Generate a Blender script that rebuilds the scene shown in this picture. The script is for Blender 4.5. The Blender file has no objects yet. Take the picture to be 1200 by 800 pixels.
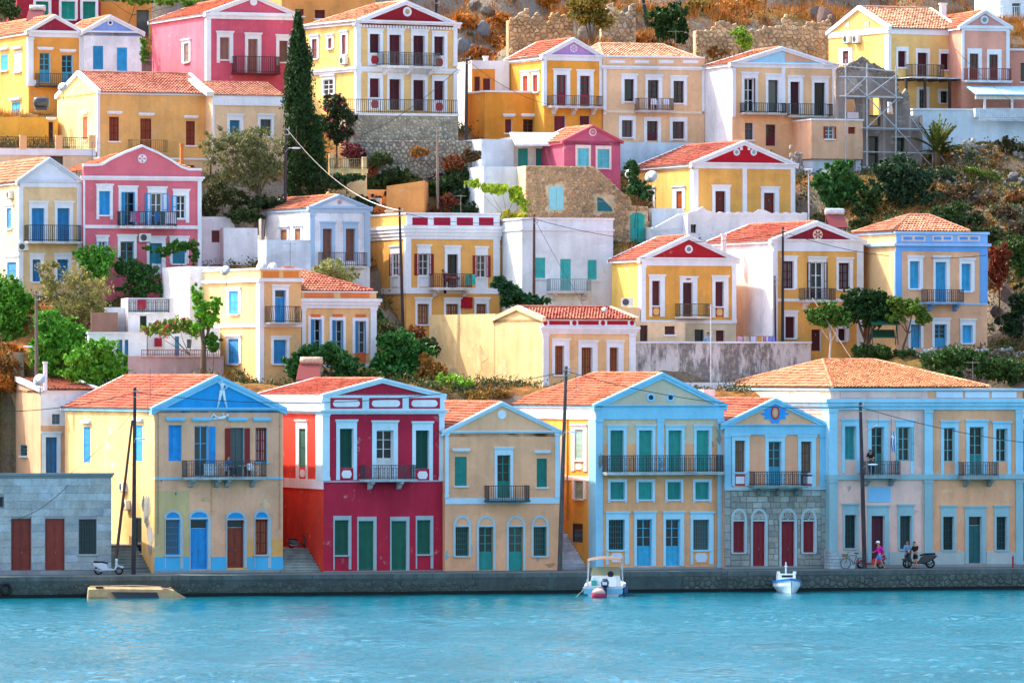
import bpy, bmesh, math, random
import numpy as np
from mathutils import Vector, Matrix
random.seed(7); np.random.seed(7)
SC = bpy.context.scene
COL = SC.collection
R = math.radians

# ------------------------------------------------------------------ camera, sky, sun, exposure
K, D0, XC, YH, ZC = 7600.0, 400.0, 600.0, 442.0, 13.15
cam = bpy.data.cameras.new('camera'); cam_o = bpy.data.objects.new('camera', cam); COL.objects.link(cam_o)
cam_o.location = (0, -D0, ZC); cam_o.rotation_euler = (R(90), 0, 0)
cam.sensor_width = 36; cam.lens = K / 1200 * 36; cam.shift_y = (YH - 400) / 1200
cam.clip_start = 1; cam.clip_end = 3000
SC.camera = cam_o
SUN = Vector((-0.85, 0.53, 1.08)).normalized()
wd = bpy.data.worlds.new('World'); SC.world = wd; wd.use_nodes = True
_n = wd.node_tree.nodes; _bg = _n['Background']
_sky = _n.new('ShaderNodeTexSky'); _sky.sky_type = 'NISHITA'; _sky.sun_disc = False
_sky.sun_elevation = math.asin(SUN.z); _sky.sun_rotation = math.atan2(SUN.x, SUN.y)
_sky.air_density = 1.0; _sky.dust_density = 3.2; _sky.ozone_density = 0.6
wd.node_tree.links.new(_sky.outputs[0], _bg.inputs[0]); _bg.inputs[1].default_value = 0.15
sl = bpy.data.lights.new('sun', 'SUN'); sl.energy = 2.0; sl.angle = R(0.5); sl.color = (1, .9, .74)
so = bpy.data.objects.new('sun', sl); COL.objects.link(so); so.rotation_euler = SUN.to_track_quat('Z', 'Y').to_euler()
so.location = (-60, 40, 90)
SC.view_settings.view_transform = 'Standard'; SC.view_settings.look = 'None'
SC.view_settings.exposure = 1.86; SC.view_settings.gamma = 1

# ------------------------------------------------------------------ pixel -> place
def at(px, py, Y):
    d = (Y + D0) / K
    return Vector(((px - XC) * d, Y, ZC - (py - YH) * d))

# ------------------------------------------------------------------ materials
def lin(h):
    h = h.lstrip('#'); out = []
    for i in (0, 2, 4):
        c = int(h[i:i+2], 16) / 255
        out.append(c / 12.92 if c <= .04045 else ((c + .055) / 1.055) ** 2.4)
    return out
MATS = {}
def nd(nt, typ, **kw):
    n = nt.nodes.new('ShaderNode' + typ)
    for k, v in kw.items():
        if k[0] == 'i' and k[1:].isdigit(): n.inputs[int(k[1:])].default_value = v
        else: setattr(n, k, v)
    return n
def mat(kind, hx='ffffff', **kw):
    key = (kind, hx, tuple(sorted(kw.items())))
    if key in MATS: return MATS[key]
    m = bpy.data.materials.new(kind + '_' + hx); m.use_nodes = True; MATS[key] = m
    nt = m.node_tree; L = nt.links.new; p = nt.nodes['Principled BSDF']
    c = lin(hx)
    if kind == 'plaster':
        y = max(0, min(1, (min(c[0], c[1]) - c[2]) / max(.01, c[0]) * 1.4)) if c[1] > .25 else 0
        c = [min(.85, c[0] * (1.03 + .1 * y)), min(.82, c[1] * (1 - .16 * y)), min(.84, c[2] * (1 + .1 * y))]
    rgb = (c[0], c[1], c[2], 1)
    p.inputs['Base Color'].default_value = rgb
    geo = nd(nt, 'NewGeometry')
    def noise(scale, detail=4, vec=None, rough=.55):
        n = nd(nt, 'TexNoise'); n.inputs['Scale'].default_value = scale; n.inputs['Detail'].default_value = detail
        n.inputs['Roughness'].default_value = rough
        L(vec if vec else geo.outputs['Position'], n.inputs['Vector']); return n
    def mapping(sx, sy, sz):
        mp = nd(nt, 'Mapping'); mp.inputs['Scale'].default_value = (sx, sy, sz); L(geo.outputs['Position'], mp.inputs['Vector']); return mp.outputs[0]
    def rng(src, a, b, lo, hi):
        r = nd(nt, 'MapRange'); L(src, r.inputs[0])
        for i, v in zip((1, 2, 3, 4), (a, b, lo, hi)): r.inputs[i].default_value = v
        return r.outputs[0]
    def mulv(col, fac):
        x = nd(nt, 'VectorMath', operation='SCALE'); L(col, x.inputs[0]); L(fac, x.inputs['Scale']); return x.outputs[0]
    def mix(f, a, b):
        x = nd(nt, 'Mix', data_type='RGBA')
        if isinstance(f, float): x.inputs[0].default_value = f
        else: L(f, x.inputs[0])
        for i, v in ((6, a), (7, b)):
            if isinstance(v, tuple): x.inputs[i].default_value = v
            else: L(v, x.inputs[i])
        return x.outputs[2]
    def bump(src, s, d=.02):
        b = nd(nt, 'Bump'); b.inputs['Strength'].default_value = s; b.inputs['Distance'].default_value = d
        L(src, b.inputs['Height']); L(b.outputs[0], p.inputs['Normal'])
    def setc(o): L(o, p.inputs['Base Color'])
    p.inputs['Roughness'].default_value = .85
    if kind == 'plaster':
        wear = kw.get('wear', .5)
        big = noise(.35, 3); fine = noise(5, 6, rough=.7); streak = noise(1, 6, mapping(1.1, 1.1, .1), .6)
        f = nd(nt, 'Math', operation='MULTIPLY'); L(rng(big.outputs[0], .3, .7, 1 - .16 * wear, 1 + .09 * wear), f.inputs[0])
        L(rng(streak.outputs[0], .42, .8, 1.02, 1 - .27 * wear), f.inputs[1])
        f2 = nd(nt, 'Math', operation='MULTIPLY'); L(f.outputs[0], f2.inputs[0]); L(rng(fine.outputs[0], .25, .75, .93, 1.06), f2.inputs[1])
        rg = nd(nt, 'RGB'); rg.outputs[0].default_value = rgb
        base = mulv(rg.outputs[0], f2.outputs[0])
        pn = noise(.9, 7, rough=.72)
        base = mix(rng(pn.outputs[0], .66 - .05 * wear, .70 - .04 * wear, 0, .55 * min(1, wear)), base, tuple(lin('c9bfae')) + (1,))
        pa = noise(.62, 3, rough=.5); pb = noise(1.9, 8, mapping(1, 1, .7), .74)
        base = mulv(base, rng(pa.outputs[0], .555, .575, 1.0, 1 - .1 * wear)); base = mulv(base, rng(pa.outputs[0], .43, .41, 1.0, 1 + .07 * wear))
        base = mix(rng(pb.outputs[0], .615, .65, 0, .3 * min(1.2, wear)), base, tuple(lin('a89c8c')) + (1,))
        setc(base); bump(fine.outputs[0], .25, .02); p.inputs['Roughness'].default_value = .92
        p.inputs['Specular IOR Level'].default_value = .2
    elif kind == 'paint':
        a = noise(2.5, 5); b = noise(1, 5, mapping(9, 9, .5))
        f = nd(nt, 'Math', operation='MULTIPLY'); L(rng(a.outputs[0], .3, .7, .85, 1.1), f.inputs[0]); L(rng(b.outputs[0], .3, .7, .86, 1.1), f.inputs[1])
        rg = nd(nt, 'RGB'); rg.outputs[0].default_value = rgb
        setc(mulv(rg.outputs[0], f.outputs[0])); p.inputs['Roughness'].default_value = kw.get('rough', .6)
        p.inputs['Specular IOR Level'].default_value = .3
    elif kind == 'tile':
        g_ = sum(c) / 3; c = [(x * .86 + g_ * .14) * .92 for x in c]; rgb = (*c, 1)
        at_ = nd(nt, 'Attribute', attribute_name='rnd'); r = nd(nt, 'ValToRGB'); L(at_.outputs['Fac'], r.inputs[0])
        e = r.color_ramp.elements; e[0].color = tuple(x * .5 for x in c) + (1,); e[1].color = (min(1, c[0] * 1.3), min(1, c[1] * 1.6), min(1, c[2] * 1.8), 1)
        k = e.new(.4); k.color = rgb
        g = noise(.55, 6); l = noise(7, 4)
        col = mix(rng(g.outputs[0], .4, .7, .03, .38), r.outputs[0], tuple(lin('d8ac84')) + (1,))
        col = mulv(col, rng(l.outputs[0], .3, .7, .85, 1.12)); setc(col); bump(l.outputs[0], .3, .02)
        p.inputs['Roughness'].default_value = .9; p.inputs['Specular IOR Level'].default_value = .2
    elif kind == 'stone':
        at_ = nd(nt, 'Attribute', attribute_name='rnd'); oi = nd(nt, 'ObjectInfo')
        s = nd(nt, 'Math', operation='ADD'); L(at_.outputs['Fac'], s.inputs[0]); L(oi.outputs['Random'], s.inputs[1])
        fr = nd(nt, 'Math', operation='FRACT'); L(s.outputs[0], fr.inputs[0])
        r = nd(nt, 'ValToRGB'); L(fr.outputs[0], r.inputs[0]); v = kw.get('var', .3)
        e = r.color_ramp.elements; e[0].color = tuple(x * (1 - v) for x in c) + (1,); e[1].color = tuple(min(1, x * (1 + v)) for x in c) + (1,)
        k = e.new(.5); k.color = (c[0] * 1.06, c[1] * .95, c[2] * .85, 1); k = e.new(.8); k.color = (c[0] * .9, c[1] * .72, c[2] * .58, 1) if kw.get('rust') else (c[0] * 1.12, c[1] * 1.1, c[2] * 1.05, 1)
        a = noise(1.3, 5); b = noise(9, 6, rough=.7)
        col = mulv(r.outputs[0], rng(a.outputs[0], .3, .7, .8, 1.15)); col = mulv(col, rng(b.outputs[0], .25, .75, .72, 1.2))
        setc(col); bump(b.outputs[0], .6, .04); p.inputs['Roughness'].default_value = .95; p.inputs['Specular IOR Level'].default_value = .2
    elif kind == 'stained':       # old lime wash with black mould streaks
        a = noise(1, 7, mapping(1.3, 1.3, .35), .75); b = noise(3.2, 6, rough=.75); big = noise(.25, 3)
        s = nd(nt, 'Math', operation='ADD'); L(a.outputs[0], s.inputs[0]); L(rng(big.outputs[0], .3, .7, -.1, .1), s.inputs[1])
        col = mix(rng(s.outputs[0], .47, .58, 0, .8), rgb, tuple(lin('4d4848')) + (1,))
        col = mix(rng(b.outputs[0], .5, .66, 0, .75), col, tuple(lin('c8ae90')) + (1,))
        setc(col); bump(b.outputs[0], .5, .03); p.inputs['Roughness'].default_value = .95
    elif kind == 'glass':
        p.inputs['Roughness'].default_value = .12; p.inputs['Specular IOR Level'].default_value = .5
    elif kind == 'metal':
        p.inputs['Roughness'].default_value = .55; p.inputs['Metallic'].default_value = kw.get('met', .3)
        n = noise(6, 4); rg = nd(nt, 'RGB'); rg.outputs[0].default_value = rgb; setc(mulv(rg.outputs[0], rng(n.outputs[0], .3, .7, .75, 1.2)))
    elif kind == 'gloss':
        p.inputs['Roughness'].default_value = .28; p.inputs['Specular IOR Level'].default_value = .5
    elif kind == 'leaf':
        c = [c[0] * 1.3, c[1] * 1.14, c[2] * 1.0]; rgb = (*c, 1)
        at_ = nd(nt, 'Attribute', attribute_name='rnd'); r = nd(nt, 'ValToRGB'); L(at_.outputs['Fac'], r.inputs[0])
        e = r.color_ramp.elements; e[0].color = tuple(x * .55 for x in c) + (1,); e[1].color = (min(1, c[0] * 1.7), min(1, c[1] * 1.5), c[2] * 1.2, 1)
        k = e.new(.5); k.color = rgb
        setc(r.outputs[0]); p.inputs['Roughness'].default_value = .6; p.inputs['Specular IOR Level'].default_value = .25
        tr = nd(nt, 'BsdfTranslucent'); L(r.outputs[0], tr.inputs[0]); ms = nd(nt, 'MixShader'); ms.inputs[0].default_value = .16
        L(p.outputs[0], ms.inputs[1]); L(tr.outputs[0], ms.inputs[2]); L(ms.outputs[0], nt.nodes['Material Output'].inputs[0])
    elif kind == 'bark':
        n = noise(1, 6, mapping(8, 8, 1.5)); rg = nd(nt, 'RGB'); rg.outputs[0].default_value = rgb
        setc(mulv(rg.outputs[0], rng(n.outputs[0], .3, .7, .6, 1.3))); bump(n.outputs[0], .6, .04); p.inputs['Roughness'].default_value = .95
    elif kind == 'earth':
        a = noise(.16, 6); b = noise(1.1, 7, rough=.7); d = noise(5, 6, rough=.75)
        sep = nd(nt, 'SeparateXYZ'); L(geo.outputs['Normal'], sep.inputs[0])
        col = mix(rng(a.outputs[0], .42, .62, 0, 1), tuple(lin('a06a36')) + (1,), tuple(lin('6f6a3a')) + (1,))
        col = mix(rng(b.outputs[0], .45, .62, 0, .85), col, tuple(lin('5a4630')) + (1,))
        col = mix(rng(sep.outputs['Z'], .82, .62, 0, .9), col, tuple(lin('8d8478')) + (1,))
        col = mulv(col, rng(d.outputs[0], .25, .75, .6, 1.35)); setc(col); bump(d.outputs[0], .9, .15); p.inputs['Roughness'].default_value = 1
        p.inputs['Specular IOR Level'].default_value = .1
    elif kind == 'concrete':
        a = noise(.5, 6); b = noise(4, 7, rough=.7); s = noise(1, 5, mapping(2, 2, .3))
        rg = nd(nt, 'RGB'); rg.outputs[0].default_value = rgb
        f = nd(nt, 'Math', operation='MULTIPLY'); L(rng(a.outputs[0], .3, .7, .7, 1.2), f.inputs[0]); L(rng(b.outputs[0], .25, .75, .8, 1.15), f.inputs[1])
        f2 = nd(nt, 'Math', operation='MULTIPLY'); L(f.outputs[0], f2.inputs[0]); L(rng(s.outputs[0], .4, .7, 1.05, .75), f2.inputs[1])
        setc(mulv(rg.outputs[0], f2.outputs[0])); bump(b.outputs[0], .4, .03); p.inputs['Roughness'].default_value = .95
    return m
WHITE, PBLUE = 'e7edf6', 'b4d4ea'
GLASS = mat('glass', '16201f'); GLASSES = [GLASS, GLASS, mat('glass', '22302f'), mat('glass', '3a4240'), mat('glass', '12181c'), mat('glass', '4c5250')]

# ------------------------------------------------------------------ mesh helpers
class MB:
    def __init__(s): s.v = []; s.f = []; s.m = []
    def add(s, vs, fs, mi=0):
        n = len(s.v); s.v += [tuple(x) for x in vs]; s.f += [tuple(i + n for i in f) for f in fs]; s.m += [mi] * len(fs)
    def quad(s, a, b, c, d, mi=0): s.add([a, b, c, d], [(0, 1, 2, 3)], mi)
    def box(s, fr, a0, a1, o0, o1, z0, z1, mi=0):
        vs = [fr(a, o, z) for z in (z0, z1) for o in (o0, o1) for a in (a0, a1)]
        s.add(vs, [(0, 1, 3, 2), (4, 6, 7, 5), (0, 4, 5, 1), (2, 3, 7, 6), (0, 2, 6, 4), (1, 5, 7, 3)], mi)
    def prism(s, fr, poly, o0, o1, mi=0):
        n = len(poly); vs = [fr(a, o1, z) for a, z in poly] + [fr(a, o0, z) for a, z in poly]
        fs = [tuple(range(n)), tuple(range(2 * n - 1, n - 1, -1))] + [(i, i + n, (i + 1) % n + n, (i + 1) % n) for i in range(n)]
        s.add(vs, fs, mi)
    def tube(s, pts, rad, n=6, mi=0, cap=True):
        pts = [Vector(p) for p in pts]
        if not isinstance(rad, (list, tuple)): rad = [rad] * len(pts)
        vs = []; fs = []
        for i, p in enumerate(pts):
            d = (pts[min(i + 1, len(pts) - 1)] - pts[max(i - 1, 0)]).normalized()
            a = d.orthogonal().normalized() if i == 0 else (a - d * a.dot(d)).normalized()
            b = d.cross(a)
            for k in range(n):
                t = 2 * math.pi * k / n; vs.append(p + (a * math.cos(t) + b * math.sin(t)) * rad[i])
        for i in range(len(pts) - 1):
            for k in range(n):
                k2 = (k + 1) % n; fs.append((i * n + k, i * n + k2, i * n + n + k2, i * n + n + k))
        if cap: fs += [tuple(range(n - 1, -1, -1)), tuple(range(len(vs) - n, len(vs)))]
        s.add(vs, fs, mi)
    def lathe(s, c, prof, n=12, mi=0, axis='z'):
        vs = []; fs = []; c = Vector(c)
        for r, h in prof:
            for k in range(n):
                t = 2 * math.pi * k / n; x, y = r * math.cos(t), r * math.sin(t)
                vs.append(c + (Vector((x, y, h)) if axis == 'z' else Vector((x, -h, y)) if axis == 'y' else Vector((h, x, y))))
        for i in range(len(prof) - 1):
            for k in range(n):
                k2 = (k + 1) % n; fs.append((i * n + k, i * n + k2, i * n + n + k2, i * n + n + k))
        fs += [tuple(range(n - 1, -1, -1)), tuple(range(len(vs) - n, len(vs)))]
        s.add(vs, fs, mi)
    def loft(s, rings, mi=0, cap=True, close=True):
        n = len(rings[0]); vs = [p for r in rings for p in r]; fs = []
        for i in range(len(rings) - 1):
            for k in range(n if close else n - 1):
                k2 = (k + 1) % n; fs.append((i * n + k, i * n + k2, i * n + n + k2, i * n + n + k))
        if cap: fs += [tuple(range(n - 1, -1, -1)), tuple(range(len(vs) - n, len(vs)))]
        s.add(vs, fs, mi)
    def build(s, name, mats, parent=None, smooth=False, rnd=None):
        me = bpy.data.meshes.new(name); me.from_pydata(s.v, [], s.f)
        if not isinstance(mats, (list, tuple)): mats = [mats]
        for m in mats: me.materials.append(m)
        if len(mats) > 1: me.polygons.foreach_set('material_index', s.m)
        if smooth: me.polygons.foreach_set('use_smooth', [True] * len(s.f))
        if rnd is not None:
            a = me.attributes.new('rnd', 'FLOAT', 'FACE'); a.data.foreach_set('value', rnd)
        o = bpy.data.objects.new(name, me); COL.objects.link(o)
        if parent is not None: o.parent = parent
        return o
def npmesh(name, V, F, m, parent=None, rnd=None, smooth=False):
    me = bpy.data.meshes.new(name); k = F.shape[1]
    me.vertices.add(len(V)); me.vertices.foreach_set('co', V.astype(np.float32).ravel())
    me.loops.add(F.size); me.loops.foreach_set('vertex_index', F.astype(np.int32).ravel())
    me.polygons.add(len(F)); me.polygons.foreach_set('loop_start', np.arange(0, F.size, k, dtype=np.int32))
    if smooth: me.polygons.foreach_set('use_smooth', np.ones(len(F), bool))
    if rnd is not None:
        a = me.attributes.new('rnd', 'FLOAT', 'FACE'); a.data.foreach_set('value', rnd.astype(np.float32))
    me.update(calc_edges=True); me.materials.append(m)
    o = bpy.data.objects.new(name, me); COL.objects.link(o)
    if parent is not None: o.parent = parent
    return o
def tag(o, label=None, cat=None, group=None, kind=None):
    if label: o['label'] = label
    if cat: o['category'] = cat
    if group: o['group'] = group
    if kind: o['kind'] = kind
    return o
def empty(name, loc, rz=0, label=None, cat=None, group=None):
    o = bpy.data.objects.new(name, None); COL.objects.link(o); o.location = loc; o.rotation_euler = (0, 0, rz); o.empty_display_size = .3
    return tag(o, label, cat, group)
WF = lambda x, o, z: (x, -o, z)          # plain frame: x right, o toward the viewer, z up

# ------------------------------------------------------------------ roof tiles (barrel tiles, one mesh per roof)
TILEQ = []
def tile_patch(A, B, C, Dd, pitch=.23, row=.37):
    A, B, C, Dd = map(Vector, (A, B, C, Dd)); L = (B - A).length; E = (B - A) / L
    S = (C - A) - E * (C - A).dot(E); T = S.length; S /= T; N = E.cross(S)
    if N.z < 0: N = -N
    a = (C - A).dot(E); b = (Dd - A).dot(E)
    V = []; F = []; rn = []
    nc = max(1, int(round(L / pitch))); pw = L / nc
    A_, E_, S_, N_ = (np.array(x) for x in (A, E, S, N))
    prof = ((0.02, 0), (.28, .065), (.72, .065), (.98, 0))
    for i in range(nc):
        sc = (i + .5) * pw
        tm = T * sc / a if sc < a else (T * (L - sc) / (L - b) if sc > b else T)
        t = 0
        while t < tm - .02:
            t1 = min(t + row * 1.04, tm); r = random.random(); dz = random.uniform(-.014, .014) + .03 * math.sin(sc * .9 + A.x) * math.sin(t * 1.1); k = len(V)
            for tt, lift in ((t, .075), (t1, .0)):
                for ps, ph in prof: V.append(A_ + E_ * ((i + ps) * pw) + S_ * tt + N_ * (ph + lift + dz))
            F += [(k, k + 1, k + 5, k + 4), (k + 1, k + 2, k + 6, k + 5), (k + 2, k + 3, k + 7, k + 6), (k, k + 1, k + 2, k + 3)]
            rn += [r] * 4; t += row
    return V, F, rn

# ------------------------------------------------------------------ houses
TERR = []            # terrain control points (X, Y, Z)
HOUSES = []
class House:
    def __init__(h, name, label, x0, x1, yb, Y, th, ytop, xs=None, depth=8, col='e9c583', rev=None, cat='house', group=None, ext=3.0, ter=True, wear=.8, recess=.3, zones=(), wallmat=None, front=1.5):
        h.Y = Y; h.t = R(th); h.c, h.s = math.cos(h.t), math.sin(h.t)
        p = at(x0, yb, Y); h.X = p.x; h.zb = p.z; h.x0 = x0; h.x1 = x1; h.yb = yb; h.ytop = ytop
        h.W = h.u(x1); h.dp = h.v(xs) if xs is not None else depth; h.xs = xs
        h.zt = at(x0, ytop, Y).z; h.col = col; h.rev = rev or col; h.ext = ext; h.wear = wear; h.rc = recess
        h.root = empty(name, p, h.t, label, cat, group)
        h.holes = {'f': [], 's': []}; h.zones = list(zones); h.wm = wallmat
        h.tops = None; HOUSES.append(h)
        h.fr = {'f': lambda s, o, z: (s, -o, z - h.zb), 's': lambda s, o, z: (-o, s, z - h.zb)}
        if ter:
            for u, v, dz in ((0, -front, 0), (h.W * .5, -front, 0), (h.W, -front, 0), (0, h.dp * .5, 0), (h.W, h.dp * .5, 0), (h.W * .5, h.dp * .5, 0), (h.W * .5, h.dp, .3), (0, h.dp, .3), (h.W, h.dp, .3), (0, 0, 0), (h.W, 0, 0)):
                TERR.append((h.X + u * h.c - v * h.s, h.Y + u * h.s + v * h.c, h.zb + dz - .25))
            nq = max(2, int(h.W / 1.6))
            for i in range(nq + 1):
                for v in (-.5, -1.1): u = h.W * i / nq; TERR.append((h.X + u * h.c - v * h.s, h.Y + u * h.s + v * h.c, h.zb - .3))
    def u(h, px, o=0):
        k = (px - XC) / K; xa = h.X + o * h.s; ya = h.Y - o * h.c
        return (k * (ya + D0) - xa) / (h.c - k * h.s)
    def v(h, px, o=0):
        k = (px - XC) / K; xa = h.X - o * h.c; ya = h.Y - o * h.s
        return (xa - k * (ya + D0)) / (h.s + k * h.c)
    def zf(h, px, py, o=0): return ZC - (py - YH) / K * (h.Y + h.u(px, o) * h.s - o * h.c + D0)
    def zs(h, px, py): return ZC - (py - YH) / K * (h.Y + h.v(px) * h.c + D0)
    def rect(h, sd, x0, y0, x1, y1, o=0):
        xm = (x0 + x1) / 2
        if sd == 'f': return h.u(x0, o), h.u(x1, o), h.zf(xm, y1, o), h.zf(xm, y0, o)
        return h.v(x1), h.v(x0), h.zs(xm, y1), h.zs(xm, y0)
    # -- trims
    def slab(h, sd, x0, y0, x1, y1, name='band', col=WHITE, pr=.06, kind='plaster', parent=None, ext=0, o0=-.02):
        a0, a1, z0, z1 = h.rect(sd, x0, y0, x1, y1); m = MB(); m.box(h.fr[sd], a0 - ext, a1 + ext, o0, pr, z0, z1)
        return m.build(name, mat(kind, col), parent or h.root)
    def band(h, y0, y1, name='cornice', col=WHITE, pr=.1, side=True, steps=1, x0=None, x1=None):
        # horizontal band at the heights seen at the front-left corner
        z1 = at(h.x0, y0, h.Y).z; z0 = at(h.x0, y1, h.Y).z; m = MB(); n = steps
        a0 = h.u(x0) if x0 is not None else -pr; a1 = h.u(x1) if x1 is not None else h.W + pr
        for i in range(n):
            q = pr * (i + 1) / n; za = z0 + (z1 - z0) * i / n; zb_ = z0 + (z1 - z0) * (i + 1) / n
            d = pr - q
            m.box(h.fr['f'], a0 + (d if x0 is None else 0), a1 - (d if x1 is None else 0), -.02, q, za, zb_)
            if side and x0 is None: m.box(h.fr['s'], .0, h.dp, -.02, q, za, zb_)
        return m.build(name, mat('plaster', col), h.root)
    def pil(h, x0, x1, y0, y1, col=WHITE, pr=.07, side=None, name='pilaster', cap=True):
        a0, a1, z0, z1 = h.rect('f', x0, y0, x1, y1); m = MB()
        l = -pr if (side is not None) else 0
        m.box(h.fr['f'], a0 + l, a1, -.02, pr, z0, z1)
        if cap:
            m.box(h.fr['f'], a0 + l - .04, a1 + .04, -.02, pr + .05, z1 - .16, z1 - .01); m.box(h.fr['f'], a0 + l - .03, a1 + .03, -.02, pr + .035, z0, z0 + .22)
        if side is not None: m.box(h.fr['s'], 0, h.v(side), -.02, pr, z0, z1)
        return m.build(name, mat('plaster', col), h.root)
    def disc(h, px, py, r, col=WHITE, hole=None, pr=.06, name='emblem', spokes=0, y=.0):
        u, z = h.u(px), h.zf(px, py); m = MB(); f = h.fr['f']; n = 20
        ring = lambda rr: [(u + rr * math.cos(2 * math.pi * i / n), z + rr * math.sin(2 * math.pi * i / n)) for i in range(n)]
        m.prism(f, ring(r), -.05, pr)
        o = m.build(name, mat('plaster', col), h.root)
        if hole:
            m = MB(); m.prism(f, ring(r * .55), -.05, pr + .02); m.build('roundel', mat('paint', hole), o)
        if spokes:
            m = MB()
            for i in range(spokes):
                t = math.pi * 2 * i / spokes; d = Vector((math.cos(t), math.sin(t))); q = Vector((-d.y, d.x)) * r * .1
                c0 = Vector((u, z)) + d * r * .2; c1 = Vector((u, z)) + d * r * .8
                m.prism(f, [tuple(c0 - q), tuple(c1 - q * 2), tuple(c1 + q * 2), tuple(c0 + q)], pr - .01, pr + .02)
            m.build('spoke', mat('paint', h.tymp), o)
        return o
    # -- openings
    def op(h, sd, x0, y0, x1, y1, st='sh', c='2f9bd0', sur=3, sc=WHITE, cor=True, sill=None, fc=None, arch=False, top=None, rc=None, bot=0, apron=None, leaf=1.0, ang=165, open_l=True, open_r=True, n=2, glass=GLASS, ledge=False):
        a0, a1, z0, z1 = h.rect(sd, x0, y0, x1, y1); F = h.fr[sd]; rc = (h.rc if sd == 'f' else min(h.rc, .09)) if rc is None else rc
        kf = random.uniform(.86, 1.06); c = '%02x%02x%02x' % tuple(min(255, int(int(c[k:k+2], 16) * kf)) for k in (0, 2, 4)); glass = glass if glass is not GLASS else random.choice(GLASSES)
        door = st in ('door', 'gdoor') or (st in ('open', 'sh', 'ajar') and (z1 - z0) > 2.05)
        fc = fc or ('eeeeee' if st == 'open' else c)
        h.holes[sd].append((a0, a1, z0, z1, rc)); w = a1 - a0; fm = mat('paint', fc); cm = mat('paint', c); o = -rc + .05
        m = MB(); b = min(.07, w * .09)
        m.box(F, a0, a0 + b, o - .04, o + .03, z0, z1); m.box(F, a1 - b, a1, o - .04, o + .03, z0, z1)
        m.box(F, a0 + b, a1 - b, o - .04, o + .03, z1 - b, z1); m.box(F, a0 + b, a1 - b, o - .04, o + .03, z0, z0 + b)
        i0, i1, j0, j1 = a0 + b, a1 - b, z0 + b, z1 - b; mid = (a0 + a1) / 2
        if st in ('open', 'glz', 'gdoor', 'ajar'):
            m.box(F, mid - .035, mid + .035, o - .035, o + .025, j0, j1)
            for q in ((.33, .66) if st != 'gdoor' else (.42, .62, .82)):
                zz = j0 + (j1 - j0) * q; m.box(F, i0, i1, o - .03, o + .015, zz - .02, zz + .02)
        if st == 'grl':
            for i in range(1, 6): q = i0 + (i1 - i0) * i / 6; m.box(F, q - .012, q + .012, o + .04, o + .065, j0, j1)
            for i in range(1, 5): q = j0 + (j1 - j0) * i / 5; m.box(F, i0, i1, o + .03, o + .04, q - .015, q + .015)
        W = m.build('door' if door else 'window', fm, h.root)
        if st in ('open', 'glz', 'grl', 'dark', 'ajar') :
            m = MB(); m.box(F, i0, i1, o - .03, o - .015, j0, j1); m.build('pane', glass, W)
        if st == 'gdoor':
            jm = j0 + (j1 - j0) * .42
            m = MB(); m.box(F, i0, i1, o - .03, o - .015, jm, j1); m.build('pane', glass, W)
            for k in range(2):
                q0, q1 = (i0, mid - .006) if k == 0 else (mid + .006, i1); m = MB(); m.box(F, q0, q1, o - .03, o + .01, j0, jm - .02)
                m.box(F, q0 + .08, q1 - .08, o + .01, o + .025, j0 + .1, jm - .12)
                m.build('door_panel', cm, W)
        def slat_leaf(q0, q1, zz0, zz1, oo, thk=.035, kind='louvre'):
            m = MB(); t = min(.06, (q1 - q0) * .2)
            m.box(F, q0, q0 + t, oo, oo + thk, zz0, zz1); m.box(F, q1 - t, q1, oo, oo + thk, zz0, zz1)
            for zc in (zz0, (zz0 + zz1) / 2 - t / 2, zz1 - t): m.box(F, q0 + t, q1 - t, oo, oo + thk, zc, zc + t)
            if kind == 'louvre':
                z = zz0 + t
                while z < zz1 - t: m.quad(F(q0 + t, oo + .002, z + .08), F(q1 - t, oo + .002, z + .08), F(q1 - t, oo + thk * .9, z), F(q0 + t, oo + thk * .9, z)); z += .075
            else: m.box(F, q0 + t, q1 - t, oo + .004, oo + thk - .012, zz0 + t, zz1 - t)
            return m
        if st == 'sh':
            for k in range(n):
                q0 = i0 + (i1 - i0) * k / n + .004; q1 = i0 + (i1 - i0) * (k + 1) / n - .004
                slat_leaf(q0, q1, j0, j1, o - .01).build('shutter', cm, W)
        if st == 'bars':          # slatted shutters: dark uprights and rails over a lighter board
            for k in range(2):
                q0, q1 = (i0, mid - .008) if k == 0 else (mid + .008, i1); m = MB(); t = (q1 - q0) * .2
                for e in (q0, (q0 + q1) / 2 - t / 2, q1 - t): m.box(F, e, e + t, o - .01, o + .045, j0, j1)
                for e in (0, .3, .62, .95): zz = j0 + (j1 - j0) * e; m.box(F, q0 + .004, q1 - .004, o - .01, o + .038, zz, zz + .055)
                m.build('shutter', cm, W)
            m = MB(); m.box(F, i0, i1, o - .035, o - .012, j0, j1); m.build('shutter_backing', mat('paint', apron or 'c98a5a'), W); apron = None
        if st == 'door':
            for k in range(n):
                q0 = i0 + (i1 - i0) * k / n + .006; q1 = i0 + (i1 - i0) * (k + 1) / n - .006; m = MB(); zt = j1 - (top or 0)
                m.box(F, q0, q1, o - .03, o, j0, zt)
                for p0, p1 in ((.06, .34), (.4, .92)): m.box(F, q0 + .07, q1 - .07, o, o + .018, j0 + (zt - j0) * p0, j0 + (zt - j0) * p1)
                m.build('door_leaf', cm, W)
            if top:
                m = MB(); m.box(F, i0, i1, o - .03, o - .015, j1 - top + .04, j1); m.build('pane', glass, W)
            m = MB(); m.box(F, mid + .03, mid + .06, o + .0, o + .07, z0 + 1.0, z0 + 1.14); m.build('handle', mat('metal', '8a8170'), W)
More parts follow.
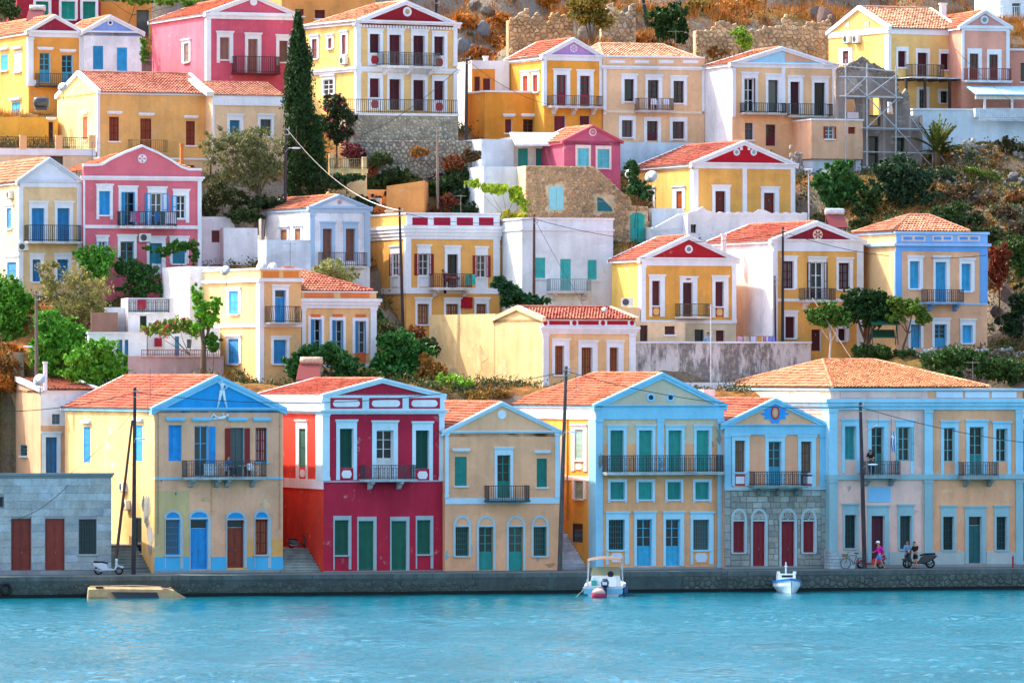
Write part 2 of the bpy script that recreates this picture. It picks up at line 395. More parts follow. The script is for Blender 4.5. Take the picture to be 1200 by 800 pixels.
        if st in ('open', 'ajar'):
            lw = w / 2 * leaf
            for k, on in ((0, open_l), (1, open_r)):
                if not on: continue
                if ang > 120: slat_leaf(a0 - lw - .01, a0 - .01, z0 + .02, z1 - .02, .03) .build('shutter', cm, W) if k == 0 else slat_leaf(a1 + .01, a1 + lw + .01, z0 + .02, z1 - .02, .03).build('shutter', cm, W)
                else:       # leaves standing out of the wall
                    s0 = a0 if k == 0 else a1; m = MB(); dx = (-1 if k == 0 else 1) * lw * math.cos(R(ang)) * -1; dy = lw * math.sin(R(ang))
                    G = lambda q, oo, z: F(s0 + dx * q + oo * (1 if k == 0 else -1) * .9, .02 + dy * q + oo * .2, z)
                    for q0, q1 in ((0, .12), (.88, 1)): m.box(G, q0, q1, 0, .04, z0, z1)
                    z = z0
                    while z < z1 - .05: m.quad(G(.1, 0, z + .08), G(.9, 0, z + .08), G(.9, .035, z), G(.1, .035, z)); z += .075
                    m.build('shutter', cm, W)
        if sur:
            if not isinstance(sur, (tuple, list)): sur = (sur, sur, sur)
            mp = (h.Y + D0) / K; l, t, r = [q * mp for q in sur]
            if sd == 's': l /= max(.2, h.s); r /= max(.2, h.s); l, r = r, l
            else: l /= h.c; r /= h.c
            m = MB(); bz = z0 - bot * mp
            if not arch:
                m.box(F, a0 - l, a0 + .003, -.02, .055, bz, z1); m.box(F, a1 - .003, a1 + r, -.02, .055, bz, z1); m.box(F, a0 - l, a1 + r, -.02, .056, z1 - .002, z1 + t)
                if cor: m.box(F, a0 - l - .07, a1 + r + .07, -.02, .14, z1 + t, z1 + t + .09); m.box(F, a0 - l - .03, a1 + r + .03, -.02, .09, z1 + t - .07, z1 + t)
            else:
                m.box(F, a0 - l, a0 + .003, -.02, .055, bz, z1); m.box(F, a1 - .003, a1 + r, -.02, .055, bz, z1); m.box(F, a0 - l, a1 + r, -.02, .05, z1, z1 + .1)
                rx = w / 2 + (l + r) / 2; rz = t; n_ = 12; po = []; pi = []
                for i in range(n_ + 1):
                    an = math.pi * i / n_; po.append((mid - rx * math.cos(an), z1 + .08 + rz * math.sin(an))); pi.append((mid - (rx - .16) * math.cos(an), z1 + .1 + (rz - .18) * math.sin(an)))
                for i in range(n_): m.prism(F, [po[i], po[i + 1], pi[i + 1], pi[i]], -.02, .055)
                fan = MB(); fan.prism(F, pi, -.02, .012); fan.build('fanlight', mat('plaster', arch) if arch != 'dark' else GLASS, W)
                if arch == 'dark':
                    m2 = MB()
                    for i in range(1, 6):
                        an = math.pi * i / 6; q = Vector((mid, z1 + .1)); e = Vector((mid - (rx - .16) * math.cos(an), z1 + .1 + (rz - .18) * math.sin(an))); d = (e - q).normalized(); pp = Vector((-d.y, d.x)) * .015
                        m2.prism(F, [tuple(q - pp), tuple(e - pp), tuple(e + pp), tuple(q + pp)], .01, .03)
                    m2.build('glazing_bar', mat('paint', 'd8d8d0'), W)
            m.build('surround', mat('plaster', sc), W)
            if apron:
                bzz = z0 - bot * mp; m = MB(); m.box(F, a0 + .02, a1 - .02, -.02, .03, bzz + .06, z0 - .1); ap = m.build('apron', mat('plaster', apron if isinstance(apron, str) else apron[0]), W)
                if not isinstance(apron, str):
                    m = MB(); ww, hh = (a1 - a0) * .36, (z0 - bzz) * .32; cz = (z0 + bzz) / 2 - .02; k = .3
                    m.prism(F, [(mid - ww, cz - hh * k), (mid - ww * .7, cz - hh), (mid + ww * .7, cz - hh), (mid + ww, cz - hh * k), (mid + ww, cz + hh * k), (mid + ww * .7, cz + hh), (mid - ww * .7, cz + hh), (mid - ww, cz + hh * k)], .02, .05)
                    m.build('apron_panel', mat('plaster', apron[1]), W)
        if ledge:
            mp = (h.Y + D0) / K; e = ledge * mp; m = MB(); m.box(F, a0 - .18, a1 + .18, -.02, .2, z1 + e, z1 + e + .16); m.box(F, a0 - .12, a1 + .12, -.02, .12, z1 + e - .07, z1 + e)
            m.build('hood', mat('plaster', sc), W)
        if sill is None: sill = not door
        if sill:
            m = MB(); m.box(F, a0 - .1, a1 + .1, -.05, .12, z0 - .09, z0 + .004); m.build('sill', mat('plaster', sc), W)
        return W
    def balc(h, x0, x1, yt, yf, dpt=.95, rail='2b2b2e', slab='d8d8d4', th=.14, brk=(), bc=None, bulge=0, solid=None, cut=None, scroll=True, sd='f'):
        o = dpt; F = h.fr[sd]
        if sd == 'f':
            a0, a1 = h.u(x0, o), h.u(x1, o) ; xm = (x0 + x1) / 2; zf_ = h.zf(xm, yf, o); zt = h.zf(xm, yt, o)
        else:
            a0, a1 = h.v(x1, o), h.v(x0, o); zf_ = h.zs((x0 + x1) / 2, yf); zt = h.zs((x0 + x1) / 2, yt)
        m = MB(); m.box(F, a0 - .05, a1 + .05, -.02, o + .05, zf_ - th, zf_); m.box(F, a0 - .09, a1 + .09, -.02, o + .09, zf_ - .05, zf_ + .004)
        B = m.build('balcony', mat('concrete', slab), h.root)
        m = MB(); r = .022
        for zz in (zf_ + .1, zt): m.box(F, a0, a1, o - r, o + r, zz - r, zz + r); m.box(F, a0 - r, a0 + r, 0, o, zz - r, zz + r); m.box(F, a1 - r, a1 + r, 0, o, zz - r, zz + r)
        zz = zt - .16
        if scroll: m.box(F, a0, a1, o - .012, o + .012, zz - .012, zz + .012)
        n = max(3, int((a1 - a0) / .14))
        for i in range(n + 1):
            q = a0 + (a1 - a0) * i / n; rr = .014 if i % 6 else .024
            if bulge:
                zs_ = [zf_ + .1, zf_ + (zt - zf_) * .35, zf_ + (zt - zf_) * .7, zt]; os_ = [o, o + bulge, o + bulge * .35, o]
                for k in range(3): m.add([F(q - rr, os_[k], zs_[k]), F(q + rr, os_[k], zs_[k]), F(q + rr, os_[k + 1], zs_[k + 1]), F(q - rr, os_[k + 1], zs_[k + 1])], [(0, 1, 2, 3)])
            else: m.box(F, q - rr, q + rr, o - rr, o + rr, zf_, zt)
            if scroll and i < n and i % 2 == 0:
                qm = q + (a1 - a0) / n * .5; hh = (zz - zf_ - .1) / 3
                for k in range(3):
                    c0 = zf_ + .1 + hh * (k + .5); w_ = .05
                    m.add([F(qm - w_, o, c0), F(qm, o, c0 + hh * .45), F(qm + w_, o, c0), F(qm, o, c0 - hh * .45), F(qm - w_ * .6, o, c0), F(qm, o, c0 + hh * .3), F(qm + w_ * .6, o, c0), F(qm, o, c0 - hh * .3)], [(0, 1, 5, 4), (1, 2, 6, 5), (2, 3, 7, 6), (3, 0, 4, 7)])
        for q in (a0, a1):
            k = max(2, int(o / .15))
            for i in range(k): m.box(F, q - .014, q + .014, o * i / k, o * i / k + .028, zf_, zt)
        m.build('railing', mat('metal', rail), B)
        for bx in brk:
            q = h.u(bx, o * .6) if sd == 'f' else h.v(bx); m = MB(); G = lambda a, oo, z: F(q + oo, a, z)
            m.prism(G, [(0, zf_ - th), (o * .85, zf_ - th), (o * .85, zf_ - th - .12), (o * .5, zf_ - th - .22), (o * .3, zf_ - th - .42), (0, zf_ - th - .5)], -.11, .11)
            m.build('bracket', mat('plaster', bc or slab), B)
        if solid:
            m = MB(); m.box(F, a0 + .02, a1 - .02, o - .012, o - .004, zf_ + .1, zt - .03); m.build('railing_panel', mat('paint', solid), B)
        return B
    # -- roofs
    def _tiles(h, patches, col, parent):
        V, F, rn = [], [], []
        for p in patches:
            v, f, r = tile_patch(*p); k = len(V); V += v; F += [tuple(i + k for i in q) for q in f]; rn += r
        if F: tag(npmesh('roof_tiles', np.array(V), np.array(F), mat('tile', col), parent, np.array(rn)), kind='stuff')
    def _roofbase(h, polys, col, name='roof', ridge=()):
        m = MB()
        for p in polys: m.add(p, [tuple(range(len(p)))])
        o = m.build(name, mat('plaster', 'b08468'), h.root)
        if ridge:
            m = MB()
            for a, b in ridge:
                a, b = Vector(a), Vector(b); n = max(2, int((b - a).length / .45)); pts = [a.lerp(b, i / n) for i in range(n + 1)]
                for i in range(n): m.tube([pts[i], pts[i + 1]], [.13, .105], 7)
            m.build('ridge_tiles', mat('tile', col), o, rnd=[random.random() for _ in m.f])
        return o
    def gable(h, xa, ya, tymp=None, rake=WHITE, tile='c4623c', t=.28, ov=.22, back='gable', y0r=None, pr=.2, coff=.0):
        ua, za, ze = h.u(xa), h.zf(xa, ya), h.zt; W, dp = h.W, h.dp; F = h.fr['f']; z = lambda q: q - h.zb
        h.tymp = tymp or h.col
        # pediment: tympanum wall + raking cornices
        sl, sr = (za - ze) / (ua + ov), (za - ze) / (W + ov - ua)
        m = MB(); m.prism(F, [(0, ze - .3), (W, ze - .3), (W, ze + sr * ov - t * .6), (ua, za - t * .7), (0, ze + sl * ov - t * .6)], -.28, 0)
        P = m.build('pediment', mat('plaster', h.tymp), h.root)
        for sgn in (0, 1):
            e = -ov if sgn == 0 else W + ov; m = MB()
            zt_ = lambda q: za - abs(q - ua) * (sl if q < ua else sr)
            m.prism(F, [(e, zt_(e) - t), (ua, za - t), (ua, za), (e, zt_(e))], -.3, pr * .6)
            m.prism(F, [(e, zt_(e) - t * .45), (ua, za - t * .45), (ua, za + .02), (e, zt_(e) + .02)], -.29, pr)
            m.build('raking_cornice', mat('plaster', rake), P)
        v0, v1 = .3, dp + .15; dr = .1
        zl = lambda q: z(za - abs(q - ua) * (sl if q < ua else sr) - dr)
        A, B, Rg = -ov, W + ov, ua; hb = min(dp * .45, (W / 2)) if back == 'hip' else 0
        pl = [(A, v0, zl(A)), (A, v1, zl(A)), (Rg, v1 - hb, zl(Rg)), (Rg, v0, zl(Rg))]; pr_ = [(B, v0, zl(B)), (Rg, v0, zl(Rg)), (Rg, v1 - hb, zl(Rg)), (B, v1, zl(B))]
        polys = [pl, pr_, [(A, v1, zl(A)), (B, v1, zl(B)), (Rg, v1 - hb, zl(Rg))]]
        rid = [((Rg, v0, zl(Rg) + .06), (Rg, v1 - hb, zl(Rg) + .06))]
        if hb: rid += [((A, v1, zl(A) + .05), (Rg, v1 - hb, zl(Rg) + .06))]
        o = h._roofbase(polys, tile, ridge=rid)
        tp = [((A, v1, zl(A)), (A, v0, zl(A)), (Rg, v1 - hb, zl(Rg)), (Rg, v0, zl(Rg))), ((B, v0, zl(B)), (B, v1, zl(B)), (Rg, v0, zl(Rg)), (Rg, v1 - hb, zl(Rg)))]
        if hb: tp.append(((B, v1, zl(B)), (A, v1, zl(A)), (Rg, v1 - hb, zl(Rg)), (Rg, v1 - hb, zl(Rg))))
        h._tiles(tp, tile, o)
        if not hb:      # white rear verge and rear gable wall
            m = MB(); G = lambda s, oo, zz: (s, v1 + oo, zz)
            for e in (A, B):
                m = MB(); m.prism(G, [(e, zl(e) - .15), (Rg, zl(Rg) - .15), (Rg, zl(Rg) + .13), (e, zl(e) + .13)], -.02, .25)
                m.build('verge', mat('plaster', WHITE), o)
        m = MB(); m.box(h.fr['s'], 0, dp, 0, ov * .8, ze - .22, ze - .02); m.build('eave', mat('plaster', rake), o)
        return P
    def hip(h, u0, u1, v0, v1, ze, zr, ua, ub, vr, tile='c4623c'):
        z = h.zb; A, B, C, Dq = (u0, v0, ze - z), (u1, v0, ze - z), (u1, v1, ze - z), (u0, v1, ze - z); P, Q = (ua, vr, zr - z), (ub, vr, zr - z)
        up = lambda p: (p[0], p[1], p[2] + .06)
        o = h._roofbase([[A, B, Q, P], [B, C, Q], [C, Dq, P, Q], [Dq, A, P]], tile, ridge=[(up(P), up(Q)), (up(A), up(P)), (up(B), up(Q)), (up(Dq), up(P))])
        h._tiles([(A, B, P, Q), (B, C, Q, Q), (C, Dq, Q, P), (Dq, A, P, P)], tile, o)
        return o
    def ridge(h, xa, ya, tile='c4623c', ov=.2, verge=WHITE, back=True, ur=None):
        # ridge runs along the facade; gable seen on the left side
        va, za, ze = h.v(xa), h.zs(xa, ya), h.zt; W, dp = ur or h.W, h.dp; z = h.zb; dr = .02
        vb = dp; zbk = ze if back else za - .1
        m = MB(); m.prism(h.fr['s'], [(0, ze - .2), (dp, ze - .2), (dp, zbk), (va, za), (0, ze)], -.25, 0); 
        m.prism(lambda s, o, zz: (W + o, s, zz - z), [(0, ze - .2), (dp, ze - .2), (dp, zbk), (va, za), (0, ze)], -.25, 0)
        zc_ = [zn[5] for zn in h.zones if zn[0] == 's']; m.build('gable_wall', mat('plaster', zc_[-1] if zc_ else h.col), h.root)
        sl = (za - ze) / (va + .0001)
        A, B = (.1, -ov, ze - sl * ov - z + .05), (W - .1, -ov, ze - sl * ov - z + .05); P, Q = (.1, va, za - z + .05), (W - .1, va, za - z + .05)
        C, Dq = (W - .1, dp + ov, zbk - z), (.1, dp + ov, zbk - z)
        o = h._roofbase([[A, B, Q, P], [P, Q, C, Dq]], tile, ridge=[((.1, va, za - z + .12), (W - .1, va, za - z + .12))])
        h._tiles([(A, B, P, Q), (C, Dq, Q, P)], tile, o)
        for e0 in (0, W):
            m = MB(); G = lambda s, oo, zz: (e0 + oo, s, zz - z)
            m.prism(G, [(-ov, ze - sl * ov - .1), (va, za - .1), (va, za + .2), (-ov, ze - sl * ov + .2)], -.14, .14)
            m.prism(G, [(va, za - .1), (dp + ov, zbk - .12), (dp + ov, zbk + .16), (va, za + .2)], -.14, .14)
            m.build('verge', mat('plaster', verge), o)
        return o
    def flat(h, drop=.35, col='d9d4ca', coping=None, pr=.07):
        m = MB(); z = h.zt - h.zb - drop; m.quad((.05, .05, z), (h.W - .05, .05, z), (h.W - .05, h.dp, z), (.05, h.dp, z)); m.build('flat_roof', mat('concrete', col), h.root)
        if coping:
            m = MB(); F, S = h.fr['f'], h.fr['s']
            m.box(F, -pr, h.W + pr, -.25, pr, h.zt, h.zt + .12); m.box(S, .25, h.dp, -.25, pr, h.zt, h.zt + .12)
            m.box(lambda s, o, zz: (h.W + o, s, zz - h.zb), .25, h.dp, -.25, pr, h.zt, h.zt + .12)
            m.build('coping', mat('plaster', coping), h.root)
    def stones(h, sd, x0, y0, x1, y1, row, wmin, wmax, col, var=.25, name='block', gap=.02, pad=.12, pr=.03, parent=None):
        a0, a1, z0, z1 = h.rect(sd, x0, y0, x1, y1); n = max(1, round((z1 - z0) / row)); rh = (z1 - z0) / n; F = h.fr[sd]
        parent = parent or h.root
        for i in range(n):
            za, zb_ = z0 + i * rh, z0 + (i + 1) * rh; zm = (za + zb_) / 2
            cuts = sorted([(c[0] - pad, c[1] + pad) for c in h.holes[sd] + h.keep if c[2] - .08 < zm < c[3] + .12])
            segs = []; q = a0
            for c0, c1 in cuts:
                if c0 > q: segs.append((q, min(c0, a1)))
                q = max(q, c1)
            if q < a1: segs.append((q, a1))
            for s0, s1 in segs:
                q = s0
                while q < s1 - .05:
                    w = random.uniform(wmin, wmax)
                    if s1 - q - w < wmin * .6: w = s1 - q
                    o = bpy.data.objects.new(name, UNIT(col, var)); COL.objects.link(o); o.parent = parent
                    jz = random.uniform(-.012, .012)
                    c = Vector(F(q + w / 2, 0, zm)); o.location = c; d = (pr + random.uniform(0, .014)) * 2
                    o.scale = (w - gap, d, rh - gap) if sd == 'f' else (d, w - gap, rh - gap)
                    o.rotation_euler = (random.uniform(-.01, .01), random.uniform(-.012, .012), 0)
                    q += w
    keep = []
    def pipe(h, sd, px, y0, y1, col='b8a890', r=.04):
        s_, _, z0, z1 = h.rect(sd, px, y0, px, y1); F = h.fr[sd]; m = MB(); m.tube([F(s_, .07, z1), F(s_, .07, (z0 + z1) / 2), F(s_, .07, z0)], r, 6)
        for k in range(4): z = z0 + (z1 - z0) * (k + .5) / 4; m.box(F, s_ - .06, s_ + .06, 0, .1, z, z + .04)
        m.build('drainpipe', mat('paint', col), h.root)
    def patch(h, sd, px, py, rx, ry, col, seed, name='peeled_patch', d=.012):
        rs = random.Random(seed); s_, _, z, _ = h.rect(sd, px, py, px, py); mp = (h.Y + D0) / K; k = mp / (max(.25, h.s) if sd == 's' else h.c); F = h.fr[sd]; n = 26; ph = [rs.uniform(0, 6.28) for _ in range(4)]
        pts = [(s_ + rx * k * (1 + .25 * math.sin(3 * t + ph[0]) + .18 * math.sin(5 * t + ph[1]) + .12 * math.sin(9 * t + ph[2])) * math.cos(t), z + ry * mp * (1 + .25 * math.sin(2 * t + ph[3]) + .15 * math.sin(7 * t + ph[1]) + .1 * rs.uniform(-1, 1)) * math.sin(t)) for t in [2 * math.pi * i / n for i in range(n)]]
        m = MB(); m.prism(F, pts, -.02, d); m.build(name, mat('concrete', col), h.root)
    def finish(h, right=True):
        zlo = h.zb - h.ext; ob = []
        def sheet(m, F, L, holes, zt, sd):
            zs_ = sorted({zlo, zt} | {q for c in holes for q in (c[2], c[3]) if zlo < q < zt} | {q for zn in h.zones if zn[0] == sd for q in zn[3:5] if zlo < q < zt})
            ss = sorted({0, L} | {q for c in holes for q in (c[0], c[1]) if 0 < q < L} | {q for zn in h.zones if zn[0] == sd for q in zn[1:3] if 0 < q < L})
            for i in range(len(ss) - 1):
                for j in range(len(zs_) - 1):
                    sm, zm = (ss[i] + ss[i + 1]) / 2, (zs_[j] + zs_[j + 1]) / 2
                    if any(c[0] < sm < c[1] and c[2] < zm < c[3] for c in holes): continue
                    mi = 0
                    for k, zn in enumerate(h.zones):
                        if zn[0] == sd and zn[1] <= sm <= zn[2] and zn[3] <= zm <= zn[4]: mi = 2 + k
                    m.quad(F(ss[i], 0, zs_[j]), F(ss[i + 1], 0, zs_[j]), F(ss[i + 1], 0, zs_[j + 1]), F(ss[i], 0, zs_[j + 1]), mi)
            for a0, a1, z0, z1, rc in holes:
                r = -rc
                for p, q in (((a0, z0), (a0, z1)), ((a1, z0), (a1, z1)), ((a0, z0), (a1, z0)), ((a0, z1), (a1, z1))):
                    m.quad(F(p[0], 0, p[1]), F(q[0], 0, q[1]), F(q[0], r, q[1]), F(p[0], r, p[1]), 1)
                m.quad(F(a0, r, z0), F(a1, r, z0), F(a1, r, z1), F(a0, r, z1), 1)
        m = MB(); sheet(m, h.fr['f'], h.W, h.holes['f'], h.zt, 'f'); sheet(m, h.fr['s'], h.dp, h.holes['s'], h.zt, 's')
        RF = lambda s, o, z: (h.W + o, s, z - h.zb); BF = lambda s, o, z: (s, h.dp + o, z - h.zb)
        m.quad(RF(0, 0, zlo), RF(h.dp, 0, zlo), RF(h.dp, 0, h.zt), RF(0, 0, h.zt), 0); m.quad(BF(0, 0, zlo), BF(h.W, 0, zlo), BF(h.W, 0, h.zt), BF(0, 0, h.zt), 0)
        wm = h.wm or mat('plaster', h.col, wear=h.wear)
        h.wall = m.build('wall', [wm, mat('plaster', h.rev)] + [mat('plaster', zn[5], wear=h.wear) for zn in h.zones], h.root)
        return h
    def zone(h, sd, x0, y0, x1, y1, col):
        a0, a1, z0, z1 = h.rect(sd, x0, y0, x1, y1); h.zones.append((sd, a0, a1, z0, z1, col))
    def sidecol(h, col): h.zones.append(('s', -1, 99, -99, 199, col))
_unit = {}
def UNIT(col, var):
    if (col, var) not in _unit:
        bm = bmesh.new(); bmesh.ops.create_cube(bm, size=1.0)
        me = bpy.data.meshes.new('block'); bm.to_mesh(me); bm.free()
        # chamfered front: inset box of 16 verts
        b = .47; v = [(-.5, .5, -.5), (.5, .5, -.5), (.5, .5, .5), (-.5, .5, .5), (-.5, -.25, -.5), (.5, -.25, -.5), (.5, -.25, .5), (-.5, -.25, .5), (-b, -.5, -b + .01), (b, -.5, -b), (b - .01, -.5, b), (-b, -.5, b - .015)]
        f = [(0, 1, 2, 3), (0, 4, 5, 1), (1, 5, 6, 2), (2, 6, 7, 3), (3, 7, 4, 0), (4, 8, 9, 5), (5, 9, 10, 6), (6, 10, 11, 7), (7, 11, 8, 4), (8, 11, 10, 9)]
        me.clear_geometry(); me.from_pydata(v, [], f); me.materials.append(mat('stone', col, var=var)); _unit[(col, var)] = me
    return _unit[(col, var)]
def rubble(name, fr, poly_ok, a0, a1, z0, z1, size, col, parent, var=.3, depth=.12, asp=.72, m=None, holes=()):
    """irregular rubble stones (cells of a jittered grid) set in a wall face, one mesh"""
    mb = MB(); rn = []; dx, dz = size, size * asp; nx = int((a1 - a0) / dx) + 3; nz = int((z1 - z0) / dz) + 3
    P = {(i, j): (a0 + (i - .5 + (.5 if j % 2 else 0)) * dx + random.uniform(-.42, .42) * dx, z0 + (j - .5) * dz + random.uniform(-.4, .4) * dz) for i in range(-2, nx + 2) for j in range(-2, nz + 2)}
    for i in range(0, nx):
        for j in range(0, nz):
            cx, cz = P[i, j]
            if not (a0 < cx < a1 and z0 < cz < z1 and poly_ok(cx, cz)): continue
            pl = [(max(a0, cx - 1.3 * dx), max(z0, cz - 1.3 * dz)), (min(a1, cx + 1.3 * dx), max(z0, cz - 1.3 * dz)), (min(a1, cx + 1.3 * dx), min(z1, cz + 1.3 * dz)), (max(a0, cx - 1.3 * dx), min(z1, cz + 1.3 * dz))]
            for di in (-2, -1, 0, 1, 2):
                for dj in (-2, -1, 0, 1, 2):
                    if di == dj == 0: continue
                    q = P.get((i + di, j + dj))
                    if q is None: continue
                    nx_, nz_ = q[0] - cx, q[1] - cz; d = (nx_ * (q[0] + cx) + nz_ * (q[1] + cz)) / 2; out = []
                    vals = [p[0] * nx_ + p[1] * nz_ - d for p in pl]
                    if max(vals) <= 0: continue
                    for k in range(len(pl)):
                        p, r, vp, vr = pl[k], pl[(k + 1) % len(pl)], vals[k], vals[(k + 1) % len(pl)]
                        if vp <= 0: out.append(p)
                        if (vp < 0 < vr) or (vr < 0 < vp): t = vp / (vp - vr); out.append((p[0] + (r[0] - p[0]) * t, p[1] + (r[1] - p[1]) * t))
                    pl = out
                    if len(pl) < 3: break
                if len(pl) < 3: break
            if len(pl) < 3: continue
            if holes:
                b0, b1, c0, c1 = min(p[0] for p in pl), max(p[0] for p in pl), min(p[1] for p in pl), max(p[1] for p in pl)
                if any(b1 > hh[0] and b0 < hh[1] and c1 > hh[2] and c0 < hh[3] for hh in holes): continue
            n = len(pl); gx_ = sum(p[0] for p in pl) / n; gz_ = sum(p[1] for p in pl) / n; d = depth * random.uniform(.45, 1.15); tl = random.uniform(-.25, .25) * depth
            sc = lambda k: [(gx_ + (p[0] - gx_) * k, gz_ + (p[1] - gz_) * k) for p in pl]
            g = 1 - .03 / max(.06, size * .5)
            vs = [fr(a, -.12, b) for a, b in sc(g)] + [fr(a, d * .6, b) for a, b in sc(g * .96)] + [fr(a, d + tl * (a - gx_) / size, b) for a, b in sc(g * .7)]
            fs = [(k, (k + 1) % n, (k + 1) % n + n, k + n) for k in range(n)] + [(k + n, (k + 1) % n + n, (k + 1) % n + 2 * n, k + 2 * n) for k in range(n)] + [tuple(range(2 * n, 3 * n))]
            r = random.random(); mb.add(vs, fs); rn += [r] * len(fs)
    o = mb.build(name, m or mat('stone', col, var=var), parent, rnd=rn); tag(o, kind='stuff'); return o
# ================================================================== the setting: water and quay
QT = R(15); QC, QS = math.cos(QT), math.sin(QT); QZ = 1.25
def QF(s, o, z): return (s * QC + (o) * QS, -5.2 + s * QS - o * QC, z)
def yh(px): return (px - 600) * .0141
# water: real waves near the quay, one sheet to beyond the camera
def water():
    nx, ny = 560, 760; x0, x1, y0, y1 = -40, 40, -130, 9
    xs = np.linspace(x0, x1, nx); ys = np.linspace(y0, y1, ny); X, Y = np.meshgrid(xs, ys); Z = np.zeros_like(X)
    rs = np.random.RandomState(3)
    for i in range(84):
        wl = rs.uniform(.45, 1.2) if i < 66 else rs.uniform(1.6, 5); k = 2 * math.pi / wl; a = (.03 if i < 66 else .014) / k * rs.uniform(.5, 1.4); d = rs.normal(-1.45, 1.0)
        Z += a * np.sin(k * (X * math.cos(d) + Y * math.sin(d)) + rs.uniform(0, 6.28) + .9 * np.sin(X * .41 + i) + .7 * np.sin(Y * .23 + 2 * i))
    Z *= 1 + .45 * np.sin(X * .09 + 1.3 * np.sin(Y * .07)) * np.sin(Y * .11 + X * .04)
    fade = np.clip((X - x0) / 6, 0, 1) * np.clip((x1 - X) / 6, 0, 1) * np.clip((Y - y0) / 8, 0, 1) * np.clip((X * .268 - 4 - Y) / 50, .1, 1) ** .8; Z *= fade
    V = np.stack([X, Y, Z], -1).reshape(-1, 3); i = np.arange(nx * ny).reshape(ny, nx)
    F = np.stack([i[:-1, :-1], i[:-1, 1:], i[1:, 1:], i[1:, :-1]], -1).reshape(-1, 4)
    m = bpy.data.materials.new('sea_water'); m.use_nodes = True; nt = m.node_tree; p = nt.nodes['Principled BSDF']; L = nt.links.new
    p.inputs['Base Color'].default_value = (*lin('006478'), 1); p.inputs['Roughness'].default_value = .09; p.inputs['IOR'].default_value = 1.24
    p.inputs['Specular IOR Level'].default_value = .5
    geo = nd(nt, 'NewGeometry'); mp = nd(nt, 'Mapping'); mp.inputs['Scale'].default_value = (.7, 1.3, 1); L(geo.outputs['Position'], mp.inputs[0])
    n1 = nd(nt, 'TexNoise'); n1.inputs['Scale'].default_value = 4.2; n1.inputs['Detail'].default_value = 5; n1.inputs['Roughness'].default_value = .6; L(mp.outputs[0], n1.inputs['Vector'])
    n2 = nd(nt, 'TexNoise'); n2.inputs['Scale'].default_value = .16; n2.inputs['Detail'].default_value = 3; mp2 = nd(nt, 'Mapping'); mp2.inputs['Scale'].default_value = (1, .35, 1); L(geo.outputs['Position'], mp2.inputs[0]); L(mp2.outputs[0], n2.inputs['Vector'])
    rr = nd(nt, 'MapRange'); L(n2.outputs[0], rr.inputs[0]); rr.inputs[1].default_value = .35; rr.inputs[2].default_value = .65; rr.inputs[3].default_value = .12; rr.inputs[4].default_value = 1.0
    b = nd(nt, 'Bump'); b.inputs['Distance'].default_value = .2; sx = nd(nt, 'SeparateXYZ'); L(geo.outputs['Position'], sx.inputs[0]); mm1 = nd(nt, 'Math', operation='MULTIPLY_ADD'); L(sx.outputs[0], mm1.inputs[0]); mm1.inputs[1].default_value = .268; mm1.inputs[2].default_value = -4; mm2 = nd(nt, 'Math', operation='SUBTRACT'); L(mm1.outputs[0], mm2.inputs[0]); L(sx.outputs[1], mm2.inputs[1]); mr = nd(nt, 'MapRange'); L(mm2.outputs[0], mr.inputs[0]); mr.inputs[1].default_value = 3; mr.inputs[2].default_value = 50; mr.inputs[3].default_value = .08; mr.inputs[4].default_value = 1; mm3 = nd(nt, 'Math', operation='MULTIPLY'); L(mr.outputs[0], mm3.inputs[0]); L(rr.outputs[0], mm3.inputs[1]); L(mm3.outputs[0], b.inputs['Strength']); L(n1.outputs[0], b.inputs['Height']); L(b.outputs[0], p.inputs['Normal'])
    o = npmesh('sea', V, F, m, smooth=True); tag(o, kind='structure')
    mb = MB(); g = -.02
    for a, b_, c, d in ((-1500, x0 + 2, -1200, 120), (x1 - 2, 1500, -1200, 120), (x0 + 2, x1 - 2, -1200, y0 + 3)):
        mb.quad((a, c, g), (b_, c, g), (b_, d, g), (a, d, g))
    tag(mb.build('sea', m), kind='structure')
water()
# quay: deck, concrete face, coping, rubble facing
m = MB(); m.box(QF, -75, 75, -45, .03, -2.5, QZ - .22); quay = m.build('quay', mat('concrete', '48524f')); tag(quay, kind='structure')
m = MB(); m.box(QF, -75, 75, -45, -.1, QZ - .22, QZ); m.build('deck', mat('concrete', '5a625f'), quay)
for i in range(60):                                      # coping stones, each with its own joint
    m = MB(); a = -75 + i * 2.5; m.box(QF, a + .012, a + 2.488, -.85, .05 + random.uniform(-.015, .015), QZ - .26, QZ + .012 + random.uniform(-.004, .004)); m.build('coping_stone', mat('concrete', '566260'), quay)
def qs(px):
    k = (px - XC) / K; return (k * (-5.2 + D0)) / (QC - k * QS)
rubble('quay_stones', QF, lambda s, z: True, qs(800), qs(1240), -.3, QZ - .28, .42, '56625e', quay, .2, .1)
rubble('quay_stones', QF, lambda s, z: not (qs(560) < s < qs(600)), qs(-40), qs(640), -.3, QZ - .42, .36, '4a5652', quay, .2, .08)
m = MB(); m.box(QF, qs(642), qs(798), -.2, .09, -.6, QZ - .262); m.build('concrete_facing', mat('concrete', '435250'), quay)

m = MB(); m.box(QF, -75, 75, -.2, .17, -.8, .2); m.build('waterline_weed', mat('stone', '1c2624', var=.3), quay)
# ================================================================== row 1: the houses on the quay
YEL, ORA, CRE = 'e6bd7c', 'e0a044', 'ecd2a0'
BLU, TUR = '2496d8', '4fb9bd'
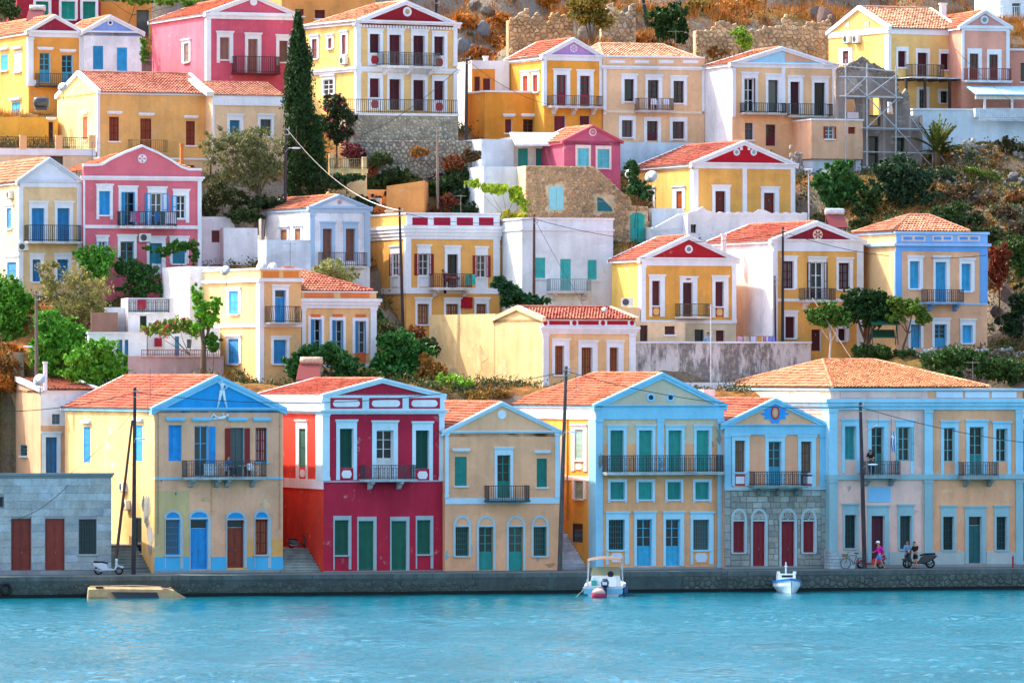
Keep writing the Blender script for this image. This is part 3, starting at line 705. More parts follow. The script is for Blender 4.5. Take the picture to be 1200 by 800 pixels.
# --- grey block house
h = House('stone_storehouse', 'low grey ashlar block house with two red-brown doors at the left end of the quay', -60, 130.5, 669, yh(-60) - .6, 15, 557, depth=9, col='8e9496', rev='9ca3a5', cat='house', ext=.5, ter=False)
for a, b in ((13.2, 36.5), (53, 75.7)):
    h.op('f', a, 607.5, b, 668, 'door', '8e3a2c', sur=None, rc=.18)
h.op('f', 92.5, 608, 113, 649, 'grl', '35464a', sur=None, rc=.2, sc='a9b4b6')
h.op('f', -14, 582, 4.5, 594, 'dark', '4a5a5c', sur=None, sill=False)
h.keep = []
h.finish(); h.flat(.25, '9a978e')
h.stones('f', -60, 560, 130.5, 668, .47, .75, 1.15, 'a6b2b6', .16, 'ashlar_block', .014, .02, .014)
h.band(554.5, 560, 'cornice', '7f8a8c', .16, steps=2)
# --- yellow house with the blue pediment
h = House('townhouse', 'yellow quay house with bright blue pediment, white relief figure and blue shutters', 181, 331.5, 668, yh(181), 19, 478, xs=76, col='ecb88c', rev='9fd0e6', ext=.5, ter=False)
h.sidecol('f0cc80')
h.zone('f', 181, 575, 222, 654, 'c3c07c'); h.zone('f', 264, 631, 331.5, 668, 'e2b866')
BP = '86c9e6'
h.op('f', 197.5, 498, 213, 540, 'sh', BLU, sur=None, sc=BP, ledge=6); h.op('f', 228, 499, 244, 558, 'open', BLU, sur=None, fc='5db4e0', ang=165, sc=BP, ledge=7, open_l=False)
h.op('f', 270, 501, 286, 558, 'open', '8c2a26', sur=None, fc='3a6a70', sc=BP, ledge=9, leaf=.8); h.op('f', 299.5, 501, 313, 541, 'bars', '8c2a26', sur=None, sc=BP, ledge=9, apron='e6d2c8')
for a, b, st, c, y0, y1, tp in ((194, 211, 'grl', '2f9bd0', 608.5, 650, 0), (223, 243.5, 'door', BLU, 608, 667, .5), (266, 286, 'door', '8a3c28', 609, 665, .4), (299, 314, 'bars', '8a3020', 608, 649.5, 0)):
    kw = dict(sur=(1, 10, 3.5), sc='a9bcc0', arch=BLU, bot=(16 if y1 < 655 else 0), apron=('9fc4d4' if (y1 < 655 and st != 'bars') else None))
    if st == 'door': kw['top'] = tp
    h.op('f', a, y0, b, y1, st, c, **kw)
h.op('s', 98, 500, 106, 541.5, 'sh', BLU, sur=None, ledge=5, n=1); h.op('s', 159, 498, 167, 540, 'sh', BLU, sur=None, ledge=5, n=1)
h.op('s', 159, 606, 166, 648, 'dark', '2a5a60', sur=None)
h.slab('f', 181, 652, 222, 673, 'plinth', '4db4de', .035); h.slab('f', 247.5, 652, 265, 673, 'plinth', '4db4de', .035); h.slab('f', 290.5, 652, 331.5, 673, 'plinth', '4db4de', .035)
h.gable(255, 439.5, '2a9ad6', BP, 'cc5a3a', t=.42, ov=.22); h.band(477.5, 481, 'cornice', BP, .22, side=False, steps=2)
h.slab('f', 181, 559, 331.5, 561.5, 'string_course', BP, .08)
h.balc(219, 312, 539.5, 559, 1.0, '3c4446', 'aeb9bb', brk=(226, 256, 268, 298), bc='9aa8aa')
for a in ((172, 598, 5, 22, '9a9c98', 1), (176, 632, 4, 20, 'a8a6a0', 2), (168, 590, 2, 8, '3a6470', 3), (172, 611, 2.2, 8, '35606c', 4), (126, 522, 3, 6, 'd8c0a0', 5), (132, 545, 3, 5, 'd8c4a8', 6), (129, 505, 2, 4, 'd8c4a8', 7)): h.patch('s', *a)
for a in ((189, 562, 1, 2, '5a7a80', 8), (206, 578, 1, 1.5, '5a7a80', 9), (240, 585, 6, 3, 'd8b088', 10), (310, 590, 5, 6, 'e4c098', 11)): h.patch('f', *a)
h.pipe('f', 185, 482, 625, 'a8926a', .03); h.pipe('f', 247.5, 562, 604, 'c0a078', .02); h.pipe('f', 327.5, 482, 620, 'b0946c', .03)
h.finish(); HB = h
def relief(h, name, px, py, segs, col='d8e8f2', sc=1.0):
    u0, z0 = h.u(px), h.zf(px, py); m = MB()
    for pts, rs in segs:
        m.tube([h.fr['f'](u0 + a * sc, .07, z0 + b * sc) for a, b in pts], [r * sc for r in rs], 8)
    return m.build(name, mat('plaster', col), h.root, smooth=True)
relief(h, 'relief_figure', 260, 478, [([(0, 1.0), (.0, 1.2), (.0, 1.35), (0, 1.42)], [.11, .09, .15, .06]), ([(0, 1.42), (.0, 1.5), (0, 1.58), (0, 1.68), (0, 1.73)], [.05, .06, .1, .09, .03]),
    ([(-.05, 1.0), (-.14, .55), (-.27, .02)], [.1, .075, .045]), ([(.05, 1.0), (.14, .55), (.27, .02)], [.1, .075, .045]),
    ([(.13, 1.36), (.3, 1.2), (.1, 1.05)], [.055, .045, .035]), ([(-.13, 1.36), (-.3, 1.5), (-.08, 1.62)], [.055, .045, .035])], sc=1.08)
relief(h, 'relief_figure', 257, 492, [([(-.15, .12), (.1, .12), (.32, .18), (.4, .2)], [.1, .1, .13, .06]), ([(.42, .22), (.5, .3), (.56, .36)], [.05, .1, .05]), ([(-.15, .12), (-.4, .36), (-.55, .1), (-.7, .08)], [.1, .07, .05, .03]), ([(.3, .22), (.2, .42), (.05, .3)], [.05, .04, .03]), ([(-.12, .1), (-.3, .08), (-.6, .04)], [.09, .06, .04])])
# --- red house
h = House('townhouse', 'crimson and orange-red quay house with white trim and dark green shutters', 379, 520.5, 668.5, yh(379), 19, 484, xs=303, col='b22a42', rev='e8eef2', ext=.5, ter=False, recess=.4)
h.sidecol('dc4230')
GRN = '14584a'
for a, b, y0, y1 in ((398, 414, 502, 548), (487, 503, 504, 549)):
    h.op('f', a, y0, b, y1, 'sh', GRN, sur=(4, 9, 4), sc='c6e3ef', bot=14, apron=('b22a42', 'e8f0f4'))
h.op('f', 441, 504, 461, 561, 'gdoor', 'd8d8d4', sur=(5, 10, 5), sc='c6e3ef', fc='d8d8d4')
for a, b, y0, y1, st in ((392, 408.5, 609, 650, 'sh'), (420, 438, 610, 668, 'sh'), (458.5, 476.5, 610, 668, 'sh'), (488.5, 504.5, 609, 649, 'sh')):
    h.op('f', a, y0, b, y1, st, '17604c', sur=(1.5, 5, 3), sc='9fb4b8', cor=False, rc=.2, bot=(17 if y1 < 655 else 0), sill=y1 < 655)
h.op('s', 351, 502, 359, 547, 'sh', GRN, sur=(4, 9, 2), n=1, bot=14, apron=('d83c2c', 'f0f0f0'))
h.band(480, 485, 'cornice', 'c6e3ef', .25, steps=3); h.slab('f', 379, 463, 520.5, 480, 'attic', 'c6e3ef', .10); h.slab('s', 303, 461, 379, 470.5, 'attic', 'eef2f4', .10)
h.zt2 = h.zt
for a, b in ((386.5, 424), (432, 471), (478.5, 515)):
    q = h.slab('f', a, 466, b, 478.5, 'attic_panel', 'b22a42', .115); a0, a1, z0, z1 = h.rect('f', a + 3, 468.5, b - 3, 476.5); r = (z1 - z0) / 2; zc = (z0 + z1) / 2; mm = MB()
    mm.prism(h.fr['f'], [(a0 + r - r * math.sin(math.pi * i / 8), zc - r * math.cos(math.pi * i / 8)) for i in range(9)] + [(a1 - r + r * math.sin(math.pi * i / 8), zc + r * math.cos(math.pi * i / 8)) for i in range(9)], .1, .14); mm.build('lozenge', mat('plaster', 'e4eef4'), q)
h.pil(379, 386, 484, 563, 'c6e3ef', side=371); h.pil(514.5, 520.5, 484, 563, 'c6e3ef'); h.slab('f', 379, 562.5, 520.5, 564.5, 'string_course', 'b9a6b4', .07); h.slab('s', 303, 560, 379, 571, 'string_course', 'f2eeee', .06)
h.balc(428, 487, 545, 561.5, 1.0, '3a3a40', 'bcc8cc', brk=(436, 470)); h.finish()
h.zt = at(379, 462, h.Y).z; h.dp0 = h.dp; h.gable(447.5, 443, 'b22a42', 'c6e3ef', 'cc5438', t=.3, ov=.1, back='gable'); HD = h
# attic body above the wall
mm = MB(); zq0, zq1 = h.zt2, h.zt
for f_, L_ in ((h.fr['f'], h.W), (h.fr['s'], h.dp), (lambda s, o, z: (h.W + o, s, z - h.zb), h.dp)): mm.quad(f_(0, 0, zq0), f_(L_, 0, zq0), f_(L_, 0, zq1), f_(0, 0, zq1))
mm.build('attic_wall', mat('plaster', 'c6e3ef'), h.root)
# --- yellow house with arched ground-floor openings
h = House('townhouse', 'ochre quay house with white oval in its gable and green arched ground-floor doors', 521.5, 656.5, 668.5, yh(521), 17, 506, depth=13, col='ecb684', rev='c8a874', ext=.5, ter=False)
TEAL = '1f8f86'
for a, b, y0, y1, st in ((533, 547, 535, 569, 'sh'), (629, 641, 537, 570.5, 'sh')): h.op('f', a, y0, b, y1, st, '22867a', sur=None, ledge=7, sc='cfdce0', rc=.15)
h.op('f', 582.5, 533, 598, 586.5, 'gdoor', '1f9484', sur=(3, 8, 3), sc='bedeea')
for a, b, y1, st in ((533.5, 549.5, 651, 'grl'), (561, 578, 668, 'gdoor'), (596, 613, 668, 'gdoor'), (625, 640.5, 651, 'grl')):
    h.op('f', a, 617, b, y1, st, '2a9a90' if st == 'gdoor' else '24736e', sur=(2.5, 12, 2.5), sc='aac6cc', arch='ecb684', fc='2a9a90' if st == 'gdoor' else '24736e')
h.gable(588, 470.5, 'e6bc8a', 'bedeea', 'c8643e', t=.26); h.band(504.5, 507.5, 'cornice', 'bedeea', .16, side=False, steps=2); h.disc(588, 485.5, .28, 'd8e6ee')
h.pil(650.5, 656.5, 507, 583, 'bedeea'); h.pil(521.5, 525.5, 507, 583, 'bedeea'); h.slab('f', 521.5, 583, 656.5, 590, 'string_course', 'bedeea', .06)
h.balc(573, 620, 569, 586, .9, '3c3a38', '4e5450', th=.12, scroll=False)
h.slab('f', 521.5, 668.3, 656.5, 676, 'base_course', '8f9a96', .075)
for a in ((523.5, 650, 2, 6, '8fb0b4', 12), (552.5, 643, 1.5, 4, '9ab4b4', 13), (630, 655, 2, 2.5, '9ab0b0', 14), (645, 662, 5, 3, 'c8a070', 15)): h.patch('f', *a)
h.finish()
# --- big yellow house with blue trim and long balcony
h = House('townhouse', 'wide yellow quay house with pale blue trim, long balcony and four green shuttered doors', 699, 848, 665, yh(699), 19, 474, xs=597, col='ecb078', rev='bcdcec', ext=.5, ter=False, recess=.3)
h.sidecol('f2bc50'); h.zone('f', 699, 474, 848, 520, 'cfc59a')
FT = '88cbe4'
for a, b in ((715, 731), (748.5, 764.5), (783, 799), (816, 831)): h.op('f', a, 504, b, 553, 'sh', '329a8c', sur=(3, 5, 3), sc='a6d9ea')
for a, b in ((715, 732), (748, 764.5), (782, 798), (814.5, 831)): h.op('f', a, 564.5, b, 585, 'sh', '2f9c94', sur=(2.7, 3.5, 2.7), sc='bcdcec', cor=False, bot=3.5)
h.op('f', 713, 608.5, 732, 644, 'grl', '2d7078', sur=(3, 8, 5), sc='a6d9ea', cor=True, bot=17, apron=('e2ae62', 'c4dcec')); h.op('f', 812, 608.5, 831, 644, 'grl', '2d7078', sur=(3, 8, 5), sc='a6d9ea', bot=17, apron=('e2ae62', 'c4dcec'))
for a, b in ((746, 764), (780, 797)): h.op('f', a, 608, b, 663, 'gdoor', '3fb0d4', sur=(3, 8, 4.5), sc='a6d9ea')
h.op('s', 674, 503, 684, 539, 'sh', '8fb0a4', sur=(4, 5, 4), n=1, bot=13, apron=('f2bc50', 'f0ece4'), sc='eef0f0'); h.op('s', 674, 563, 684, 584, 'sh', '8fb0a4', sur=(3, 3, 3), n=1, sc='eef0f0', cor=False); h.op('s', 671, 613, 683, 635, 'dark', '24504c', sur=None, sill=False)
h.gable(776, 436.5, 'c6c49e', FT, 'd0683c', t=.38, ov=.2, back='hip'); h.band(474, 477, 'cornice', FT, .24, side=False, steps=2); h.slab('f', 699, 477, 848, 491, 'frieze', FT, .09); h.slab('s', 597, 477, 699, 490.5, 'frieze', 'f4f0ec', .08)
for px in (762.5, 785.5): h.disc(px, 465.5, .27, '94d0e8', '1e3a48')
h.pil(699, 706, 491, 665, '94d0e8', side=691); h.pil(840.5, 848, 491, 665, '94d0e8'); h.pil(770, 777.5, 491, 552, '94d0e8'); h.slab('s', 597, 556, 691, 561.5, 'string_course', 'f2ece2', .05)
h.balc(712, 847, 533.5, 553, 1.05, '2e3436', 'b9c4c4', th=.16, brk=())
for a in ((842, 512, 2, 9, '8a9494', 16), (843.5, 500, 1.4, 4, '7a8888', 17), (703, 540, 2.5, 10, '8aa4a8', 18), (775, 545, 2, 6, '8aa8b0', 19), (833, 520, 3, 6, 'c8a878', 21)): h.patch('f', *a, d=.09 if a[0] in (842, 843.5, 703, 775) else .012)
h.pipe('s', 666, 492, 610, 'c88a4a', .05); h.pipe('f', 838, 500, 664, 'd0a878', .025)
h.finish(); HF = h
# --- stone ground-floor house with the emblem
h = House('townhouse', 'narrow quay house with grey stone ground floor and blue emblem in its gable', 848.8, 968, 663.5, yh(848) + .15, 18, 497, depth=13, col='ecb082', rev='cfe2ee', ext=.5, ter=False, recess=.3)
h.zone('f', 848.8, 573, 968, 700, '7e807a')
for a, b, y0 in ((861, 873, 516), (938.5, 951, 517)): h.op('f', a, y0, b, y0 + 37, 'bars', '7a5a44', sur=(3.5, 6, 5), sc='a6d9ea', bot=16, apron='b8a488')
h.op('f', 900.5, 517, 915.5, 569, 'gdoor', '3f9fb8', sur=(4, 6, 4), sc='a6d9ea', fc='3f9fb8')
for a, b, y1, st in ((859, 872.5, 647, 'sh'), (882, 896.5, 663, 'door'), (915.5, 931, 663, 'door'), (941, 954, 647, 'sh')):
    h.op('f', a, 610.5, b, y1, st, '84202c', sur=(2.4, 14, 3), sc='a9c0c4', arch='dark', rc=.22)
for px in (867, 946.5):
    q = h.slab('f', px - 7, 556, px + 7, 568.5, 'apron_panel', 'b4304e', .05); h.slab('f', px - 5, 558, px + 5, 566.5, 'apron_field', 'dce8ee', .065, parent=q)
h.gable(908, 466.5, 'e8ba8a', FT, 'cc5a3a', t=.34, ov=.2); h.band(497, 499.5, 'cornice', FT, .22, side=False, steps=2); h.slab('f', 848.8, 499.5, 968, 509, 'frieze', FT, .08)
h.pil(848.8, 856, 509, 571, FT); h.pil(960.5, 968, 509, 571, FT); h.slab('f', 848.8, 570, 968, 574, 'string_course', 'a9c8d2', .1)
h.balc(884, 946, 552.5, 569, 1.0, '2a3032', '8a9a98', brk=(892, 914, 936), bc='84908c'); h.finish()
# emblem: blue scrollwork with red oval
u0, z0 = h.u(908), h.zf(908, 483.5); F = h.fr['f']; mm = MB(); pts = []
for i in range(64):
    a = 2 * math.pi * i / 64; rx, rz = .82, .62; lob = 1 + .16 * math.cos(10 * a); w = abs(math.cos(a)) ** .6
    pts.append((u0 + rx * math.cos(a) * (.35 + .65 * w) * lob, z0 + rz * math.sin(a) * (1.0 if math.sin(a) > 0 else .95) * (1.05 - .35 * abs(math.cos(a))) * lob - .06))
mm.prism(F, pts, -.02, .05); em = mm.build('emblem', mat('plaster', '2e9ae0'), h.root)
for rx, rz, c, o_ in ((.3, .42, 'b83a3e', .07), (.2, .31, 'c8a878', .085), (.12, .2, 'd8b48c', .1)):
    mm = MB(); mm.prism(F, [(u0 + rx * math.cos(i * .3142), z0 + rz * math.sin(i * .3142)) for i in range(20)], .0, o_); mm.build('emblem_oval', mat('plaster', c), em)
h.stones('f', 856, 574.5, 962, 662.5, .36, .34, .72, '9aa29e', .3, 'stone', .03, .2, .03, parent=h.wall)
h.stones('f', 848.8, 574.5, 856, 662.5, .5, .4, .6, '95a2a2', .1, 'quoin', .02, .1, .05, parent=h.wall); h.stones('f', 962, 574.5, 968, 662.5, .5, .4, .6, '95a2a2', .1, 'quoin', .02, .1, .05, parent=h.wall)
HG = h
# --- big right-hand house
h = House('townhouse', 'long two-coloured quay mansion with white attic, hipped tile roof and two balconies', 973, 1198.5, 661, yh(973) - .2, 16, 455, xs=836, col='f0b080', rev='cfe0e6', ext=.5, ter=False, recess=.4)
h.zone('f', 973, 440, 1087, 700, 'f4c4b0'); h.sidecol('efd0a4')
HT = '9ed4e8'
for a, b, y0, y1, st in ((990, 1003.5, 499, 539, 'sh'), (1053, 1067, 500, 540, 'open'), (1106, 1119, 501, 541, 'ajar'), (1167, 1180.5, 502, 541, 'ajar')): h.op('f', a, y0, b, y1, st, '3f9c9c', sur=(3.5, 7, 4), sc=HT, bot=15, fc='8cc0c0', leaf=.42 if st == 'open' else .5, open_l=(st == 'open'), open_r=(st == 'open'))
for a, b in ((1021, 1036), (1136, 1152.5)): h.op('f', a, 500, b, 556, 'gdoor', '35807e', sur=(4, 7, 5), sc=HT, fc='6fb0ae')
LT = '94babf'
for a, b, y0 in ((990, 1003.5, 603), (1054.5, 1068, 604), (1105, 1118, 605), (1167.5, 1180, 605)): h.op('f', a, y0, b, y0 + 39, 'grl', '24585c', sur=(2.5, 12, 2.5), sc=LT)
h.op('f', 1021, 604, 1036.5, 661, 'door', '5e2434', sur=(4.5, 11, 5), sc=LT); h.op('f', 1135, 605, 1150.5, 660, 'door', '2e6a6a', sur=(4.5, 11, 5), sc=LT, top=.5)
h.band(467, 480, 'cornice', HT, .38, steps=3); h.band(455, 457.5, 'coping', HT, .14, steps=1)
for px0, px1 in ((985, 1010), (1017, 1045), (1050, 1079), (1097, 1128), (1131, 1159), (1162, 1191)):
    q = h.slab('f', px0, 459, px1, 466, 'attic_panel', 'd9c2b0' if px0 < 1090 else 'c6dcea', .05)
for px0, px1 in ((845, 875), (885, 925), (932, 962)): h.slab('s', px0, 458.5, px1, 466, 'attic_panel', 'f0dcbc', .05)
h.slab('s', 836, 476, 973, 483, 'frieze', 'f4ece4', .05)
for a, b, s_ in ((973, 981, 965), (1083, 1092.5, None), (1190, 1198.5, None)): h.pil(a, b, 480, 556, HT, .1, s_); h.pil(a, b, 562, 661, LT, .09, s_)
h.band(556, 562, 'string_course', LT, .14); h.slab('f', 973, 645, 1016, 668, 'plinth', 'b0bcb8', .05); h.slab('f', 1042, 646, 1130, 668, 'plinth', 'b0bcb8', .05); h.slab('f', 1156, 646, 1198, 668, 'plinth', 'b0bcb8', .05)
h.balc(1014, 1055, 540.5, 556.5, 1.0, '4a4442', '9aa8a8', th=.2, brk=(1018, 1047), bc='8c9896'); h.balc(1129, 1170, 541.5, 557.5, 1.0, '4a4442', '9aa8a8', th=.2, brk=(1134, 1162), bc='8c9896')
ur = h.W - 2.1; h.hip(.2, ur, .25, h.dp - .2, h.zt + .05, h.zt + 1.75, 3.4, ur - 3.8, h.dp * .48, 'd8895a')
h.pipe('f', 1081, 482, 655, 'c4b4a4', .03)
for a in ((995, 572, 2, 3, 'b8a8a0', 22), (1070, 600, 6, 3, 'd8b4a8', 23), (1110, 575, 6, 3, 'e8b888', 25)): h.patch('f', *a)
h.flat(.3); h.finish(); HH = h
tag(h.slab('f', 1017, 570, 1043.5, 588, 'wall_sign', '86bfe2', .06), None)
# --- neighbour at the far right edge
h = House('townhouse', 'sliver of blue and cream house at the right edge of the quay', 1200, 1290, 660, yh(1200) + 1.2, 16, 500, depth=9, col='e2c8a0', rev='cfe0e6', ext=.5, ter=False)
h.slab('f', 1200, 540, 1290, 575, 'painted_band', '4a9ad0', .04); h.gable(1245, 472, 'e2c8a0', PBLUE, 'cc5a3a'); h.finish()
for h, y, segs in ((HB, 667.5, ((181, 331.5),)), (HD, 668.3, ((379, 520.5),)), (HF, 664, ((699, 848),)), (HG, 663.2, ((848.8, 968),)), (HH, 661, ((973, 1198.5),))):
    for a, b in segs: h.slab('f', a, y, b, y + 8, 'base_course', '8a9694', .075)
# --- annex behind the yellow house, at the left
h = House('rear_annex', 'white and tan annex with low mauve tiled roof behind the grey block house', 47.5, 113, 560, HB.Y + HB.dp * HB.c + .3, 15, 457, xs=5, col='d8b484', rev='d8e4ea', ext=12, ter=False)
h.zone('f', 47.5, 440, 113, 498.5, 'eeeae4')
h.op('f', 53.5, 512, 67, 557, 'door', '2a6fa8', sur=(4.5, 5, 4), sc='c4dcea'); h.op('f', 61, 485, 70.5, 497, 'glz', '4a90b8', sur=None, sill=False); h.op('s', 24, 521, 32, 534, 'glz', '2f7a8c', sur=None)
h.ridge(5.5, 438.5, 'b86a54', back=False, verge='dfe3ea'); h.finish()
# ================================================================== the hillside houses
def mk(label, *a, **k): return House(k.pop('name', 'hillside_house'), label, *a, **k)
SW = 'e7edf6'
# ---- J: yellow house with white attic, two blocks (left block, right block)
h = mk('yellow two-storey house with flat parapet and small iron balcony above the quay roofs', 305, 353, 452, 18, 24, 316, xs=221, col='eec27a', rev=SW)
h.sidecol('f5cf86')
h.op('f', 322, 340, 335, 378, 'door', '3a9ad4', sur=(3, 5, 3), top=.4); h.op('f', 320.5, 398, 336, 426, 'sh', '3f9fd8', sur=3)
h.op('s', 269, 341, 280, 368, 'sh', '3f9fd8', sur=3); h.op('s', 268, 397, 280.5, 426, 'sh', '3590cc', sur=3)
h.pil(305, 309, 330, 452, side=301, cap=False); h.band(379, 383, 'string_course', pr=.08); h.band(326, 330, 'cornice', pr=.16); h.flat(.4, coping=SW)
for a, b in ((308, 327), (332, 350)): h.slab('f', a, 318, b, 325, 'attic_panel', 'e0823c', .03)
h.balc(317, 352, 359, 378, .85, '3a3030', 'c8c4bc', th=.1, bulge=.18, brk=(), scroll=False); h.finish()
h = mk('yellow front block with three blue shuttered windows and orange attic panels', 353.5, 441, 447, 19.6, 22, 341, depth=7, col='eec27a', rev=SW, recess=.3)
for a, b, y in ((364, 376.5, 374), (389, 402, 375), (416, 428.5, 376)): h.op('f', a, y, b, y + 38, 'open', '3a92cc', sur=(3, 4, 3), cor=False, leaf=.5, ang=60, fc='cfd8dc'); 
for a in (364, 390, 417): h.slab('f', a, 368, a + 11.5, 371.5, 'oval_panel', 'dd7440', .075)
h.pil(353.5, 358, 361, 447); h.pil(434, 441, 361, 447); h.band(349.5, 361, 'cornice', pr=.3, steps=3); h.band(341, 342.5, 'coping', pr=.08)
for a, b in ((357, 391), (399, 433)): h.slab('f', a, 343.5, b, 349, 'attic_panel', 'e07a44', .03)
h.hip(.1, h.W - .1, .3, 6.5, h.zt, h.zt + 1.5, .15, .9, 4, 'b8523c'); h.slab('f', 416, 413, 428.5, 424, 'apron_panel', 'd86a3c', .05); h.slab('f', 353.5, 426, 441, 430, 'string_course', SW, .06); h.flat(.2); h.finish()
# ---- K: white terraced cottage left of it
h = mk('whitewashed stepped house with plain walls above the flowering pergola', 222, 262, 400, 27, 20, 312, xs=190, col='f2f0f0', rev=SW, cat='house'); h.flat(.2); h.finish()
h = mk('low white terrace wall with iron stair rail beside the pergola', 150, 204, 392, 25, 10, 349, depth=4, col='f2f2f2', cat='wall', name='terrace_wall'); h.flat(.1); h.balc(151, 198, 351, 366, .2, '40484a', 'eeeeee', th=.1); h.op('f', 164, 370, 172, 392, 'dark', '3c6a6a', sur=None); h.slab('f', 161, 351.5, 170.5, 362, 'meter_box', '8e2a3c', .25); h.finish()
h = mk('small white cottage with two light blue doors behind the red railing', 104, 172, 424, 20, 8, 391, depth=4, col='f4f2f0', cat='house', name='cottage', ext=6); h.op('f', 138.5, 398, 143.5, 419, 'door', '4aa4d8', sur=None, n=1); h.op('f', 146, 398, 150.5, 419, 'door', '4aa4d8', sur=None, n=1); h.flat(.1, coping='e8e6e4'); h.finish()
h = mk('small white cottage with grey shuttered window under the bougainvillea pergola', 173, 258, 424, 21.5, 8, 384, depth=4, col='f2f0ea', cat='house', name='cottage', ext=6); h.op('f', 205, 394, 210, 418, 'door', '5aaade', sur=None, n=1); h.op('f', 219, 397.5, 224, 408, 'sh', '8a9498', sur=None, n=1); h.slab('f', 181, 396, 189.5, 406, 'meter_box', 'a02a3c', .2); h.flat(.1); h.finish()
h = mk('pinkish-grey plastered retaining wall with rust red railing', 150, 262, 446, 17.5, 8, 417, depth=3, col='bfa49a', cat='wall', name='retaining_wall', wear=1, ext=6); h.flat(.05)
h.balc(166, 256, 410, 417, .05, '8e4038', 'c8b0a8', th=.1, scroll=False); h.finish()
h = mk('brown rough-plastered wall beside the stone steps', 107, 138, 397, 23.5, 5, 366, depth=3, col='8a6a5c', cat='wall', name='garden_wall', wear=1); h.flat(.05); h.finish()
h = mk('white wall stepping up beside the pink house', 124, 152, 392, 26.5, 5, 360, depth=3, col='f0f0f2', cat='wall', name='garden_wall'); h.flat(.05); h.finish()
h = mk('white block with brown door behind the pink house', 236, 275, 305, 40, 12, 254, depth=5, col='f0eeea', name='outbuilding'); h.op('f', 248, 270, 257.5, 284, 'sh', '7a4038', sur=None, n=1, sill=False); h.flat(.2); h.finish()
h = mk('long low white wall behind the dish-topped roof terrace', 262, 302, 305, 39, 12, 267, depth=4, col='f0eeec', name='outbuilding'); h.flat(.2); h.finish()
# ---- L: cream house with brown slatted windows and red attic panels
h = mk('cream house with red attic panels and three brown slatted windows behind the blue-trimmed quay house', 636, 744.5, 452, 21, 30, 374, xs=579, col='edc684', rev=SW, recess=.28)
h.sidecol('f1d78f')
for a, b, y in ((650, 661, 405), (681, 694, 407), (714, 724.5, 407)): h.op('f', a, y, b, y + 34, 'bars', '8a4626', sur=(3.5, 7, 6), apron='d8a468')
h.pil(636, 642.5, 391, 452); h.pil(737, 744.5, 391, 452); h.band(382.5, 391, 'cornice', pr=.25, steps=3, side=False); h.slab('f', 636, 374, 744.5, 382.5, 'attic', SW, .06)
for a, b in ((643, 667), (677, 701), (711, 735)): h.slab('f', a, 375.8, b, 380.5, 'attic_panel', 'a8202c', .085)
for px in (638.5, 672.5, 706, 740): h.disc(px, 378.3, .16, 'a8202c', pr=.09, name='rosette')
h.dp = h.v(579); h.ridge(607, 361.5, 'b85448', verge='efd9a0'); h.finish()
L_ = h; vb = L_.v(503); h = mk('tall plain cream garden wall running back from the cream house gable', 503, 580, 474, L_.Y + vb * L_.c, -60, 369, depth=.4, col='f1d78f', cat='wall', name='garden_wall', ext=4, wear=1.0)
for a in ((560, 420, 10, 14, 'e0c890', 31), (530, 440, 8, 8, 'd8c496', 32), (590, 430, 6, 10, 'e4d09c', 33)): h.patch('f', *a)
h.finish()
# ---- M: stained wall
h = mk('long grey mould-streaked retaining wall with pale coping below the red pediment house', 745, 950, 458, 25, 12, 402, depth=.6, col='d4cdc8', cat='wall', name='retaining_wall', wallmat=mat('stained', 'd0c8c4'), ext=3); h.flat(.03, 'd8dce0', coping='dfe4ea'); h.finish()
h = mk('whitewashed kerb wall at the foot of the stained retaining wall', 747, 905, 468, 23.3, 12, 448, depth=1.2, col='e4e8f0', cat='wall', name='low_wall'); h.flat(.02); h.finish()
h = mk('cream parapet wall with rust marks behind the emblem house', 825, 838, 470, 17, 14, 456, depth=2, col='efe4d4', cat='wall', name='low_wall', ext=8, ter=False); h.finish()
# ---- N: yellow, red pediment
h = mk('golden yellow house with plain red pediment, white oval and small balcony above the stained wall', 752, 862.5, 420, 28, 20, 303, xs=717, col='eab04e', rev=SW, recess=.3)
h.sidecol('f6d264'); h.zone('f', 752, 378, 862.5, 420, 'ead8a8')
for a, b, y in ((764, 773.5, 329), (838, 848, 330)): h.op('f', a, y, b, y + 29, 'sh', '6a2a2e', sur=(3.5, 6, 5.5), bot=13, apron=('b0342c', 'e8c070'))
h.op('f', 800, 331, 811.5, 371, 'sh', '5a2a2c', sur=(3.5, 6, 5.5)); h.slab('f', 804, 326, 809, 328, 'plaque', 'b02c34', .08)
h.op('f', 814, 386, 825, 403, 'dark', '3a2a26', sur=None, sill=False); h.op('f', 839, 387, 849, 403, 'door', '6a2c26', sur=None)
h.gable(807, 275.5, 'b3262e', 'eceef6', 'cc5a40', t=.3); h.band(301.5, 304.5, 'cornice', 'eceef6', .2, side=False, steps=2); h.slab('f', 752, 304.5, 862.5, 311.5, 'frieze', 'eceef6', .06); h.disc(807, 292, .27, SW, '8a8080')
h.pil(752, 756.5, 311, 378, side=749); h.pil(857.5, 862.5, 311, 378); h.slab('f', 752, 375, 862.5, 379, 'string_course', SW, .08)
h.balc(797, 832, 356, 371, .8, '6a5a3a', 'e4e0dc', th=.12, scroll=False, brk=()); h.finish()
h = mk('low cream extension with dark door on top of the stained wall', 745, 803, 404, 26.5, 14, 377, depth=3, col='ead2a0', name='outbuilding'); h.op('f', 750, 381, 759, 400, 'door', '4a3030', sur=None); h.op('f', 779, 382, 791, 392, 'sh', '5a3030', sur=None); h.flat(.1); h.finish()
h = mk('cream boiler shed between the white house and the red pediment house', 719, 750, 404, 27.5, 14, 360, depth=2.5, col='e6cc96', name='outbuilding'); h.op('f', 738, 370, 745, 375, 'dark', '3a3a3c', sur=None, sill=False); h.flat(.1); h.finish()
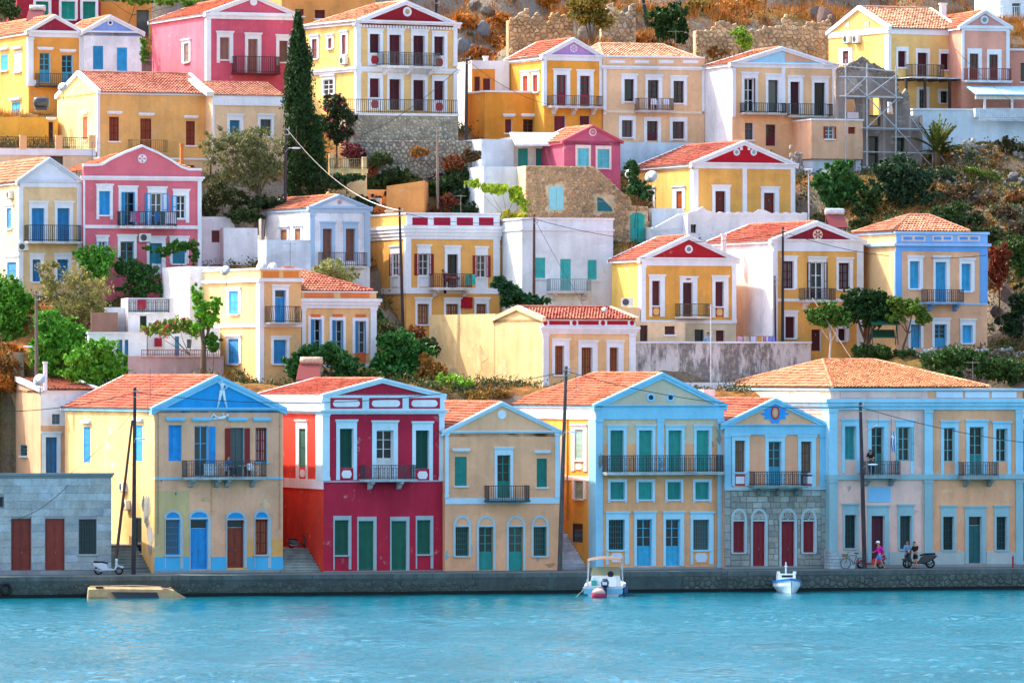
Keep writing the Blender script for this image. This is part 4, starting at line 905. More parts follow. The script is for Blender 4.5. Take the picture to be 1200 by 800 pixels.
# ---- O: white side wall, maroon pediment
h = mk('yellow house with maroon and cream pediment and tall white side wall', 906, 1011.5, 412, 28, 22, 281, xs=829, col='ecb85c', rev=SW, recess=.28)
h.sidecol('f4f2f0')
for a, b, y0, y1, st in ((918, 930, 306, 338, 'bars'), (982.5, 995.5, 308, 339, 'bars')): h.op('f', a, y0, b, y1, st, '4a1c22', sur=(2.5, 5, 4), apron='d8c8c0')
h.op('f', 950, 307, 965, 352, 'open', '4a1c22', sur=(3, 5, 3), leaf=.55, ang=150)
h.op('f', 920, 371, 931.5, 396, 'sh', '5a1e20', sur=(2.5, 6, 3)); h.op('f', 982, 385, 991, 399, 'sh', '5a1e20', sur=(2.5, 5, 4)); h.op('f', 951, 386, 962, 411, 'door', '6a2824', sur=None)
h.gable(957, 259, '8e2230', 'f0eef2', 'c8583e', t=.34); h.band(280, 283, 'cornice', 'f0eef2', .22, side=False, steps=2); h.slab('f', 906, 283, 1011.5, 294.5, 'frieze', SW, .06); h.disc(958, 275, .34, 'f0d8b0', spokes=6)
h.pil(906, 911, 294, 412, side=900, cap=False); h.pil(1004, 1011.5, 294, 412, cap=False); h.slab('f', 906, 350, 1011.5, 353.5, 'string_course', SW, .08)
h.balc(943, 979, 338, 352, .9, '5a4a44', 'e6e2dc', th=.14, brk=(946, 975)); h.finish()
# ---- P: blue trim house
h = mk('peach house with cornflower blue attic, corner strips and blue shutters', 1050, 1157, 409, 27, 22, 272, xs=1002, col='f0b888', rev=SW, recess=.28)
h.sidecol('f2cf8c'); PB = '6fa8e2'
for a, b, y in ((1066, 1077.5, 306), (1126.5, 1138, 309)): h.op('f', a, y, b, y + 32, 'sh', '48b4e4', sur=(2.5, 5, 4))
h.op('f', 1096, 307, 1109, 354, 'sh', '48b4e4', sur=(2.5, 6, 4)); h.op('f', 1095, 380, 1109, 408, 'gdoor', '48a8d8', sur=(3, 6, 4)); h.op('f', 1127.5, 381, 1139.5, 402, 'sh', '48b4e4', sur=(2.5, 6, 3.5)); h.op('f', 1067, 380, 1079, 408, 'door', '48a8d8', sur=(3, 4, 3))
h.band(271, 274, 'coping', 'a8cdf0', .12); h.band(284.5, 288, 'cornice', '9cc4ee', .2); h.slab('f', 1050, 274, 1157, 284.5, 'attic', '86b6e8', .05); h.slab('f', 1050, 288, 1157, 294.5, 'frieze', PB, .04); h.pil(1050, 1056.5, 294, 355, PB, cap=False, side=1049); h.pil(1148.5, 1157, 294, 355, PB, cap=False)
for a, b in ((1056, 1084), (1092, 1116), (1122, 1148)):
    q = h.slab('f', a, 276, b, 282.5, 'attic_panel', 'e8d4b8', .065); m_ = (a + b) / 2; h.slab('f', a + 2, 277.5, m_ - 1.5, 281, 'attic_inset', '5a9ae0', .08, parent=q); h.slab('f', m_ + 1.5, 277.5, b - 2, 281, 'attic_inset', '5a9ae0', .08, parent=q)
h.slab('f', 1050, 355, 1157, 357, 'string_course', 'a8cdf0', .07); h.balc(1087, 1129, 339.5, 354, .9, '5a3c34', '9cc0e4', th=.12, brk=(1092, 1122), bc=PB)
h.hip(-.2, h.W * .82, .2, h.dp, h.zt + .05, h.zt + 1.15, 2.3, 3.8, h.dp * .45, 'd07a58'); h.flat(.2); h.finish()
# ---- Q: yellow house with grey-white pediment, left edge
h = mk('pale yellow house with grey-white pediment, blue doors and long balcony at the left edge', 23, 95.5, 348, 34, 20, 212, xs=-40, col='efcf90', rev=SW)
h.sidecol('f6dca4')
for a, b in ((37, 52), (67, 81.5)): h.op('f', a, 244, b, 283, 'sh', '2f86bc', sur=(3, 7, 4), cor=True)
for a, b in ((38, 47.5), (67, 80)): h.op('f', a, 304, b, 330, 'sh', '2f86bc', sur=(3, 6, 4))
h.op('s', 8.5, 244, 14, 268, 'sh', '2f86bc', sur=3, n=1); h.op('s', 9, 307, 20, 326, 'sh', '2f86bc', sur=(3, 6, 4), n=1)
h.gable(58, 184.5, 'dfe3ea', 'cfd6de', 'd8855c', t=.3); h.band(211, 213.5, 'cornice', 'cfd6de', .16, side=False); h.slab('f', 23, 213.5, 95.5, 219.5, 'frieze', SW, .06); h.pil(23, 27, 219, 348, side=21, cap=False); h.pil(90, 95.5, 219, 348, cap=False)
h.balc(33, 95, 264, 283, .85, '2a3034', 'e0dcd6', th=.14, scroll=False, brk=()); h.finish()
# ---- R: pink house
h = mk('pink house with curved pediment gable, blue shutters and laundry on its balcony', 97.5, 236, 350, 35, 16, 207, depth=10, col='d9707c', rev=SW, recess=.28)
h.op('f', 116, 224, 129, 252, 'sh', '2f94cc', sur=(3, 7, 3), bot=5)
h.op('f', 142, 225, 158, 265, 'open', '2f94cc', sur=(3, 6, 3), fc='58a8c8', ang=70, leaf=.9); h.op('f', 177, 226, 190, 266, 'open', '2f94cc', sur=(4, 6, 5), leaf=1.1); h.op('f', 207, 229, 217.5, 256, 'open', '2f94cc', sur=(4, 6, 4), bot=5, open_r=False, leaf=1.1)
h.op('f', 116, 283, 124, 301, 'open', '2f94cc', sur=(3, 6, 3), leaf=.7); h.op('f', 141, 283, 157, 315, 'glz', '6a9aa8', sur=(3, 7, 3)); h.op('f', 175, 285, 190, 318, 'sh', '2f94a8', sur=(3, 7, 4)); h.op('f', 202, 285, 217, 309, 'sh', '3a9ab8', sur=(3, 7, 4))
h.pil(97.5, 99.5, 211, 350, cap=False); h.pil(231.5, 236, 211, 350, cap=False); h.band(206, 211, 'cornice', 'f0e6ea', .2, side=False, steps=2); h.slab('f', 97.5, 264, 236, 268, 'string_course', 'f0e6ea', .08)
# curved gable parapet
F = h.fr['f']; crv = [(97.5, 195), (112, 195), (120, 194), (130, 188), (148, 179.5), (166.5, 172.5), (185, 180.5), (200, 189), (212, 197), (221, 200), (236, 200)]
poly = [(h.u(a), h.zf(a, b)) for a, b in crv]; mm = MB(); mm.prism(F, [(0, h.zt - .1)] + [(h.W, h.zt - .1)] + poly[::-1], -.3, .02); P = mm.build('gable_parapet', mat('plaster', 'd9707c'), h.root)
mm = MB()
for (a, b), (c, d) in zip(poly, poly[1:]): mm.prism(F, [(a, b), (c, d), (c, d + .16), (a, b + .16)], -.34, .14)
mm.build('parapet_coping', mat('plaster', 'f2ecee'), P); h.tymp = 'd9707c'; h.disc(166.5, 186, .3, SW, spokes=4)
z = h.zb; za = poly[5][1] - .25; Rg = poly[5][0]; zl_ = h.zt + .35
o = h._roofbase([[(-.2, .35, zl_ - z), (-.2, 10, zl_ - z), (Rg, 10, za - z), (Rg, .35, za - z)], [(h.W, .35, zl_ - z), (Rg, .35, za - z), (Rg, 10, za - z), (h.W, 10, zl_ - z)]], 'd88a5c', ridge=[((Rg, .35, za - z), (Rg, 10, za - z))])
h._tiles([((-.2, 10, zl_ - z), (-.2, .35, zl_ - z), (Rg, 10, za - z), (Rg, .35, za - z)), ((h.W, .35, zl_ - z), (h.W, 10, zl_ - z), (Rg, .35, za - z), (Rg, 10, za - z))], 'd88a5c', o)
h.balc(141, 207, 248, 265, .8, '2c3436', 'e8e0e0', th=.16, scroll=False); h.finish()
# ---- S: small white house with light blue trim
h = mk('small weathered white house with pale blue trim and brown doors', 363, 433.5, 342, 35, 24, 243, xs=299, col='eeeef0', rev='b8cede', wear=1.2)
h.sidecol('f6f2ec'); SB = 'a9c2da'
for a, b in ((378, 389, ), (405, 416)): h.op('f', a, 268, b, 306, 'sh', '8a5a48', sur=(2.5, 7, 3.5), sc=SB)
h.op('s', 329, 269, 337, 295, 'sh', '9a6848', sur=(2, 3, 2), n=1); h.op('s', 346, 268, 353, 295, 'sh', '9a6848', sur=(2, 3, 2), n=1)
h.gable(397, 228, 'e8e8ee', SB, 'd0704a', t=.24, ov=.15); h.band(241.5, 244, 'cornice', SB, .16, side=False); h.slab('f', 363, 244, 433.5, 249.5, 'frieze', SB, .06); h.pil(363, 368.5, 250, 312, SB); h.pil(427, 433.5, 250, 312, SB); h.disc(398, 237, .14, 'c89a90', name='rosette')
h.balc(378, 430, 296, 312, .7, '6a4438', 'e0dcdc', th=.12, scroll=False); h.finish()
h = mk('light blue-washed stepped parapet wall below the weathered white house', 312, 364, 330, 31, 18, 281, depth=2, col='d0dfec', cat='wall', name='terrace_wall', wear=1.2)
for a, b, y in ((312, 322, 270), (331, 337, 270), (355, 364, 286)): pass
h.finish()
# ---- T: yellow, crimson attic panels
h = mk('yellow house with white attic set with crimson panels and dark red shutters', 476, 585.5, 388, 35.5, 20, 251, xs=434, col='ecb45c', rev=SW)
h.sidecol('eebb5e'); RS = '8e2424'
h.op('f', 491, 297, 502.5, 323, 'open', RS, sur=(2, 9, 2), fc='d8ccc8', leaf=.95, bot=14, apron=SW); h.op('f', 559, 299, 569.5, 325, 'open', RS, sur=(2, 9, 2), fc='d8ccc8', leaf=.95, bot=14, apron=SW); h.op('f', 524, 298, 536.5, 337, 'open', '5a2024', sur=(3, 9, 3), fc='4a2426', open_l=False, open_r=False)
h.op('s', 460, 297, 467, 323, 'open', RS, sur=(2, 8, 2), leaf=.9, bot=14, apron=SW)
for a, b in ((489, 502.5), (522.5, 537), (558, 570)): h.op('f', a, 356, b, 380, 'bars', '8a5a40', sur=(2.5, 6, 3), apron='e0b890')
h.band(264, 280, 'cornice', SW, .3, steps=4); h.slab('f', 476, 252, 585.5, 264, 'attic', SW, .05)
for a, b in ((483, 501), (508, 527.5), (535, 554), (561, 578)): h.slab('f', a, 255, b, 264, 'attic_panel', 'a31c38', .07)
h.pil(476, 481.5, 280, 338, side=474, cap=False); h.pil(578, 585.5, 280, 338, cap=False); h.band(337, 344, 'string_course', SW, .1)
h.balc(508, 553, 321, 337, .95, '6a3a3a', 'ded8d4', th=.16, brk=(512, 546)); h.flat(.4, coping=SW); h.finish()
h = mk('narrow yellow wing with roof terrace between the crimson-panel house and the white turquoise house', 585.8, 611.5, 388, 38.1, 20, 281, depth=6, col='ebb45e', rev=SW, name='house_wing'); h.op('f', 593, 296, 600, 313, 'open', 'b9d4dc', sur=(1, 2, 1), fc='4ab0b8', leaf=.5); h.flat(.1, coping=SW); h.slab('f', 586, 288, 611.5, 290, 'string_course', SW, .08)
m_ = MB(); F = h.fr['f']
for i in range(9): q = .1 + i * (h.W - .2) / 8; m_.box(F, q - .05, q + .05, -.12, -.02, h.zt + .12, h.zt + .8)
m_.box(F, 0, h.W, -.16, .02, h.zt + .8, h.zt + .92); m_.build('balustrade', mat('plaster', SW), h.root); h.finish()
# ---- U: white cube house, turquoise shutters
h = mk('plain white flat-roofed house with turquoise door, shutters and balcony', 611.8, 718.5, 375, 33, 15, 257, depth=9, col='e0eaf8', rev='e4e8f4', ext=4, recess=.16)
U_ = '46c4bc'
h.op('f', 627.5, 302, 639, 326, 'sh', U_, sur=None, n=1); h.op('f', 656.5, 303.5, 669, 341, 'sh', U_, sur=None); h.op('f', 688.5, 304.5, 699.5, 328, 'sh', U_, sur=None)
h.op('f', 656, 361, 669, 374, 'sh', U_, sur=None, sill=False); h.op('f', 688.5, 361.5, 699, 374, 'sh', U_, sur=None, sill=False)
h.band(268, 270, 'string_course', 'e6e8f2', .08); h.flat(.4, coping='eef0f8'); h.balc(645, 692.5, 327, 341, .85, '8a9a9a', 'dfe2ea', th=.14, scroll=False, brk=(650, 686)); h.finish()
h = mk('white back wing of the turquoise-shuttered house', 588, 612, 375, 40, 15, 257, depth=5, col='eceef4', ter=False, name='house_wing'); h.flat(.1); h.finish()
# ---- V: rough stone house
h = mk('rough tan rubble-stone house with pale blue shutter and arched green door', 616, 759.5, 282, 44, 12, 258, depth=.6, col='b8906a', rev='d8c0a0', name='stone_house', ext=6)
h.zt = h.zf(600, 258)
F = h.fr['f']; crv = [(616, 194), (695, 195), (700, 198), (740, 235), (740, 241), (759.5, 242), (759.5, 284), (616, 284)]
poly = [(h.u(a), h.zf(a, b)) for a, b in crv]; mm = MB(); mm.prism(F, poly, -5, -.06); mm.build('stone_core', mat('stone', 'd0b898', var=.15), h.root)
def inpoly(p, x, y):
    c = False; n = len(p)
    for i in range(n):
        (x1, y1), (x2, y2) = p[i], p[(i + 1) % n]
        if (y1 > y) != (y2 > y) and x < (x2 - x1) * (y - y1) / (y2 - y1) + x1: c = not c
    return c
hl = [h.rect('f', 643.5, 218.5, 660, 246), h.rect('f', 739, 249, 755.5, 284), h.rect('f', 700, 231, 718, 247.5)]
rubble('stone_facing', F, lambda s, z: inpoly(poly, s, z), poly[0][0], poly[4][0] + 3, poly[6][1], poly[0][1], .25, 'c4a07c', h.root, .4, .06, m=mat('stone', 'c8a684', var=.4, rust=1), holes=hl)
for nm, (a, b, c, d), cc in (('window', hl[0], '8cc8d0'),):
    mm = MB(); mm.box(F, a, b, -.08, .0, c, d); w_ = mm.build(nm, mat('paint', 'b8d8d8'), h.root)
    for k in range(2): mm = MB(); x_ = a + (b - a) * (k * .5 + .02); mm.box(F, x_, x_ + (b - a) * .46, .0, .03, c + .03, d - .03); mm.build('shutter', mat('paint', cc), w_)
a, b, c, d = hl[1]; mm = MB(); mm.prism(F, [(a, c), (b, c), (b, d - .3)] + [((a + b) / 2 + (b - a) / 2 * math.cos(math.pi * i / 8), d - .3 + .3 * math.sin(math.pi * i / 8)) for i in range(1, 8)] + [(a, d - .3)], -.06, .0); w_ = mm.build('door', mat('paint', '2aa698'), h.root)
mm = MB(); mm.box(F, (a + b) / 2 - .02, (a + b) / 2 + .02, 0, .03, c, d - .05); mm.build('door_seam', mat('paint', '1e7a70'), w_)
a, b, c, d = hl[2]; mm = MB(); mm.prism(F, [(a, c), (b, c), (b - .1, c + .25), (a + .35, d - .1), (a, d)], -.06, .0); mm.build('window', mat('paint', '1f6a74'), h.root)
TERR.append((h.X + 3, h.Y - 2, h.zb))
# white plaster walls left of the stone house
h = mk('white plastered terrace house wall with shaded porch left of the stone house', 567, 616.5, 262, 46, 20, 195, depth=5, col='d6e0e8', name='terrace_wall', cat='wall'); h.flat(.05); h.finish()
h = mk('tall white garden wall in shade left of the canopy', 564, 602, 240, 50.5, 25, 163, depth=5, col='cdd9e2', name='garden_wall', cat='wall'); h.flat(.05); h.finish()
h = mk('turquoise-doored porch house under a white canopy', 602, 660, 215, 52, 14, 160, depth=4, col='e0e2da', name='porch_house')
for a, b in ((607, 619), (628, 641), (651, 660)): h.op('f', a, 174, b, 196, 'door', '2a9a94', sur=None)
h.flat(.05); mm = MB(); F = h.fr['f']; z0 = h.zf(630, 157); mm.prism(lambda a, o, zz: (o, -a, zz - h.zb), [(0, z0 + .1), (1.7, z0 - .75), (1.7, z0 - .9), (0, z0 - .05)], -.3, h.W + .3); mm.build('canopy', mat('paint', 'dfe8ee'), h.root); h.finish()
# ---- W: small pink gabled house
h = mk('small raspberry pink gabled house with two pale blue shutters above the stone house', 661, 727, 226, 48.5, 20, 165, xs=630, col='bc5a76', rev='e8c8c0', recess=.12)
for a, b, y in ((676.5, 690, 174), (700, 714, 175)): h.op('f', a, y, b, y + 22, 'sh', '6cc4d4', sur=(2.2, 4, 2.2), sc='eccfc4', cor=False, bot=2)
h.gable(694, 147, 'bc5a76', 'c25a70', 'd08458', t=.16, ov=.2); h.disc(694.5, 155, .27, 'f0dcd8', spokes=8); h.finish()
# ---- X: yellow with red pediment
h = mk('yellow house with bright red pediment with two round portholes and a white scalloped terrace', 813, 931.5, 256, 46, 22, 191, xs=745, col='ecb858', rev=SW)
h.sidecol('f2c868')
for a, b, y in ((838, 850.5, 224), (895, 908, 226)): h.op('f', a, y, b, y + 27, 'door', '6a2a20', sur=(3.5, 6, 5)); 
h.op('s', 793, 224, 800, 245, 'door', 'a04a1c', sur=(4, 5, 3), n=1); h.op('s', 759, 223, 766, 245, 'sh', '7a8a94', sur=(2, 3, 2), n=1)
h.gable(872, 165, 'b91c2c', 'eceef6', 'c25c48', t=.32); h.band(190, 193, 'cornice', 'eceef6', .22, side=False, steps=2); h.slab('f', 813, 193, 931.5, 198, 'frieze', SW, .05)
for px in (863, 883): h.disc(px, 178.5, .24, SW, '8aa0a8')
h.slab('f', 867, 172, 870, 176, 'relief_scroll', SW, .06); h.slab('f', 876, 172, 879, 176, 'relief_scroll', SW, .06)
h.pil(813, 818, 198, 256, side=810, cap=False); h.pil(870, 875, 198, 256, cap=False); h.pil(926.5, 931.5, 198, 256, cap=False); h.slab('s', 745, 194, 813, 199, 'frieze', SW, .05); h.finish()
h = mk('white scalloped terrace wall in front of the bright red pediment house', 806, 946, 285, 43.5, 16, 252, depth=2.4, col='e8ebf4', cat='wall', name='terrace_wall', ext=4)
F = h.fr['f']; mm = MB(); pts = [(0, h.zt - .02)]; n = 40
for i in range(n + 1):
    q = h.W * i / n; x_ = i / n; hh = .15 + (.35 * max(0, 1 - abs(x_ - .12) / .08)) + .3 * max(0, 1 - abs(x_ - .62) / .06) + .1 * math.sin(x_ * 40) ** 2; pts.append((q, h.zt + hh))
pts.append((h.W, h.zt - .02)); mm.prism(F, pts, -.25, .02); mm.build('scalloped_parapet', mat('plaster', 'eceef6'), h.root); h.op('f', 809.5, 263, 816, 273, 'dark', '30484c', sur=None, sill=False); h.flat(.02); h.finish()
h = mk('white stair ramp wall left of the scalloped terrace', 765, 806, 286, 44, 16, 266, depth=1.6, col='dfe6ee', cat='wall', name='stair_wall', ext=3); F = h.fr['f']; mm = MB(); mm.prism(F, [(0, h.zt - .3), (h.W, h.zt), (h.W, h.zt + 1.0), (h.W * .75, h.zt + .9), (0, h.zt - .1)], -.3, .03); mm.build('sloping_parapet', mat('plaster', 'e6eaf2'), h.root); h.finish()
h = mk('short blue-white garden wall beside the arched green door', 764, 802, 284, 46, 12, 244, depth=1, col='d4e0ea', cat='wall', name='garden_wall'); h.finish()
# ---- Y: large yellow house top centre
h = mk('large yellow mansion with maroon pediment, maroon shutters and two balconies beside the cypress', 418, 535.5, 136, 56, 30, 25, xs=358, col='efc878', rev=SW)
h.sidecol('f3cf72'); MR = '5e1c26'
for r_, y in ((0, 40), (1, 92)):
    dy = 0
    for a, b, d in ((433, 445, 0), (508.5, 520.5, 3)): h.op('f', a, y + d, b, y + d + 22.5, 'sh', MR, sur=(2.5, 5, 3.5), bot=15, apron=(SW, 'a8383a'))
    for a, b, d in ((456, 469.5, 1), (484, 497.5, 2)): h.op('f', a, y + d, b, y + d + 36, 'sh', MR, sur=(2.5, 6, 3.5))
h.op('s', 366, 46, 372, 69, 'sh', '7a3a38', sur=(2, 4, 2), n=1); h.op('s', 385, 45, 389.5, 57, 'sh', '7a3a38', sur=(2, 4, 2), n=1); h.op('s', 401, 41, 406, 64, 'sh', '7a3a38', sur=(2, 4, 2), n=1); h.op('s', 379, 93, 391, 111, 'open', '7a3a38', sur=(2, 4, 2), open_l=False, open_r=False)
h.gable(475, 1, '96222c', 'f2f0f2', 'd89468', t=.3, back='hip'); h.band(23, 27, 'cornice', 'f2f0f2', .28, steps=2)
m_ = MB(); F = h.fr['f']
for i in range(34): q = i * h.W / 34; m_.box(F, q, q + h.W / 68, -.02, .14, h.zt - .42, h.zt - .24)
m_.build('dentils', mat('plaster', SW), h.root); h.disc(477, 14, .34, SW, 'b89a6a')
h.pil(418, 422.5, 28, 78, side=416); h.pil(531, 535.5, 28, 78); h.pil(418, 422.5, 84, 134, side=416); h.pil(531, 535.5, 84, 134); h.band(78, 84, 'string_course', SW, .2, steps=2)
h.balc(449, 516, 62, 77.5, 1.0, '5a544e', 'eceaea', th=.16, brk=(454, 480, 506), bc=SW); h.finish()
h = mk('curved rubble terrace wall with iron railing below the large yellow mansion', 405, 537, 166, 53, 14, 135, depth=3, col='aba090', cat='wall', name='retaining_wall', wallmat=mat('stone', 'a8a090', var=.2)); rubble('stone_facing', h.fr['f'], lambda s, z: True, 0, h.W, h.zb - 1, h.zt, .3, 'b4aa98', h.root, .35, .08); h.flat(.02, coping='eceaea'); h.balc(404, 536, 117, 133, .0, '4a4a48', 'eceaea', th=.1, scroll=False); h.finish()
h = mk('lower dry-stone retaining wall under the curved terrace', 410, 560, 196, 50.5, 10, 164, depth=2, col='9c9486', cat='wall', name='retaining_wall', wallmat=mat('stone', '9c9486', var=.2)); rubble('stone_facing', h.fr['f'], lambda s, z: True, 0, h.W, h.zb - 1, h.zt, .34, 'a8a294', h.root, .35, .12); h.flat(.02); h.finish()
# ---- Z1 orange with lilac pediment, Z2 cream
h = mk('orange-yellow house with lilac pediment, wheel emblem and dark red doors', 637.5, 705.5, 166, 58, 22, 65, xs=596, col='e8a63e', rev=SW)
h.sidecol('edb144')
for a, b, y in ((652, 664, 88), (679.5, 691.5, 89)): h.op('f', a, y, b, y + 36, 'gdoor', '8a2434', sur=(3.5, 6, 4)); 
for a, b in ((649.5, 663), (679.5, 691.5)): h.op('f', a, 136, b, 154, 'sh', '7a2a34', sur=None, sill=False)
h.op('s', 613, 89, 619, 108, 'sh', 'a83a28', sur=(2, 5, 2), n=1); h.op('s', 625, 88, 630.5, 108, 'sh', 'a83a28', sur=(2, 5, 2), n=1)
h.gable(672, 44.5, 'b98cc0', 'eeecf4', 'cc5a3a', t=.3); h.band(64, 67, 'cornice', 'eeecf4', .2, steps=2); h.slab('f', 637.5, 67, 705.5, 71.5, 'frieze', SW, .05); h.slab('s', 596, 68, 637.5, 73, 'frieze', SW, .05); h.disc(672, 57, .28, 'e8d8d8', spokes=6); h.pil(637.5, 640.5, 71, 124, side=636, cap=False); h.pil(702, 705.5, 71, 124, cap=False)
h.balc(647, 706, 112.5, 124.5, .85, '6a5548', 'e0dce0', th=.14, brk=(651, 674, 697), bc='e4d8d0', scroll=False); h.finish()
h = mk('orange lower block with small dark windows left of the lilac pediment house', 568, 637, 166, 58.5, 20, 108, xs=548, col='e29a36', rev=SW)
h.op('f', 613, 140, 626, 156, 'glz', '7a2430', sur=None, ledge=4); h.op('f', 592, 140, 600, 156, 'sh', '7a2c36', sur=None, ledge=4, n=1); h.flat(.1, coping=SW); h.finish()
h = mk('white stair turret and orange wall left of the orange house', 553, 597, 166, 63, 16, 71, depth=4, col='eceaf0', rev=SW); h.zone('f', 553, 81, 580, 170, 'de9836'); h.op('f', 556, 90, 563, 118, 'sh', '6a2a2c', sur=None, n=1); h.op('f', 566, 92, 575, 126, 'sh', '6a2a2c', sur=None, n=1); h.flat(.1); h.finish()
h = mk('cream house with panelled attic, white chairs on its balcony and dark red windows', 707, 825.5, 168, 59.5, 18, 66, depth=9, col='ecc992', rev=SW)
for a, b, y, st in ((731.5, 743, 93, 'dark'), (789, 801.5, 95, 'glz')): h.op('f', a, y, b, y + 26, st, '5a2028', sur=(3.5, 5, 3.5), cor=True, bot=3)
h.op('f', 759, 94, 772, 129, 'gdoor', '5a2430', sur=(3, 5, 4), fc='5a2430')
for a, b, y0, y1, st in ((728.5, 741.5, 141, 161, 'glz'), (758, 771, 142, 165, 'gdoor'), (788, 802, 142.5, 163, 'glz')): h.op('f', a, y0, b, y1, st, '6a2c3a', sur=(3.5, 5, 3.5), cor=False, bot=3)
h.band(77, 81, 'cornice', SW, .2, steps=2); h.slab('f', 707, 66, 825.5, 68, 'coping', SW, .1)
for a, b in ((711, 735), (741, 763), (769, 792), (797, 821)): q = h.slab('f', a, 69, b, 76, 'attic_panel', 'e6c48e', .05); h.slab('f', a + 3, 71, b - 3, 74, 'attic_inset', SW, .07, parent=q)
h.pil(707, 710.5, 81, 134, cap=False); h.pil(822.5, 825.5, 81, 134, cap=False); h.slab('f', 707, 130, 825.5, 133, 'string_course', 'f0dcb4', .07)
h.balc(749, 789, 115.5, 129.5, .9, '7a5a50', 'cfc4bc', th=.14, scroll=False, brk=()); h.hip(.1, h.W - .2, .3, 8.6, h.zt - .1, h.zt + 1.05, 1.2, h.W - 1.6, 4.5, 'dca07c'); h.flat(.3); h.finish()
h = mk('pale blue plastered wall beneath the cream panelled house', 727, 813, 200, 57, 16, 166.5, depth=2, col='b8d2dc', cat='wall', name='retaining_wall'); h.flat(.02); h.finish()
# ---- AA
h = mk('cream house with light blue pediment, white side wall and black balconies', 858, 979, 174, 57, 20, 74, xs=826, col='ecc68c', rev=SW)
h.sidecol('f4f3f2')
for a, b, y0, y1, st, c in ((872, 884, 92, 131, 'open', '7a2a2c'), (900, 912, 94, 132, 'dark', '4a2024'), (926, 937, 96, 134, 'sh', '4a1c24'), (954, 967, 97, 136, 'dark', '3a2030')): h.op('f', a, y0, b, y1, st, c, sur=(3, 6, 4), open_l=False, leaf=.7, ang=80)
h.op('f', 873, 144, 883, 164, 'glz', '7a5a7a', sur=None); h.op('f', 897.5, 146, 909.5, 171, 'gdoor', '6a2028', sur=None)
h.gable(916, 55, 'a8d4e6', 'eef2f8', 'cc7a54', t=.28, ov=.2); h.band(73, 76, 'cornice', SW, .2, side=False, steps=2); h.slab('f', 858, 76, 979, 80, 'frieze', SW, .05)
for a in (858, 916, 975): h.pil(a, a + 4, 80, 137, cap=False)
u1, u2, z1_, z2_ = h.u(920), h.u(969), h.zf(940, 72.5), h.zf(920, 60); mm = MB(); mm.prism(h.fr['f'], [(u1, z1_), (u2 - .5, z1_), (u1, z2_)], -.02, .03); mm.build('tympanum_panel', mat('plaster', 'd8ae88'), h.root)
h.balc(873, 921, 121, 132.5, .9, '1e2224', 'c8c4bc', th=.12, scroll=False); h.balc(925, 976, 122, 136, .9, '3c3e40', 'c8c4bc', th=.12, scroll=False); h.finish()
h = mk('beige box extension on white supports beside the grey ruin', 951, 1011, 186, 55, 18, 141, xs=927, col='e2c092', rev='e2c092', ext=0)
h.op('f', 967, 148, 977.5, 163, 'open', 'b0402c', sur=None, leaf=.35, fc='c8d4dc'); h.op('f', 994, 149, 1002.5, 157, 'sh', '8a3a28', sur=None, fc='8a3a28', sill=False); h.flat(.05, coping='e8eaf0'); h.finish()
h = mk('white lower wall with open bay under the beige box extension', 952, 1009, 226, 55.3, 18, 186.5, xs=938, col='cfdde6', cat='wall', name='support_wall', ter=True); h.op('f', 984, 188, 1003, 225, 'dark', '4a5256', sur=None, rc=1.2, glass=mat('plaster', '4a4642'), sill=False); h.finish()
# ---- AC ruin
h = mk('roofless grey ruined house with broken gable behind scaffolding', 979.5, 1081, 197, 56.5, 12, 135, depth=6, col='9a8f84', rev='8a8078', name='ruined_house', wear=1.6, recess=.5)
F = h.fr['f']; prof = [(979.5, 135), (979.5, 81), (985, 78), (990, 79), (997, 73), (1004, 71), (1010, 66), (1014, 68), (1019, 74), (1026, 75), (1034, 80), (1041, 83), (1047, 84), (1051, 88), (1052, 108), (1058, 110), (1062, 104), (1066, 112), (1067, 135)]
poly = [(h.u(a), h.zf(a, b) - .003) for a, b in prof]
ok = [h.rect('f', 992, 116, 1003, 131), h.rect('f', 1019, 112, 1032, 135), h.rect('f', 1040, 119, 1047, 134)]
us = sorted({p[0] for p in poly} | {q for a in ok for q in a[:2]}); mm = MB()
def topz(u):
    for (a, b), (c, d) in zip(poly[1:], poly[2:]):
        if a <= u <= c: return b + (d - b) * (u - a) / max(1e-6, c - a)
    return h.zt
for a, b in zip(us, us[1:]):
    if b - a < .01 or (a + b) / 2 > poly[-1][0]: continue
    cs = sorted([(o_[2], o_[3]) for o_ in ok if o_[0] - .01 <= (a + b) / 2 <= o_[1] + .01]); z_ = h.zt
    for c, d in cs:
        if c > z_: mm.prism(F, [(a, z_), (b, z_), (b, c), (a, c)], -.5, 0)
        z_ = d
    mm.prism(F, [(a, z_), (b, z_), (b, topz(b - .001)), (a, topz(a + .001))], -.5, 0)
mm.build('broken_gable', mat('plaster', '9a8f84', wear=1.6), h.root)
h.op('f', 1018, 160, 1029.5, 195, 'dark', '3c4a4a', sur=None, sill=False, rc=.5); h.op('f', 1051, 162, 1060, 186, 'dark', '3c4a4a', sur=None, sill=False, rc=.5)
h.op('f', 1019, 135.2, 1032, 148, 'dark', '5a544a', sur=None, sill=False, rc=.5, glass=mat('plaster', 'e0bc74')); h.slab('f', 1044, 159.5, 1067, 161.5, 'lintel', 'c8c4bc', .1); h.slab('f', 993, 131.5, 1006, 139, 'plaster_patch', 'e8cfd0', .02); h.finish(); HR = h
for a, b, y0, y1 in ((979.5, 1081, 150, 153), (979.5, 1052, 112, 114)): h.slab('f', a, y0, b, y1, 'floor_beam', 'a89c90', .06)
for px in (981, 1012, 1036, 1066, 1079): h.slab('f', px - 1.5, 135 if px > 1040 else 116, px + 1.5, 197, 'concrete_column', 'a89e92', .05)
